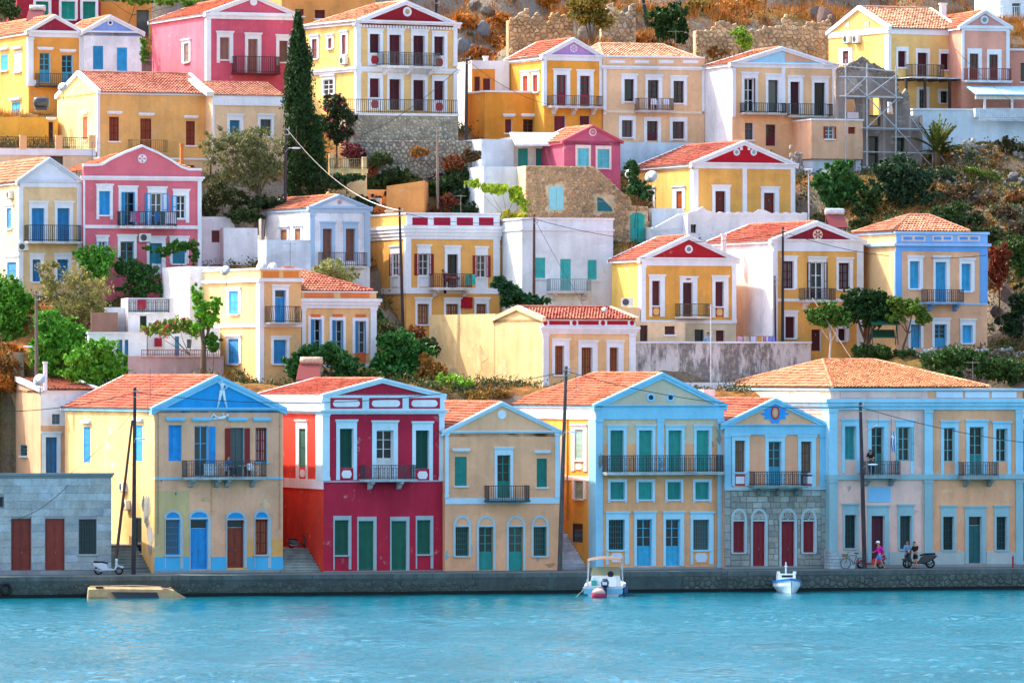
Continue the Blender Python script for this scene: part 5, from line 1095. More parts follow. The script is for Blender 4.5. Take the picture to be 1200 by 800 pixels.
for a in ((1000, 100, 8, 7, 'b8a898', 41), (1030, 95, 6, 5, '8a7e74', 42), (1042, 160, 5, 8, 'b0a498', 43), (1072, 150, 4, 8, '887c74', 44), (990, 165, 5, 9, 'b8ac9e', 45)): h.patch('f', *a)
rubble('exposed_stones', F, lambda s, z: z < topz(min(max(s, poly[1][0]), poly[-2][0])) and z > topz(min(max(s, poly[1][0]), poly[-2][0])) - .7, 0, poly[-2][0], h.zt, h.zt + 4.5, .26, '8f8478', h.root, .3, .07)
m_ = MB(); m_.box(F, h.u(1000), h.u(1046), -5.6, -5.2, h.zt - 1, h.zt + 2.2); m_.build('rear_wall', mat('plaster', 'dcb87c'), h.root)
# ---- AD + AE top right
h = mk('yellow house with cream gable end, pergola veranda and small balcony at the top right', 1041.5, 1125, 132, 64, 26, 33, xs=971, col='efcb74', rev='f2ead8', recess=.3)
h.sidecol('f4d470')
for a, b, y0, y1 in ((1052, 1062, 60, 79), (1102, 1112, 63, 82)): h.op('f', a, y0, b, y1, 'sh', '5a1e24', sur=(2, 5, 2.5), cor=False, n=1, bot=3, leaf=.7)
h.op('f', 1075, 62, 1087, 91, 'sh', '5a1e24', sur=(2, 5, 2.5), cor=False); h.op('f', 1077, 105, 1086, 131, 'glz', '5a7070', sur=(3, 3, 3), cor=False); h.op('f', 1102, 107, 1111, 121, 'glz', '4a4448', sur=(3, 3, 3), cor=False)
h.op('s', 988, 60, 995, 75, 'sh', '5a1e24', sur=(4, 4, 4), n=1, cor=False)
h.ridge(1007, 10, 'c88a6a', back=True); h.slab('f', 1041.5, 33, 1125, 41, 'frieze', 'f2f0ee', .06); h.slab('s', 971, 35, 1041.5, 42, 'frieze', 'f4f0ea', .06); h.pil(1041.5, 1044, 41, 132, cap=False, side=1037)
for px in (1016, 993): h.slab('s', px - 3, 25, px + 3, 33, 'gable_vent', 'c0b8a0', .03)
h.balc(1069, 1106, 76, 90.5, .9, '6a5a50', 'e4dcd0', th=.12, scroll=False); h.finish()
F = h.fr['f']; zz = h.zf(1080, 93); P = MB(); P.box(F, .2, h.W + 2.2, .1, 2.6, zz - .06, zz); pg = P.build('pergola', mat('paint', 'c4d0d8'), h.root)
for px in (1062, 1084, 1113, 1140): m_ = MB(); q = h.u(px, 2.4); m_.box(F, q - .08, q + .08, 2.3, 2.46, h.zb, zz - .06); m_.build('post', mat('paint', '3a2a28'), pg)
for i in range(9): m_ = MB(); q = .5 + i * (h.W + 1.4) / 8; m_.box(F, q - .05, q + .05, .1, 2.9, zz - .2, zz - .07); m_.build('beam', mat('paint', '3a2c28'), pg)
h = mk('salmon pink house with grey-pink pediment, oval window and long balcony', 1127, 1183, 132, 63.5, 16, 31, depth=9, col='e0a488', rev='e6e6ee', recess=.2)
for a, b, y in ((1136, 1146.5, 63), (1159, 1169.5, 64)): h.op('f', a, y, b, y + 31, 'gdoor', '7a2a24', sur=(2.5, 6, 4), cor=False, fc='7a2a24')
h.gable(1154, 12, 'd09c92', 'f0eef2', 'd8683c', t=.26); h.band(30, 33, 'cornice', SW, .18, side=False); h.slab('f', 1127, 33, 1183, 36.5, 'frieze', SW, .05); h.disc(1153.5, 23.5, .3, SW, '7a94a0'); h.pil(1127, 1130, 36, 95, cap=False); h.pil(1179, 1183, 36, 95, cap=False)
h.balc(1134, 1185, 80.5, 94.5, .9, '7a4440', 'dfe2ea', th=.14, scroll=False); h.finish()
h = mk('pink wing at the right edge beside the salmon house', 1184, 1250, 132, 66, 16, 58, depth=6, col='d89c84', rev=SW); h.op('f', 1196, 74, 1206, 96, 'dark', '4a4a50', sur=None); h.band(57, 59.5, 'cornice', SW, .14, side=False); h.flat(.1); h.finish()
h = mk('white terrace wall with pale blue shade at the top right', 1070, 1250, 172, 60, 8, 129, depth=3, col='cfe2ec', cat='wall', name='terrace_wall', ext=4); h.flat(.02, coping='e4eef4'); h.finish()
h = mk('glass-blue awning terrace with white railing and posts', 1143, 1250, 129, 59.8, 8, 127, depth=2.6, col='d8e6ee', cat='terrace', name='awning_terrace', ext=.5, ter=False)
F = h.fr['f']; z0, z1_ = h.zf(1170, 112), h.zf(1170, 100); m_ = MB(); m_.prism(lambda a, o, zz: (o, -a, zz - h.zb), [(.3, z0), (-3.2, z1_), (-3.2, z1_ + .08), (.3, z0 + .08)], 0, h.W); m_.build('awning', mat('paint', '9cc8d8'), h.root)
m_ = MB(); m_.box(F, 0, h.W, -.1, .1, z0 - .28, z0 - .02); m_.build('awning_beam', mat('paint', 'dfd8cc'), h.root)
for px in (1154, 1186, 1216): m_ = MB(); q = h.u(px); m_.box(F, q - .08, q + .08, -.08, .08, h.zb, z0 - .28); m_.build('post', mat('paint', 'e4e2e0'), h.root)
h.balc(1148, 1240, 127.5, 141, .05, 'dfe6ea', 'e4eef4', th=.05, scroll=False); h.finish()
# ---- AG, AH, AI, AJ top left
h = mk('orange house with maroon pediment, white oval and pale blue doors at the top left', 33.5, 98, 128, 64, 22, 37, xs=-30, col='eaa848', rev=SW)
h.sidecol('f2bd5c')
for a, b, y in ((46.5, 59, 62), (72.5, 85.5, 64.5)): h.op('f', a, y, b, y + 35, 'gdoor', '48b0cc', sur=None, ledge=4, fc='48b0cc')
h.op('s', 1, 64, 9.5, 83, 'sh', '3aa0c8', sur=None, ledge=6, n=1); h.op('s', 17, 60, 25, 84, 'sh', 'd8e8f0', sur=None, ledge=3, n=1); h.op('f', 46, 115, 58, 127, 'gdoor', '3a90a0', sur=None); h.op('s', 14, 120, 24, 136, 'door', '3aa8c0', sur=None, ledge=3)
h.gable(64, 17.5, '9c2c40', 'f2ece8', 'd8885a', t=.26); h.band(35.5, 38.5, 'cornice', SW, .2, side=False); h.slab('f', 33.5, 38.5, 98, 44, 'frieze', SW, .05); h.pil(33.5, 39, 44, 101, side=32); h.pil(92.5, 98, 44, 101); h.slab('f', 33.5, 94, 44, 101, 'string_course', SW, .06)
h.balc(46, 84, 86.5, 100.5, .85, '4a3c34', '4a4440', th=.1, scroll=False); h.finish()
h = mk('white house with periwinkle blue pediment and two blue shutters', 98.5, 166, 100, 65, 18, 37, depth=8, col='f2f1f6', rev=SW, recess=.1)
for a, b, y in ((109, 121, 54), (137, 149, 56)): h.op('f', a, y, b, y + 27.5, 'sh', '2f9ad0', sur=None, sill=False, n=1)
h.gable(129, 18, '8ca6e0', 'f4f4fa', 'd88a5c', t=.3); h.band(36, 38, 'cornice', SW, .14, side=False); h.disc(129, 27, .2, 'eef0fa', '28343c'); h.finish()
h = mk('deep pink house with white cornice and small balcony beside the cypress top', 243, 348, 104, 64, 22, 15, xs=178, col='cf5c72', rev=SW)
h.sidecol('dc7688')
h.op('f', 257.5, 44, 269, 70, 'sh', '9a6a5a', sur=(3.5, 6, 4), bot=4); h.op('f', 290.5, 46, 302, 86, 'sh', '9a6458', sur=(3.5, 6, 4)); h.op('f', 327, 48, 337.5, 73, 'sh', '9a6a5a', sur=(3.5, 6, 4), bot=4); h.op('s', 216, 51, 222, 73, 'sh', 'b08a7a', sur=(3, 4, 2), n=1)
h.gable(297, -6, 'cf5c72', 'f2eaee', 'd8704a', t=.3); h.band(14, 22, 'cornice', SW, .2, side=False, steps=2); h.pil(243, 247, 22, 104, cap=False, side=241); h.disc(297, 2.5, .27, SW)
h.balc(277, 328, 66.5, 85.5, .9, '4a2a30', '7a3440', th=.1, scroll=False); h.finish()
h = mk('long yellow house with brown shutters and mauve-red tile roof, gable end to the left', 115, 246, 186, 49, 22, 108, xs=67, col='edbb68', rev='f2d8a4')
h.sidecol('f6db88')
for a, b, y0, y1 in ((128, 139.5, 137, 165.5), (164.5, 177.5, 139, 177), (218, 228.5, 142, 170.5)): h.op('f', a, y0, b, y1, 'bars', '86301e', sur=None, ledge=4, rc=.15, apron='c07048')
h.op('s', 97, 137, 102.5, 164, 'sh', 'a8502c', sur=None, ledge=4, n=1)
h.ridge(92, 86.5, 'b8614e', back=True, ur=h.W); h.slab('f', 115, 108, 246, 111.5, 'cornice', SW, .1); h.pil(115, 117, 111, 186, cap=False, side=113); h.pil(241, 246, 111, 186, cap=False)
h.balc(155, 196, 164, 179, .8, 'b08a50', 'e6c480', th=.1, scroll=False); h.finish()
h = mk('cream house continuing right of the long yellow house behind the olive tree', 248.5, 336, 190, 50.5, 20, 112, depth=9, col='ecd09a', rev=SW)
h.op('f', 269, 141, 281, 165, 'sh', '2a7ea0', sur=(3, 6, 4)); h.op('f', 305, 140, 318, 160, 'glz', '3a5a64', sur=(3, 5, 3)); h.op('f', 296, 203, 306, 220, 'dark', '4a5a5c', sur=None); h.slab('f', 248.5, 112, 336, 124, 'cornice', SW, .1)
F = h.fr['f']; z = h.zb; A_, B_ = (0, -.15, h.zt - z), (h.W, -.15, h.zt - z); C_, D_ = (0, 4.2, h.zt + 1.1 - z), (h.W, 4.2, h.zt + 1.1 - z); o = h._roofbase([[A_, B_, D_, C_], [C_, D_, (h.W, 9, h.zt - z), (0, 9, h.zt - z)]], 'b8614e', ridge=[(C_, D_)]); h._tiles([(A_, B_, C_, D_)], 'b8705c', o)
m_ = MB(); m_.prism(lambda a, oo, zz: (oo, a, zz - z), [(-.2, h.zt - .05), (4.2, h.zt + 1.05), (4.2, h.zt + 1.35), (-.2, h.zt + .25)], -.45, .1); m_.build('verge', mat('plaster', 'f0e6d2'), o); h.pil(248.5, 251, 124, 190, cap=False); h.finish()
h = mk('pale yellow lower storey under the long yellow house', 117, 246, 215, 47.5, 22, 186, depth=1.5, col='e6c080', cat='wall', name='lower_storey', ext=5); h.op('f', 217, 194, 228, 201, 'dark', '5a4438', sur=None, sill=False); h.flat(.02, coping='eef0f4'); h.finish()
h = mk('golden yellow lower block with round tank and black crates in front of the orange house', -20, 68, 165, 55, 14, 137, depth=6, col='efb648', rev=SW); h.op('f', 57, 143, 62.5, 172, 'door', '5a2228', sur=None, n=1, ledge=3); h.flat(.1); h.finish()
h = mk('cream terrace with black iron railing and white band at the left', -20, 112, 200, 47, 14, 174, depth=4, col='f0d8a4', cat='terrace', name='railed_terrace', ext=5); h.slab('f', -20, 174, 112, 182, 'white_band', SW, .08); h.op('f', 53, 183, 74, 196, 'dark', '6a4a44', sur=None, sill=False); h.balc(-18, 110, 161, 174, .0, '3c3830', 'f0e4c8', th=.1)
for px in (27, 69, 108): h.slab('f', px - 4, 158.5, px + 4, 174, 'pier', 'eec07c', .16, o0=-.2)
h.flat(.03); h.finish()
h = mk('maroon house with green shutters behind the hanging greenery at the top left', 20, 118, 38, 80, 14, -20, depth=6, col='9a2c3c', rev=SW)
for a, b in ((42, 57), (72, 88), (97, 112)): h.op('f', a, 2, b, 23, 'sh', '1f9480', sur=(3, 4, 3))
h.flat(.1); h.finish()
h = mk('ochre house wall behind the white periwinkle house with green vine', 118, 178, 50, 82, 14, 2, depth=6, col='d89c48', rev=SW); h.op('f', 160, 12, 175, 50, 'dark', '3c6a50', sur=None); h.flat(.1); h.finish()
h = mk('ochre house peeking between the pink house and the large yellow mansion', 330, 440, 50, 84, 14, -12, depth=8, col='d8a658', rev='d8a658'); h.op('f', 346, 11, 356, 19, 'sh', '6a2c2c', sur=None); h.op('f', 369, 12, 381, 22, 'sh', '6a2c2c', sur=None); h.flat(.1); h.finish()
h = mk('white and pale turquoise house at the top right corner', 1172, 1260, 24, 92, 10, -20, depth=8, col='dfeaf0', rev=SW); h.op('f', 1186, 4, 1196, 22, 'dark', '8ac0c8', sur=None); h.balc(1176, 1240, 8, 21, .7, 'cfe4ea', 'dfeaf0', scroll=False); h.flat(.1); h.finish()
# ---- small orange building and cream balustrade, centre left
h = mk('plain apricot block with sloping top and air conditioner below the dry hillside', 453, 496.5, 262, 45, -4, 219, xs=None, depth=6, col='e8a95c', name='outbuilding'); F = h.fr['f']; m_ = MB(); m_.prism(F, [(0, h.zt - .02), (h.W, h.zt - .02), (h.W, h.zt + .42), (0, h.zt + .05)], -6, 0); m_.build('sloping_top', mat('plaster', 'e8a95c'), h.root); h.finish()
h = mk('yellow side room with dark doorway joined to the apricot block', 415, 453, 262, 46.5, 20, 222, depth=5, col='e6bf78', name='outbuilding'); h.op('f', 422, 228, 429, 250, 'dark', '4a2a26', sur=None, sill=False); h.flat(.05); h.finish()
h = mk('cream roof terrace with stubby piers and wire balustrade beside the cypress', 386, 430, 222, 45, 12, 204, xs=382, col='efd08c', cat='terrace', name='roof_terrace')
for a, b, y in ((386, 391, 180), (402, 409, 186), (425, 430, 184)): h.slab('f', a, y, b, 204, 'pier', 'efd08c', .0, o0=-.35)
h.balc(387, 430, 186, 198, .0, '8a7a5a', 'efd08c', th=.3, scroll=False); h.flat(.02); h.finish()
# ================================================================== terrain
TERR += [tuple(at(px, py, Y)) for px, py, Y in ((60, 440, 20), (100, 455, 19), (20, 420, 24), (-60, 420, 24), (-100, 300, 40), (60, 350, 30), (0, 400, 26),
    (470, 455, 21), (520, 470, 20), (480, 400, 28), (480, 230, 45), (520, 215, 48), (440, 200, 48), (560, 235, 46), (1100, 420, 25), (1180, 430, 24), (1260, 420, 25), (750, 464, 23.4), (765, 464, 23.6), (780, 464, 23.8), (795, 464, 24), (1180, 330, 36), (1150, 250, 48), (1190, 215, 54), (1080, 215, 53), (1000, 240, 48), (1040, 260, 45), (1260, 300, 45), (1260, 200, 60), (960, 260, 44),
    (560, 60, 72), (620, 40, 78), (700, 45, 74), (760, 40, 78), (850, 50, 76), (950, 60, 74), (1000, 20, 84), (1100, -20, 95), (600, -30, 95), (800, -30, 95), (400, -40, 95), (200, -50, 95), (0, -50, 95), (-120, 50, 80), (1300, 0, 90), (900, -30, 95), (540, 20, 84), (680, 10, 86), (740, 5, 88), (820, 10, 86), (900, 12, 86), (960, 10, 86))]
for x in np.linspace(-70, 70, 15):
    TERR.append((x, 118, 62 + 2 * math.sin(x * .1))); TERR.append((x, 165, 88)); TERR.append((x, -4 + x * .268, .6)); TERR.append((x, 6 + x * .268, .7))
    if abs(x) < 34: TERR.append((x, 12.5 + x * .2, 3.0))
TP = np.array(TERR)
def hz_arr(X, Y):
    X = np.asarray(X, float); Y = np.asarray(Y, float); sh = X.shape; X = X.ravel(); Y = Y.ravel(); out = np.empty(len(X))
    for i in range(0, len(X), 4000):
        d2 = (X[i:i+4000, None] - TP[:, 0]) ** 2 + (Y[i:i+4000, None] - TP[:, 1]) ** 2 + 1.2; w = 1 / d2 ** 1.8; out[i:i+4000] = (w * TP[:, 2]).sum(1) / w.sum(1)
    lim = X * .268 + np.interp(X, [-75, -27.5, -24, -15, 75], [31, 31, 23, 10, 8.5]); out = np.where(Y < lim, -3.0, out)
    return out.reshape(sh)
def hz(x, y): return float(hz_arr(np.array([x]), np.array([y]))[0])
def hit(px, py):
    Y = np.arange(12, 140, .25); d = (Y + D0) / K; z = ZC - (py - YH) * d; g = hz_arr((px - XC) * d, Y); k = int(np.argmax(g >= z)); return Vector(((px - XC) * d[k], Y[k], g[k]))
gx, gy = np.meshgrid(np.linspace(-75, 75, 220), np.linspace(-20, 165, 270))
gz = hz_arr(gx, gy) + (np.random.rand(*gx.shape) - .5) * .3
i = np.arange(gx.size).reshape(gx.shape)
tag(npmesh('hillside', np.stack([gx, gy, gz], -1).reshape(-1, 3), np.stack([i[:-1, :-1], i[:-1, 1:], i[1:, 1:], i[1:, :-1]], -1).reshape(-1, 4), mat('earth', 'a08050'), smooth=True), kind='structure')
def free(X, Y, pad=.5):
    ok = Y > X * .268 + 14
    for h in HOUSES:
        dx, dy = X - h.X, Y - h.Y; u = dx * h.c + dy * h.s; v = -dx * h.s + dy * h.c
        ok &= ~((u > -pad) & (u < h.W + pad) & (v > -pad - .4) & (v < h.dp + pad))
    return ok

# ================================================================== greenery
RS = np.random.RandomState(11)
def leafcloud(C, Rr, per, size, asp=.5, up=.3):
    """leaf quads scattered round cluster centres C (n,3) with radii Rr (n,3)"""
    n = len(C); k = n * per; c = np.repeat(C, per, 0); r = np.repeat(Rr, per, 0)
    d = np.clip(RS.normal(size=(k, 3)), -2.2, 2.2); P = c + d * r * .62
    a = RS.normal(size=(k, 3)); a[:, 2] += up; a /= np.linalg.norm(a, axis=1)[:, None]
    b = np.cross(a, RS.normal(size=(k, 3))); b /= np.linalg.norm(b, axis=1)[:, None] + 1e-9
    s = size * (.6 + .8 * RS.rand(k, 1)); a = a * s; b = b * s * asp
    V = np.stack([P - a, P + b, P + a, P - b], 1).reshape(-1, 3); F = np.arange(4 * k).reshape(-1, 4)
    rn = np.clip(np.repeat(RS.rand(n), per) * .55 + RS.rand(k) * .45, 0, 1)
    return V, F, rn
def clusters(blobs, n, flat=1.0):
    """blobs: (x,y,z,rx,ry,rz) -> n cluster centres near their shells"""
    w = np.array([b[3] * b[5] for b in blobs]); w = w / w.sum(); C = []; Rr = []
    for b, k in zip(blobs, np.maximum(1, np.round(w * n)).astype(int)):
        d = RS.normal(size=(k, 3)); d /= np.linalg.norm(d, axis=1)[:, None]; rad = RS.rand(k, 1) ** .45 * .98
        C.append(np.array(b[:3]) + d * rad * np.array(b[3:])); m = min(b[3:]) * .46
        Rr.append(np.repeat(np.array([[m, m, m * flat]]), k, 0) * (.35 + 1.1 * RS.rand(k, 1) ** 1.5))
        ko = max(1, k // 3); d = RS.normal(size=(ko, 3)); d /= np.linalg.norm(d, axis=1)[:, None]; d[:, 2] = np.abs(d[:, 2]) * .9
        C.append(np.array(b[:3]) + d * RS.uniform(1.0, 1.38, (ko, 1)) * np.array(b[3:])); Rr.append(np.full((ko, 3), m) * RS.uniform(.2, .45, (ko, 1)))
    return np.concatenate(C), np.concatenate(Rr)
def tree(name, label, px, pyb, Y, blobs, col, size=.16, n=55, per=60, trunk=.14, bark='6a5644', asp=.5, group=None, cat='tree', up=.3, flowers=None, lean=0):
    base = at(px, pyb, Y); g = hz(base.x, Y)
    if g < base.z: base.z = max(g, base.z - 1.2)
    mp = (Y + D0) / K; B = []
    for cx, cy, rx, ry in blobs:
        c = at(cx, cy, Y) - base; B.append((c.x, RS.uniform(-.25, .25) * rx * mp, c.z, rx * mp, rx * mp * .85, ry * mp))
    root = empty(name, base, 0, label, cat, group)
    C, Rr = clusters(B, int(n * 1.7)); V, F, rn = leafcloud(C, Rr * .88, int(per * .98), size * .86, asp, up); npmesh('crown', V, F, mat('leaf', col), root, rn)
    if trunk:
        m = MB(); b0 = max(B, key=lambda b: b[3] * b[5]); top = Vector(b0[:3]); mid = Vector((top.x * .35 + .08, top.y * .4, top.z * .45))
        m.tube([(0, 0, -.4), (.02, .01, top.z * .15), mid, top], [trunk * 1.25, trunk, trunk * .8, trunk * .35], 8)
        for b in B:
            t = Vector(b[:3])
            if (t - top).length > .2: q = mid.lerp(t, .5) + Vector((RS.uniform(-.1, .1), RS.uniform(-.1, .1), -.05)); m.tube([mid, q, t], [trunk * .55, trunk * .4, trunk * .15], 6)
        for k in range(0, len(C), 7):
            t = Vector(C[k]); s = min(B, key=lambda b: (Vector(b[:3]) - t).length); m.tube([Vector(s[:3]), t], [trunk * .22, trunk * .06], 4)
        m.build('trunk', mat('bark', bark), root, smooth=True)
    if flowers:
        fc, fn = flowers; k = RS.choice(len(C), fn); V, F, rn = leafcloud(C[k], Rr[k] * 1.25, 8, .09, .8); tag(npmesh('flowers', V, F, mat('leaf', fc), root, rn), kind='stuff')
    return root
# cypresses
def cypress(label, px, pyb, ytop, prof, Y, n):
    base = at(px, pyb, Y); mp = (Y + D0) / K; root = empty('cypress_tree', base, 0, label, 'tree'); C = []; Rr = []
    for k in range(n):
        t = RS.rand() ** .8; y = pyb + (ytop - pyb) * t; w = np.interp(y, [p[0] for p in prof], [p[1] for p in prof]) * mp; a = RS.rand() * 6.283; q = w * RS.rand() ** .35
        C.append((q * math.cos(a) + np.interp(y, [p[0] for p in prof], [p[2] for p in prof]) * mp, q * math.sin(a) * .9, (pyb - y) * mp)); r = .12 + w * .16; Rr.append((r, r, r * 2.1))
    V, F, rn = leafcloud(np.array(C) * np.array([.84, .84, 1]), np.array(Rr) * .85, 46, .12, .4, 1.6); npmesh('crown', V, F, mat('leaf', '24421f'), root, rn)
    m = MB(); m.tube([(0, 0, -1), (0, 0, (pyb - ytop) * mp * .5), (0, 0, (pyb - ytop) * mp * .9)], [.25, .16, .04], 8); m.build('trunk', mat('bark', '5a4a3c'), root)
cypress('tall dark columnar cypress beside the large yellow mansion', 350, 240, 17, [(17, 1, -1), (35, 6, -1), (60, 13, 1), (90, 18, 0), (120, 20, 0), (150, 19, 0), (190, 21, 2), (240, 18, 2)], 45, 420)
cypress('shorter dark cypress leaning against the tall one', 371, 240, 138, [(138, 1, 0), (155, 7, 0), (180, 12, 0), (240, 13, 0)], 44.5, 130)
OL, GR, DK = '6f7748', '4f8a2c', '274a22'
T_ = tree
T_('olive_tree', 'large grey-green olive tree in front of the cream house', 300, 248, 43, [(252, 178, 17, 20), (268, 165, 16, 14), (287, 172, 20, 18), (306, 178, 24, 26), (278, 198, 24, 18), (316, 200, 18, 20), (296, 212, 20, 12)], '66714a', .13, 100, 60, .16, asp=.3)
T_('shrub', 'dark scrubby bush under the large olive tree', 262, 250, 42.5, [(258, 228, 18, 14), (276, 238, 18, 12), (246, 240, 14, 14)], '3c4626', .13, 40, 45, .05, cat='shrub')
T_('broadleaf_tree', 'bright green tree at the left edge below the pale yellow house', 8, 425, 28, [(6, 342, 20, 15), (20, 352, 18, 15), (14, 372, 24, 20), (-4, 392, 24, 18), (20, 396, 18, 14)], GR, .17, 80, 60, .15)
T_('olive_tree', 'silvery olive tree in front of the pale yellow house balcony', 78, 425, 27, [(57, 317, 12, 12), (60, 340, 12, 14), (88, 330, 16, 16), (108, 345, 20, 18), (88, 362, 22, 18), (112, 372, 16, 14), (70, 372, 14, 12)], '8a8c58', .13, 95, 55, .14, asp=.32)
T_('broadleaf_tree', 'feathery green tree beside the leaning street lamp pole', 64, 452, 22, [(58, 377, 18, 12), (72, 393, 22, 16), (55, 408, 18, 14), (82, 412, 20, 16), (62, 428, 22, 14)], '4d8f2b', .17, 90, 55, .12)
T_('broadleaf_tree', 'low spreading green tree behind the red tile roof of the blue pediment house', 118, 456, 18, [(98, 425, 20, 12), (118, 412, 18, 12), (132, 428, 20, 14), (110, 440, 22, 11), (143, 442, 12, 8), (86, 438, 12, 8)], '56962e', .18, 90, 50, .12)
T_('vine', 'climbing green vine at the left corner of the pink house', 112, 345, 32.5, [(104, 300, 16, 12), (122, 302, 15, 12), (112, 318, 18, 12)], '4f8f34', .14, 50, 50, .06, cat='vine')
T_('vine', 'dark leafy vine over the ground floor of the pink house', 165, 345, 33, [(150, 318, 14, 14), (170, 325, 16, 14), (182, 338, 12, 8), (160, 340, 18, 10)], '2f5a2a', .14, 55, 50, .05, cat='vine')
T_('vine', 'trailing vine hanging across the lower right windows of the pink house', 226, 340, 34.2, [(190, 296, 10, 5), (205, 290, 12, 7), (220, 288, 10, 6), (228, 302, 5, 10), (175, 292, 8, 3)], '3b6a2a', .13, 40, 45, .03, cat='vine')
T_('bougainvillea', 'pink-flowered bougainvillea spread along the white cottage pergola', 236, 420, 19, [(176, 386, 10, 6), (192, 384, 14, 8), (210, 381, 14, 8), (226, 386, 12, 7)], '6a8a38', .13, 45, 45, .05, cat='shrub', flowers=('d8306e', 16))
T_('broadleaf_tree', 'bright upright tree with thick trunk in front of the yellow parapet house', 238, 420, 17, [(231, 346, 7, 11), (236, 364, 9, 12), (252, 357, 8, 9), (244, 376, 10, 9), (233, 383, 8, 8)], '5ea42e', .15, 50, 45, .2)
T_('shrub', 'round green bush at the foot of the thick-trunked tree', 249, 420, 17, [(249, 401, 8, 10)], '3f7a2c', .13, 16, 45, .03, cat='shrub')
T_('olive_tree', 'silver-green rounded olive behind the orange attic block', 384, 345, 27, [(372, 322, 16, 10), (390, 316, 18, 11), (405, 326, 14, 9), (385, 330, 20, 8)], '8c9a64', .12, 60, 55, .1, asp=.32)
T_('broadleaf_tree', 'dark green tree in front of the three blue windows', 383, 458, 16.8, [(347, 428, 16, 11), (368, 416, 18, 11), (390, 416, 18, 12), (408, 430, 16, 12), (360, 442, 20, 8), (400, 444, 16, 7)], '2c6434', .17, 85, 50, .13)
T_('broadleaf_tree', 'dark fig-like tree between the blue window block and the cream garden wall', 467, 460, 20, [(455, 402, 14, 11), (474, 400, 14, 10), (462, 420, 20, 14), (482, 418, 14, 14), (447, 432, 12, 12), (470, 440, 22, 12), (496, 412, 10, 9)], '2f6a30', .17, 95, 50, .13)
T_('shrub', 'dry ochre shrub beside the cream garden wall', 505, 462, 19, [(500, 428, 10, 12), (514, 438, 12, 12), (495, 446, 12, 8)], '8a6a34', .13, 34, 45, .04, cat='shrub')
T_('shrub', 'light yellow-green bush behind the gable of the ochre quay house', 532, 472, 17, [(524, 447, 13, 9), (541, 452, 13, 9), (531, 459, 16, 7)], '74a83c', .15, 36, 48, .05, cat='shrub')
T_('fig_tree', 'dark-leaved fig tree between the crimson-panel house and the white turquoise house', 604, 380, 30, [(586, 333, 10, 7), (597, 343, 12, 8), (610, 352, 14, 8), (594, 354, 9, 7), (632, 353, 10, 6), (622, 360, 12, 5)], '1f4a2c', .2, 50, 40, .1)
T_('orange_tree', 'small round citrus tree with white trunk left of the dark garden tree', 972, 410, 25, [(957, 370, 12, 10), (972, 364, 14, 10), (986, 373, 11, 9), (970, 378, 16, 7)], '3e6a2a', .14, 50, 48, .08, bark='c8c0b4')
T_('broadleaf_tree', 'dense dark round-headed tree in front of the maroon pediment house', 1011, 408, 25.6, [(1000, 352, 14, 11), (1018, 348, 16, 10), (1032, 360, 16, 12), (1003, 366, 16, 10), (1020, 372, 20, 10), (1042, 370, 8, 8)], '1f4420', .16, 85, 55, .16)
T_('loquat_tree', 'light green leafy tree with forked trunk before the peach blue-trim house', 1058, 410, 25, [(1054, 356, 12, 8), (1070, 362, 13, 9), (1082, 374, 9, 8), (1050, 372, 10, 6)], '547a30', .16, 50, 45, .08)
T_('shrub', 'dark bushes on the terrace below the round-headed tree', 1040, 432, 24, [(1010, 412, 10, 9), (1032, 416, 14, 9), (1058, 418, 16, 8)], '2f5228', .15, 50, 45, .05, cat='shrub')
T_('shrub', 'broad dark green thicket behind the hipped roof of the quay mansion', 1140, 455, 21, [(1096, 424, 16, 11), (1118, 418, 18, 12), (1142, 426, 20, 12), (1166, 434, 20, 13), (1190, 436, 18, 13), (1112, 440, 22, 9)], '30552a', .17, 110, 45, .06, cat='shrub')
T_('loquat_bush', 'big-leaved green bush below the beige box extension', 984, 252, 49, [(984, 200, 16, 10), (970, 216, 16, 13), (996, 218, 13, 13), (982, 236, 20, 12)], '3a6a38', .24, 60, 32, .07, cat='shrub')
T_('shrub', 'large dark blue-green shrub below the grey ruin', 1060, 268, 48, [(1040, 200, 16, 12), (1058, 196, 16, 12), (1078, 212, 20, 15), (1050, 222, 24, 16), (1088, 236, 16, 14), (1062, 244, 24, 12)], '2c4a34', .15, 110, 50, .07, cat='shrub')
T_('shrub', 'dark evergreen bush on the slope right of the big-leaved bush', 1020, 262, 47, [(1020, 232, 12, 16), (1012, 248, 12, 10)], '28421f', .14, 36, 45, .05, cat='shrub')
T_('shrub', 'rust-brown dead bush beside the peach blue-trim house', 1171, 352, 33, [(1170, 300, 12, 12), (1168, 322, 12, 16)], '7a3a26', .13, 40, 48, .06, cat='shrub')
T_('shrub', 'green bush at the right edge above the rocks', 1190, 335, 37, [(1186, 290, 16, 12), (1198, 306, 16, 16)], '3f5c2a', .15, 44, 45, .06, cat='shrub')
T_('shrub', 'dark bush at the right edge beside the peach house', 1198, 400, 31, [(1196, 356, 12, 20), (1186, 382, 14, 14)], '243c22', .15, 44, 45, .06, cat='shrub')
T_('shrub', 'green bush behind the hip roof of the peach blue-trim house', 1108, 272, 42, [(1100, 255, 18, 10), (1120, 248, 14, 10)], '34502c', .15, 36, 45, .05, cat='shrub')
T_('olive_tree', 'olive-brown tree growing over the dry stone wall at the top', 693, 62, 71, [(680, 6, 14, 10), (698, 2, 16, 10), (690, 20, 20, 11), (706, 22, 12, 10)], '767032', .15, 70, 48, .12)
T_('shrub', 'dense dark green bush on the hilltop left of the long stone wall', 785, 60, 72, [(772, 20, 12, 10), (790, 16, 14, 10), (784, 34, 20, 12), (798, 40, 10, 10)], '2a4a22', .16, 70, 48, .08, cat='shrub')
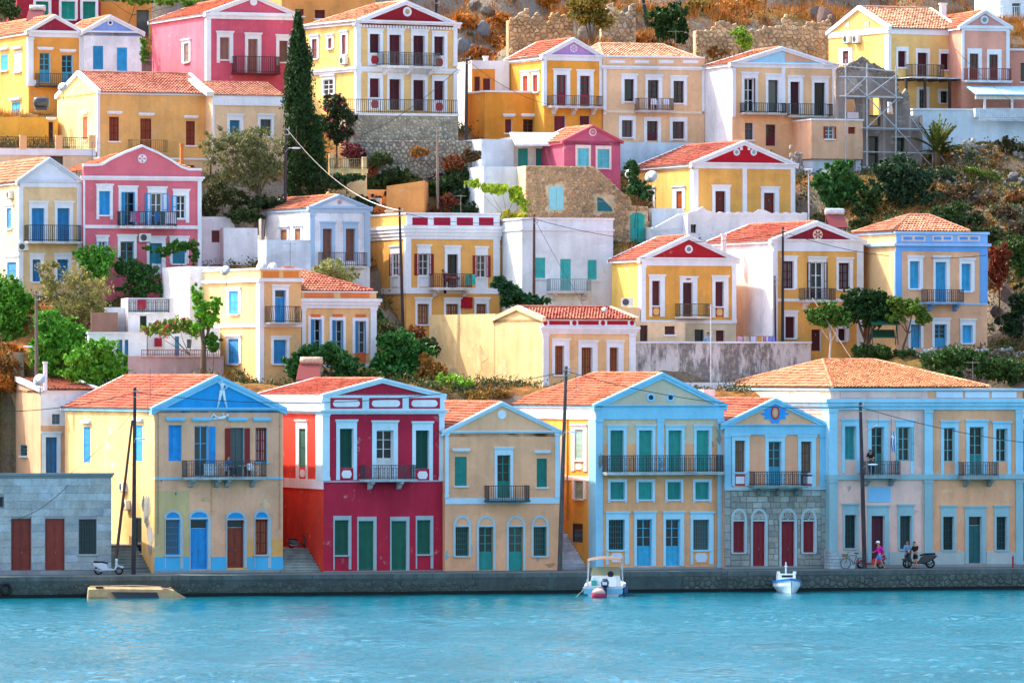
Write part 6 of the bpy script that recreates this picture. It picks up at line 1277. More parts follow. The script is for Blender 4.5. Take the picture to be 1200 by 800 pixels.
T_('shrub', 'bright lime green bush against the long stone wall', 869, 62, 70, [(868, 42, 10, 9), (874, 50, 9, 7)], '7aa03c', .14, 26, 45, .04, cat='shrub')
T_('vine', 'green creeper hanging over the maroon house at the top left', 150, 14, 77, [(125, -2, 18, 4), (160, 0, 20, 5), (195, 2, 18, 4), (225, 3, 14, 4)], '5a8a34', .16, 60, 40, .04, cat='vine')
T_('broadleaf_tree', 'dark tree at the top left corner', 6, 40, 76, [(4, 4, 14, 12), (14, 16, 9, 8)], '3c5a34', .16, 40, 45, .1)
T_('vine', 'leafy creeper falling beside the white periwinkle house', 168, 90, 62.5, [(168, 52, 4, 6), (169, 66, 4, 8)], '5a8a3a', .13, 20, 35, .02, cat='vine')
T_('bougainvillea', 'magenta bougainvillea at the corner of the large yellow mansion', 394, 176, 51.8, [(392, 124, 14, 11), (402, 140, 12, 12), (384, 146, 12, 12), (396, 158, 14, 10)], '2f4228', .13, 70, 48, .07, cat='shrub', flowers=('c22a78', 24))
T_('shrub', 'rust and plum coloured bush below the curved terrace wall', 415, 200, 49.8, [(412, 178, 12, 9), (422, 186, 10, 7)], '6a3038', .13, 30, 42, .03, cat='shrub')
T_('vine', 'yellow-green grapevine on posts left of the stone house', 585, 258, 42, [(556, 216, 9, 5), (572, 220, 10, 5), (588, 222, 10, 6), (604, 228, 9, 8), (612, 240, 5, 8)], '8cac30', .16, 44, 34, .03, cat='vine')
T_('vine', 'golden-green vine along the roof edge of the crimson-panel house', 590, 268, 43, [(560, 256, 10, 4), (578, 254, 10, 4), (596, 253, 10, 5), (608, 256, 8, 5)], 'a0a82c', .15, 34, 34, .03, cat='vine')
T_('shrub', 'green creeper between the pale blue wall and the dishes', 744, 240, 44.4, [(741, 200, 7, 14), (748, 222, 11, 10), (758, 230, 8, 7)], '2f5a30', .14, 36, 42, .03, cat='shrub')
T_('succulent', 'sunlit green succulent carpet spilling down the rubble slope', 1160, 228, 52, [(1140, 200, 9, 4), (1154, 206, 11, 5), (1170, 214, 11, 6)], '5a7a2c', .12, 44, 42, .02, cat='plant')
T_('shrub', 'dark shrub at the right end of the rubble wall', 1180, 190, 57, [(1178, 170, 9, 9), (1190, 178, 12, 9), (1196, 190, 8, 9)], '3a3c2c', .13, 34, 42, .04, cat='shrub')
for lab, px, py, w, hgt, c in (('green bush below the dry-stone wall, beside the boulders', 452, 214, 12, 12, '2f4a26'), ('brown dry bush under the lower dry-stone wall', 470, 198, 11, 8, '6a4430'), ('dark green bush behind the apricot block', 478, 222, 14, 12, '27432a'), ('ochre dry bush right of the boulders below the wall', 524, 186, 13, 12, '7a4e34'), ('dark green upright bush beside the tall wooden pole', 534, 206, 9, 14, '2c4a28'), ('reddish dry bush at the fence posts', 524, 236, 10, 10, '6a3c30'), ('dark thicket behind the cream roof terrace', 444, 232, 14, 10, '26402a'), ('plum dry bush under the dark pole', 512, 210, 8, 8, '6a3a40'), ('dark bush above the crimson-panel house roof', 545, 246, 16, 12, '2a442a')):
    p = hit(px, py + hgt); T_('shrub', lab, px, py + hgt + 2, p.y, [(px, py, w, hgt * .7), (px + w * .5, py + hgt * .3, w * .7, hgt * .6), (px - w * .5, py + hgt * .35, w * .7, hgt * .6)], c, .13, 34, 42, .03, cat='shrub')
for lab, px, py, w, hgt, c, Yq in (('olive-green bush behind the red house roof heater', 432, 440, 12, 12, '4a6a30', 17.5), ('dark bush at the foot of the cream garden wall', 500, 405, 11, 12, '3a5230', 24), ('dry rust bush against the cream garden wall', 487, 392, 9, 12, '7a4e30', 25), ('pale dry bush above the ochre house roof', 556, 458, 10, 7, '9a8a4a', 17.5), ('dark bush left of the rear annex roof', 12, 430, 16, 14, '7a5a2c', 23), ('golden dry shrub on the slope at the left edge', 8, 412, 16, 12, 'a06a30', 25), ('dark bush below the weathered white house balcony', 440, 372, 9, 14, '3c5a34', 29), ('grey-green bush below the crimson-panel house corner', 452, 386, 12, 12, '5a6a44', 28), ('dark undergrowth beneath the large olive tree', 310, 238, 18, 10, '2f4226', 42), ('dark undergrowth left of the weathered white house', 285, 252, 16, 10, '35482a', 40), ('shadowed thicket beside the cypress trunk', 392, 214, 12, 10, '2a4228', 43), ('leafy creeper on the pergola frame behind the weathered white house', 405, 208, 20, 5, '2f5030', 43.5)):
    T_('shrub', lab, px, py + hgt + 2, Yq, [(px, py, w, hgt * .7), (px + w * .6, py + hgt * .3, w * .7, hgt * .6), (px - w * .6, py + hgt * .35, w * .7, hgt * .6)], c, .14, 36, 42, .03, cat='shrub')
SLOPE = []
for px, py, w, hgt, c in ((435, 212, 14, 10, '2f4828'), (455, 220, 14, 10, '35502c'), (520, 215, 14, 10, '2c4628'), (480, 212, 12, 9, '3a4e2c'), (533, 190, 11, 10, '7a4e34'), (428, 200, 12, 9, '6a4632'), (446, 186, 10, 9, '3a5030'), (462, 205, 14, 10, '2c4628'), (500, 222, 13, 11, '30482a'), (545, 205, 12, 11, '344a2a'), (552, 182, 9, 8, '5a4a34'), (425, 238, 12, 9, '2a4228'), (540, 226, 14, 10, '2a4428'), (492, 178, 8, 6, '8a6a40'), (515, 250, 12, 8, '6a4a34'), (472, 240, 12, 9, '2c4428'),
    (1010, 262, 12, 9, '3a4a2c'), (1105, 205, 14, 11, '34482e'), (1118, 232, 14, 11, '5a4a38'), (1135, 256, 14, 11, '35482e'), (1158, 236, 13, 9, '6a5038'), (1176, 250, 13, 11, '54493a'), (1150, 278, 15, 12, '2f4228'), (1192, 232, 11, 9, '7a5634'), (1172, 275, 13, 10, '3c4a2c'), (1196, 270, 12, 12, '4a4434'), (1130, 222, 10, 7, '6a5a40'),
    (606, 48, 12, 8, 'a8783a'), (632, 52, 13, 8, '8a5c30'), (655, 46, 11, 8, 'a06c34'), (745, 46, 13, 10, 'a87a3c'), (725, 52, 11, 8, '8a6030'), (765, 52, 12, 8, '9a6a34'), (835, 62, 13, 9, '8a6434'), (900, 64, 14, 8, '9a7038'), (935, 60, 12, 9, '7a5a34'), (580, 48, 12, 11, 'a06a30'), (562, 62, 12, 9, '8a5a2e'), (590, 24, 12, 10, 'b07c3a'), (545, 26, 12, 10, 'a87436'), (850, 8, 16, 9, 'b8883e'), (880, 4, 16, 8, 'b08238'), (820, 6, 14, 8, '8a7a3a'), (640, 2, 14, 8, 'a87838'),
    (18, 446, 14, 10, '9a6830'), (2, 446, 13, 12, 'b0722e'), (470, 462, 12, 7, '6a6a3a'), (555, 464, 13, 7, '8a7a40'), (585, 462, 10, 6, '7a6a3a')):
    SLOPE.append((px, py, w, hgt, c))
ORD = 'first second third fourth fifth sixth seventh eighth ninth tenth eleventh twelfth thirteenth fourteenth fifteenth sixteenth seventeenth eighteenth nineteenth twentieth'.split(); seen = {}
for px, py, w, hgt, c in sorted(SLOPE):
    zone = 'on the hilltop by the dry-stone walls' if py < 75 else 'on the right-hand rubble slope' if px > 1000 else 'behind the quay roofs' if py > 430 else 'on the slope below the mansion terrace'
    r_, g_ = int(c[:2], 16), int(c[2:4], 16); hue = 'golden dry bush' if r_ > 0x90 else 'brown dry bush' if r_ > g_ else 'green bush'; k_ = seen[hue, zone] = seen.get((hue, zone), -1) + 1
    Yq = 49.2 if (420 < px < 560 and 170 < py < 230) else hit(px, py + hgt * .6).y
    T_('shrub', '%s %s from the left %s' % (ORD[k_], hue, zone), px, py + hgt + 2, Yq, [(px, py, w, hgt * .75), (px + w * .6, py + hgt * .3, w * .75, hgt * .6), (px - w * .6, py + hgt * .35, w * .75, hgt * .6)], c, .14, 34, 40, .02, cat='shrub', group='bushes on the slope')
# agave-like palm by the ruin
def palm(label, px, py, Y, r, n):
    base = at(px, py, Y); root = empty('palm', base, 0, label, 'palm'); mm = MB(); fr_ = MB(); rn = []
    for k in range(n):
        a = RS.rand() * 6.283; el = RS.uniform(.15, 1.45); L_ = r * RS.uniform(.75, 1.1); d = Vector((math.cos(a), math.sin(a), 0)); pts = []
        for t in np.linspace(0, 1, 7): pts.append(d * (L_ * t * math.cos(el)) + Vector((0, 0, L_ * t * math.sin(el) - .9 * r * .35 * t * t * math.cos(el))))
        side = d.cross(Vector((0, 0, 1)))
        for i in range(6):
            w0, w1 = [.16 * (1 - (j / 6.5)) ** .7 for j in (i, i + 1)]; p, q = pts[i], pts[i + 1]; dz = Vector((0, 0, .07))
            fr_.quad(p - side * w0 + dz, p, q, q - side * w1 + dz); fr_.quad(p, p + side * w0 + dz, q + side * w1 + dz, q); rn += [k / n] * 2
            for s_ in (-1, 1): fr_.add([p, p + side * s_ * (.34 * (1 - i / 8)) + (q - p) * .9, q], [(0, 1, 2)]); rn += [k / n]
    fr_.build('fronds', mat('leaf', '5a6a34'), root, rnd=rn)
    mm.tube([(0, 0, -1), (0, 0, .1)], [.3, .22], 8); mm.build('trunk', mat('bark', '6a5238'), root)
palm('spiky palm with sunlit fronds beside the scaffolding', 1098, 178, 56.4, 2.7, 54)
# --- dry grass and low scrub: nobody could count it
def scatter():
    n = 90000; X = RS.uniform(-60, 60, n); Y = RS.uniform(14, 112, n); k = free(X, Y); X, Y = X[k], Y[k]; Z = hz_arr(X, Y); px = X * K / (Y + D0) + XC; py = YH + (ZC - Z) * K / (Y + D0)
    v = (px > -60) & (px < 1260) & (py > -40) & (py < 470); X, Y, Z, px, py = X[v], Y[v], Z[v], px[v], py[v]
    dry = (py < 75) | ((px > 1060) & (py < 330)) | (px < 30) | (RS.rand(len(X)) < .28); dry &= ~((px > 1050) & (py > 130) & (RS.rand(len(X)) < .65))
    g = np.where(dry)[0][:18000]; V = []; rn = []
    for i in g:
        h_ = RS.uniform(.3, .85) * (1.15 if py[i] < 80 else .8); c = RS.rand()
        for b in range(6):
            a = RS.rand() * 6.283; r = RS.uniform(.02, .3); t = RS.uniform(.15, .45); w = RS.uniform(.015, .045); dx, dy = math.cos(a), math.sin(a); x0, y0 = X[i] + r * dx, Y[i] + r * dy
            V += [(x0 - w * dy, y0 + w * dx, Z[i] - .1), (x0 + w * dy, y0 - w * dx, Z[i] - .1), (x0 + dx * t, y0 + dy * t, Z[i] + h_)]; rn.append(c * .6 + RS.rand() * .4)
    V = np.array(V); tag(npmesh('dry_grass', V, np.arange(len(V)).reshape(-1, 3), mat('leaf', '94692f'), None, np.array(rn)), 'straw-coloured dry grass covering the bare slopes', 'grass', kind='stuff')
    for nm, lab, col, sel, cnt, sz in (('hillside_scrub', 'low dark green scrub covering the slopes between the houses', '3a4a28', (py > 150), 2400, .5), ('dry_scrub', 'low rust-brown dry scrub on the upper slopes', '7a5030', ((py < 90) | ((px > 1050) & (py > 180))), 900, .42), ('grey_scrub', 'grey-green thorny scrub among the rocks', '5c5c44', ((py < 110) | (px > 1050)), 800, .42)):
        q = np.where(sel)[0]; q = q[RS.permutation(len(q))[:cnt]]; C = np.stack([X[q], Y[q], Z[q] + .15], 1); s = RS.uniform(.5, 1.5, (len(q), 1)) * sz
        V, F, r_ = leafcloud(C, np.concatenate([s, s, s * .75], 1), 48, .1, .45, .6); tag(npmesh(nm, V, F, mat('leaf', col), None, r_), lab, 'scrub', kind='stuff')
scatter()
# --- boulders and dry stone walls on the slope
def rock(label, px, py, w, hgt, col='a8a49c', Y=None, group=None, sharp=1.0):
    p = hit(px, py + hgt * .45); mp = (p.y + D0) / K; rw, rh = w * mp * .5, hgt * mp * .5
    bm = bmesh.new(); bmesh.ops.create_icosphere(bm, subdivisions=4, radius=1); s1, s2 = RS.uniform(0, 9, 3), RS.uniform(0, 9, 3)
    pl = [Vector(RS.normal(size=3)).normalized() for _ in range(16)]
    for v in bm.verts:
        d = v.co.normalized(); r = 1 + .12 * math.sin(3 * d.x + s1[0]) * math.cos(3 * d.y + s1[1]) + .06 * math.sin(8 * d.z + s2[0] + 6 * d.x) + .035 * math.sin(17 * d.x + 11 * d.z + s2[1]) + .02 * math.sin(31 * d.z + 23 * d.y + s2[2])
        for q in pl:
            k = d.dot(q)
            if k > .5: r = min(r, .7 / k)
        v.co = Vector((d.x * rw * 1.15, d.y * rw * .9, d.z * rh * 1.25)) * r
    me = bpy.data.meshes.new('boulder'); bm.to_mesh(me); bm.free(); me.materials.append(mat('stone', col, var=.12)); o = bpy.data.objects.new('boulder', me); COL.objects.link(o); o.location = (p.x, p.y, p.z + rh * .45); tag(o, label, 'boulder', group)
rock('tall pale upright boulder behind the lilac pediment', 683, 42, 16, 26, '8c877d', 70); rock('grey rounded boulder right of the upright rock', 714, 45, 18, 16, '7f7c75', 70); rock('blue-grey boulder on the dry slope beside the maroon pediment', 566, 36, 17, 18, '75797b', 70); rock('large grey outcrop at the corner of the yellow mansion', 541, 54, 18, 26, '6c7478', 67); rock('grey boulder behind the stair turret', 553, 56, 16, 18, '74767a', 67.5); rock('flat grey boulder high on the dry slope', 572, 14, 20, 14, '7a766e', 78); rock('grey boulder near the top edge above the dry slope', 556, 8, 16, 14, '6c7276', 80)
rock('pale round boulder below the lower dry-stone wall', 485, 196, 14, 16, '6f7a80', 48.6); rock('round grey boulder beside the pale one below the wall', 497, 199, 12, 13, '69747a', 48.4); rock('small blue-grey boulder at the base of the tall wooden pole', 507, 204, 11, 11, '647076', 48.2); rock('dark rock beside the tree on the hilltop', 736, 18, 14, 18, '6c6c70', 76)
rock('grey boulder on the slope under the rubble wall', 1187, 206, 13, 14, '74767a', 55); rock('reddish rock beside the peach blue-trim house', 1178, 345, 16, 22, '7a625a', 34); rock('grey rock below the dead bush', 1166, 362, 14, 16, '6a6466', 33); rock('large rust-stained rock face left of the yellow gable house', 966, 22, 20, 34, '7a645e', 74); rock('grey rock at the top of the long stone wall', 955, 14, 14, 18, '7a746e', 76)
def talus(label, x0, x1, y0, y1, n, col):
    """loose rubble lying on the slope"""
    mb = MB(); rn = []; X = RS.uniform(-45, 45, 30000); Y = RS.uniform(30, 105, 30000); Z = hz_arr(X, Y); qx = X * K / (Y + D0) + XC; qy = YH + (ZC - Z) * K / (Y + D0)
    sel = np.where((qx > x0) & (qx < x1) & (qy > y0) & (qy < y1) & free(X, Y))[0][:n]
    for k, ii in enumerate(sel):
        p = Vector((X[ii], Y[ii], Z[ii])); s = RS.uniform(.08, .3); ax = [Vector(RS.normal(size=3)).normalized() * s * RS.uniform(.6, 1.2) for _ in range(6)]
        bm = bmesh.new(); 
        for a in ax: bm.verts.new(p + a + Vector((0, 0, s * .3)))
        for a in ax[:4]: bm.verts.new(p - a * .9 + Vector((0, 0, s * .3)))
        bmesh.ops.convex_hull(bm, input=bm.verts); bm.verts.index_update(); vs = [v.co.copy() for v in bm.verts]; fs = [tuple(v.index for v in f.verts) for f in bm.faces]; bm.free(); mb.add(vs, fs); rn += [k / n] * len(fs)
    o = mb.build('loose_rubble', mat('stone', col, var=.3), None, rnd=rn); tag(o, label, 'rubble', kind='stuff')
talus('loose grey rubble and stones on the slope below the white terrace', 1110, 1200, 170, 300, 420, '7d7872'); talus('scattered stones on the dry hilltop', 540, 980, 5, 70, 380, '8a8074'); talus('scattered stones below the dry-stone walls', 430, 560, 190, 250, 120, '6f7274')
def drywall(label, x0, x1, yb, Y, th, yt, col, size=.42, prof=None):
    h = House('dry_stone_wall', label, x0, x1, yb, Y, th, yt, depth=.9, col=col, cat='wall', ter=False, ext=1.5, wallmat=mat('stone', col, var=.2)); n = 12; tops = [h.zt + RS.uniform(-1.0, .3) for _ in range(n + 1)]
    rubble('stone', h.fr['f'], lambda s, z: z < np.interp(s / h.W * n, range(n + 1), tops), 0, h.W, h.zb - 1, h.zt + .3, size, col, h.root, .35, .16); h.zt -= 1.0; h.finish()
drywall('old tan dry-stone wall left of the olive-brown tree at the hilltop', 596, 672, 52, 73, 12, 8, 'c2a682'); drywall('pale dry-stone wall right of the olive-brown tree', 705, 745, 36, 75, 10, 4, 'c0ae94'); drywall('long tan dry-stone wall above the light blue pediment house', 815, 975, 72, 74, 10, 20, 'c4ac8c', .42); drywall('low rubble wall under the white terrace at the right', 1128, 1176, 196, 56.5, 20, 166, 'a8a298', .4); drywall('rubble wall below the beige box extension', 925, 941, 205, 54, 10, 172, 'a8a4a0', .36); drywall('rubble footing under the grey ruin', 1008, 1034, 228, 54.5, 10, 196, 'a89a94', .36); drywall('short grey stone wall behind the peach hip roof', 1014, 1042, 268, 44, 6, 258, 'b4b0ac', .34); drywall('rough white-grey stone wall below the peach blue-trim house', 1070, 1160, 432, 24.5, 12, 406, 'b0b4b6', .36); drywall('rough stone garden wall at the right edge', 1160, 1230, 440, 26, 12, 402, 'a8aaa8', .36)
drywall('tumbled rubble slope wall above the dark shrubs', 1082, 1165, 250, 51, 16, 205, '9a948c', .36)
# ================================================================== steps between the quay houses
def steps(label, h, u0, u1, v0, n, rise, run, z0, col, tail=4, name='stone_steps'):
    root = empty(name, h.root.matrix_world @ Vector((0, 0, 0)), h.t, label, 'steps'); root.location = (h.X, h.Y, z0)
    for i in range(n):
        m = MB(); a, b = u0 + random.uniform(-.02, .02), u1; y0, y1 = v0 + i * run, v0 + (i + 1) * run + (tail if i == n - 1 else .02)
        G = lambda s, o, z: (s, o, z); kf = random.uniform(.88, 1.05); cc = [min(255, int(int(col[k:k+2], 16) * kf)) for k in (0, 2, 4)]
        m.box(G, a, b, y0 + .07, y1 + .05, i * rise - .3 if i else -.1, (i + 1) * rise - .045); m.box(G, a, b, y0, y1, (i + 1) * rise - .045, (i + 1) * rise); m.build('step', mat('concrete', '%02x%02x%02x' % tuple(cc)), root)
    return root
steps('white painted steps climbing between the ochre house and the blue-trimmed house', HF, -2.35, -.04, 1.5, 13, .175, .34, QZ, 'dfe4ee', 6)
steps('worn grey steps between the blue pediment house and the red house', HD, -2.5, -.04, .4, 8, .17, .36, QZ, '9aa6a2', 9)
steps('shadowed stone steps between the grey block house and the blue pediment house', HB, -2.6, -.04, .8, 9, .18, .36, QZ, '8a9694', 6)
def sidesteps():
    r = empty('stone_steps', (HH.X, HH.Y, QZ), HH.t, 'short flight of white steps in front of the mansion corner', 'steps')
    for i in range(6):
        m = MB(); q = HH.u(1000 - i * 5.4, .9); m.box(lambda s, o, z: (s, -o, z), -.45, q, .12, 1.25, i * .2 - (.05 if i else .1), (i + 1) * .2); m.build('step', mat('concrete', 'a9b9be'), r)
sidesteps()

# ================================================================== poles, lamps and cables
POLES = {}
def pole(key, label, xt, yt, xb, yb, Y, r=.11, col='4e4038', arm=None, lamp=None, stay=None):
    a, b = at(xt, yt, Y), at(xb, yb, Y); b.z = min(b.z, b.z) ; root = empty('utility_pole', b, 0, label, 'pole'); m = MB(); t = a - b
    m.tube([(0, 0, -.5), t * .5, t], [r * 1.15, r, r * .75], 10); m.build('post', mat('bark', col), root); POLES[key] = a
    mp = (Y + D0) / K
    for i in range(2): m = MB(); z = t.z - .25 - i * .35; m.box(WF, t.x - .04, t.x + .25, .0, .12, z, z + .05); m.lathe((t.x + .22, -.06, z + .05), [(.035, 0), (.05, .04), (.03, .08), (.045, .12), (.01, .14)], 8); m.build('insulator', mat('gloss', 'b8b0a4'), root)
    if arm:
        q = at(arm[0], arm[1], Y) - b; m = MB(); m.tube([(t.x, -.05, t.z - .15), (q.x, -.08, t.z - .12), (q.x, -.08, q.z), (q.x * .3 + t.x * .7, -.06, q.z - .5)], .022, 6); m.build('cable_bracket', mat('metal', '8a8e92'), root)
    if lamp:
        q = at(lamp[0], lamp[1], Y) - b; m = MB(); m.tube([(0 + t.x * .5, -.08, q.z - .25), (q.x * .5, -.3, q.z + .02), (q.x, -.5, q.z)], .025, 6); A_ = m.build('lamp_arm', mat('metal', '9aa0a4'), root)
        m = MB(); m.loft([[(q.x + dx, -.5 + dy * s, q.z + dz * s) for dy, dz in ((-.09, 0), (-.06, .06), (.06, .06), (.09, 0), (.05, -.05), (-.05, -.05))] for dx, s in ((-.1, .7), (.15, 1.1), (.4, .9), (.5, .3))]); m.build('lamp_head', mat('gloss', 'dfe6ea'), root)
    if stay:
        p0, p1 = at(stay[0], stay[1], Y) - b, at(stay[2], stay[3], Y) - b; m = MB(); m.tube([p0, p1], [.07, .1], 8); m.build('brace', mat('bark', '5a4238'), root)
pole('q1', 'dark wooden pole with leaning brace between the grey block house and the blue pediment house', 158, 454, 156.5, 671, yh(158) - 1.6, .12, '3e3436', arm=(173, 486), lamp=(162, 514), stay=(155, 492, 136, 655))
pole('q2', 'tall grey wooden pole between the ochre house and the blue-trimmed house', 663.5, 429, 655.5, 669, yh(658) - 1.2, .13, '55504c', arm=(675, 460), lamp=(668, 506))
pole('q3', 'dark wooden pole in front of the two-coloured mansion', 1008, 471, 1013.5, 666, yh(1010) - 1.8, .13, '40383c', arm=(1029, 497), lamp=(1019, 544))
pole('h1', 'weathered pole with lamp behind the annex roof at the left', 42.5, 341, 43, 448, 20.5, .11, '7a6a60', lamp=(30, 406))
pole('h2', 'dark slim pole in front of the crimson-panel house', 468, 243, 473, 405, 33, .1, '3a3436')
pole('h3', 'bare grey wooden pole standing in the scrub above the crimson-panel house', 512.5, 149, 513, 262, 47, .1, '86766c')
pole('h4', 'brown pole with guy wires at the corner of the white turquoise house', 626, 251, 625.5, 372, 31, .1, '5a443e')
pole('h5', 'dark pole beside the stairs of the orange house', 547, 65, 546, 200, 54.5, .12, '3e363a')
pole('h6', 'black pole in front of the maroon pediment house', 917.5, 266, 917, 412, 27.85, .09, '2c2426')
pole('h7', 'short thin pole left of the black pole at the white side wall', 908, 323, 909, 412, 27.8, .06, '3a2c2c')
pole('h8', 'dark lamp pole in front of the tall cypress', 335, 148, 334, 245, 42.6, .1, '4a3e40', lamp=(344, 174))
pole('h9', 'thin white lamp post right of the bright red pediment house', 947.5, 198, 948, 262, 43.5, .05, 'b8bcc0', lamp=(944, 199))
pole('h10', 'slender dark pole on the dry slope at the top', 511, -5, 511, 20, 82, .1, '2e2a2c'); pole('h11', 'wooden pole leaning on the hilltop beside the rocks', 753, -4, 758, 24, 80, .14, '2e2c34')
def cable(label, a, b, sag, r=.022, col='33323a', name='cable'):
    a, b = Vector(a), Vector(b); n = 16; pts = [a.lerp(b, i / n) - Vector((0, 0, sag * 4 * (i / n) * (1 - i / n))) for i in range(n + 1)]; m = MB(); m.tube(pts, r, 5)
    tag(m.build(name, mat('gloss', col)), label, 'cable')
P = POLES; dz = Vector((0, 0, -.3))
cable('power line running left from the braced quay pole', at(-60, 480, yh(-60) - 2), P['q1'] + dz, .5); cable('long power line across the blue pediment and the red attic', P['q1'] + dz, P['q2'] + dz, 1.2); cable('power line sloping from the grey pole across the blue-trimmed gable', P['q2'] + dz, P['q3'] + dz, .8); cable('power line running right from the mansion pole', P['q3'] + dz, at(1260, 524, yh(1260) - 2), .4)
cable('pale thick cable sagging from the cypress lamp pole', P['h8'] + Vector((0, 0, -.1)), P['h2'] + Vector((0, 0, -.2)), 1.1, .026, 'a89c90'); cable('wire between the dark slim pole and the guyed pole', P['h2'] + dz, P['h4'] + dz, .5, .018); cable('wire from the guyed pole across the red pediment', P['h4'] + dz, P['h6'] + Vector((0, 0, -.4)), 1.0, .02); cable('wire from the black pole to the peach blue-trim house', P['h6'] + Vector((0, 0, -.3)), at(1156, 299, 28), .8, .02); cable('guy wire slanting down from the guyed pole', P['h4'] + dz, at(690, 368, 31), .1, .014); cable('wire from the stair pole to the mansion terrace', P['h5'] + dz, at(420, 160, 53), .6, .018); cable('wire from the stair pole down to the lilac pediment house', P['h5'] + dz, at(640, 122, 57), .4, .016); cable('pale stay wire in front of the maroon pediment house balcony', at(952, 349, 26), at(1004, 430, 22), .0, .022, 'b8a898'); cable('cable slanting over the grey block house front', at(80, 568, yh(80) - 1.2), at(10, 610, yh(20) - 1.3), .4, .018); cable('wire from the braced pole to the rear annex', P['q1'] + Vector((0, 0, -1.4)), at(82, 555, yh(82) - .6), .2, .014); cable('wire at the top right from the yellow house to the terrace', at(1120, 58, 63), at(1190, 122, 59), .2, .018)
m = MB(); r_ = empty('antenna_mast', at(477, 420, 25), 0, 'thin white mast standing above the stained wall', 'mast'); q = at(833, 450, 22.5); r_.location = q; m.tube([(0, 0, -1), (0, 0, 5.2)], .04, 6); m.build('mast', mat('metal', 'd8d8dc'), r_); m = MB(); m.tube([(-.2, 0, 5.0), (.2, 0, 5.0)], .015, 5); m.build('crossbar', mat('metal', 'c0c0c4'), r_)

# ================================================================== fittings on the houses
def ac(label, px, py, Y, rz=0, s=1.0, side=False):
    p = at(px, py, Y); r = empty('air_conditioner', p, rz, label, 'air conditioner'); m = MB(); m.box(WF, -.4 * s, .4 * s, .02, .3 * s, -.28 * s, .28 * s); m.build('casing', mat('gloss', 'e4e2dc'), r)
    m = MB(); m.lathe((-.1 * s, -.3 * s, 0), [(.22 * s, -.01), (.22 * s, .015), (.18 * s, .02)], 16, axis='y'); f = m.build('fan_grille', mat('metal', '4a5054'), r)
    m = MB(); m.box(WF, -.35, -.31, -.0, .3 * s, -.34 * s, -.281 * s); m.build('bracket', mat('metal', '8a8a8a'), r); m = MB(); m.box(WF, .31, .35, -.0, .3 * s, -.34 * s, -.281 * s); m.build('bracket', mat('metal', '8a8a8a'), r)
def on_side(h, px, py): v = h.v(px); return h.X - v * h.s, h.Y + v * h.c, h.zs(px, py)
def ac_side(label, h, px, py, s=1.0):
    x, y, z = on_side(h, px, py); ac(label, 600, 400, 0, h.t - math.pi / 2, s); o = bpy.data.objects['air_conditioner'] if False else COL.objects[-1]
    r = [q for q in COL.objects if q.get('label') == label][0]; r.location = (x, y, z)
def ac_front(label, h, px, py, s=1.0):
    u = h.u(px); ac(label, 600, 400, 0, h.t, s); r = [q for q in COL.objects if q.get('label') == label][0]; r.location = (h.X + u * h.c, h.Y + u * h.s, h.zf(px, py))
byl = lambda w: [h for h in HOUSES if w in h.root['label']][0]
ac_side('upper air conditioner on the sunny side wall of the blue pediment house', HB, 147, 570); ac_side('lower air conditioner on the side wall of the blue pediment house', HB, 151, 591)
hR = byl('pink house with curved'); ac_front('air conditioner under the balcony of the pink house', hR, 169, 278.5)
hQ = byl('grey-white pediment'); ac_side('air conditioner high on the side wall of the pale yellow house', hQ, 14, 228); ac_front('air conditioner below the balcony of the pale yellow house', hQ, 26, 289, .9)
ac_side('air conditioner on the side wall of the large yellow mansion', byl('large yellow mansion'), 405, 71); hAD = byl('cream gable end'); ac_side('left air conditioner on the cream gable end', hAD, 995, 46); ac_side('right air conditioner on the cream gable end', hAD, 1006, 46)
ac('air conditioner on the side room joined to the apricot block', 441, 237, 46.3, R(-15)); ac('air conditioner in the corner of the cream boiler shed', 735, 354, 26.4, R(0))
def dish(label, px, py, Y, r=.42, col='d4dde2', az=-.4, foot=1.0):
    root = empty('satellite_dish', at(px, py, Y), az, label, 'satellite dish'); m = MB(); prof = [(r * t, -.22 * r * (1 - t * t)) for t in (.02, .3, .55, .8, 1.0)]
    m.lathe((0, 0, 0), [(a, b) for a, b in prof], 20, axis='y'); d = m.build('reflector', mat('gloss', col), root, smooth=True); d.rotation_euler = (R(-25), 0, 0)
    m = MB(); m.tube([(0, .08, -.1), (0, .15, -foot * .5), (0, .15, -foot)], .025, 6); m.build('mast', mat('metal', '7a7a7a'), root); m = MB(); m.tube([(0, -.05, -r * .9), (0, -.45, -.05)], .014, 5); m.box(WF, -.04, .04, .42, .52, -.08, .0); m.build('feed_horn', mat('metal', '555558'), root)
dish('large satellite dish on the annex roof left of the blue pediment house', 46, 445, 9.6, .42); dish('white satellite dish on the yellow parapet house roof', 264, 317, 19, .34); dish('left dish of the pair on the orange attic roof', 306, 313, 21.5, .36); dish('right dish of the pair on the orange attic roof', 319, 313, 21.3, .34); dish('front white dish beside the bright red pediment house', 763, 207, 45.4, .46); dish('rear dish beside the bright red pediment house', 739, 203, 47, .42); dish('white dish at the corner of the long yellow house', 73, 102, 50.5, .34); dish('small dish on the roof edge of the cream house with red panels', 708, 363, 24, .2)
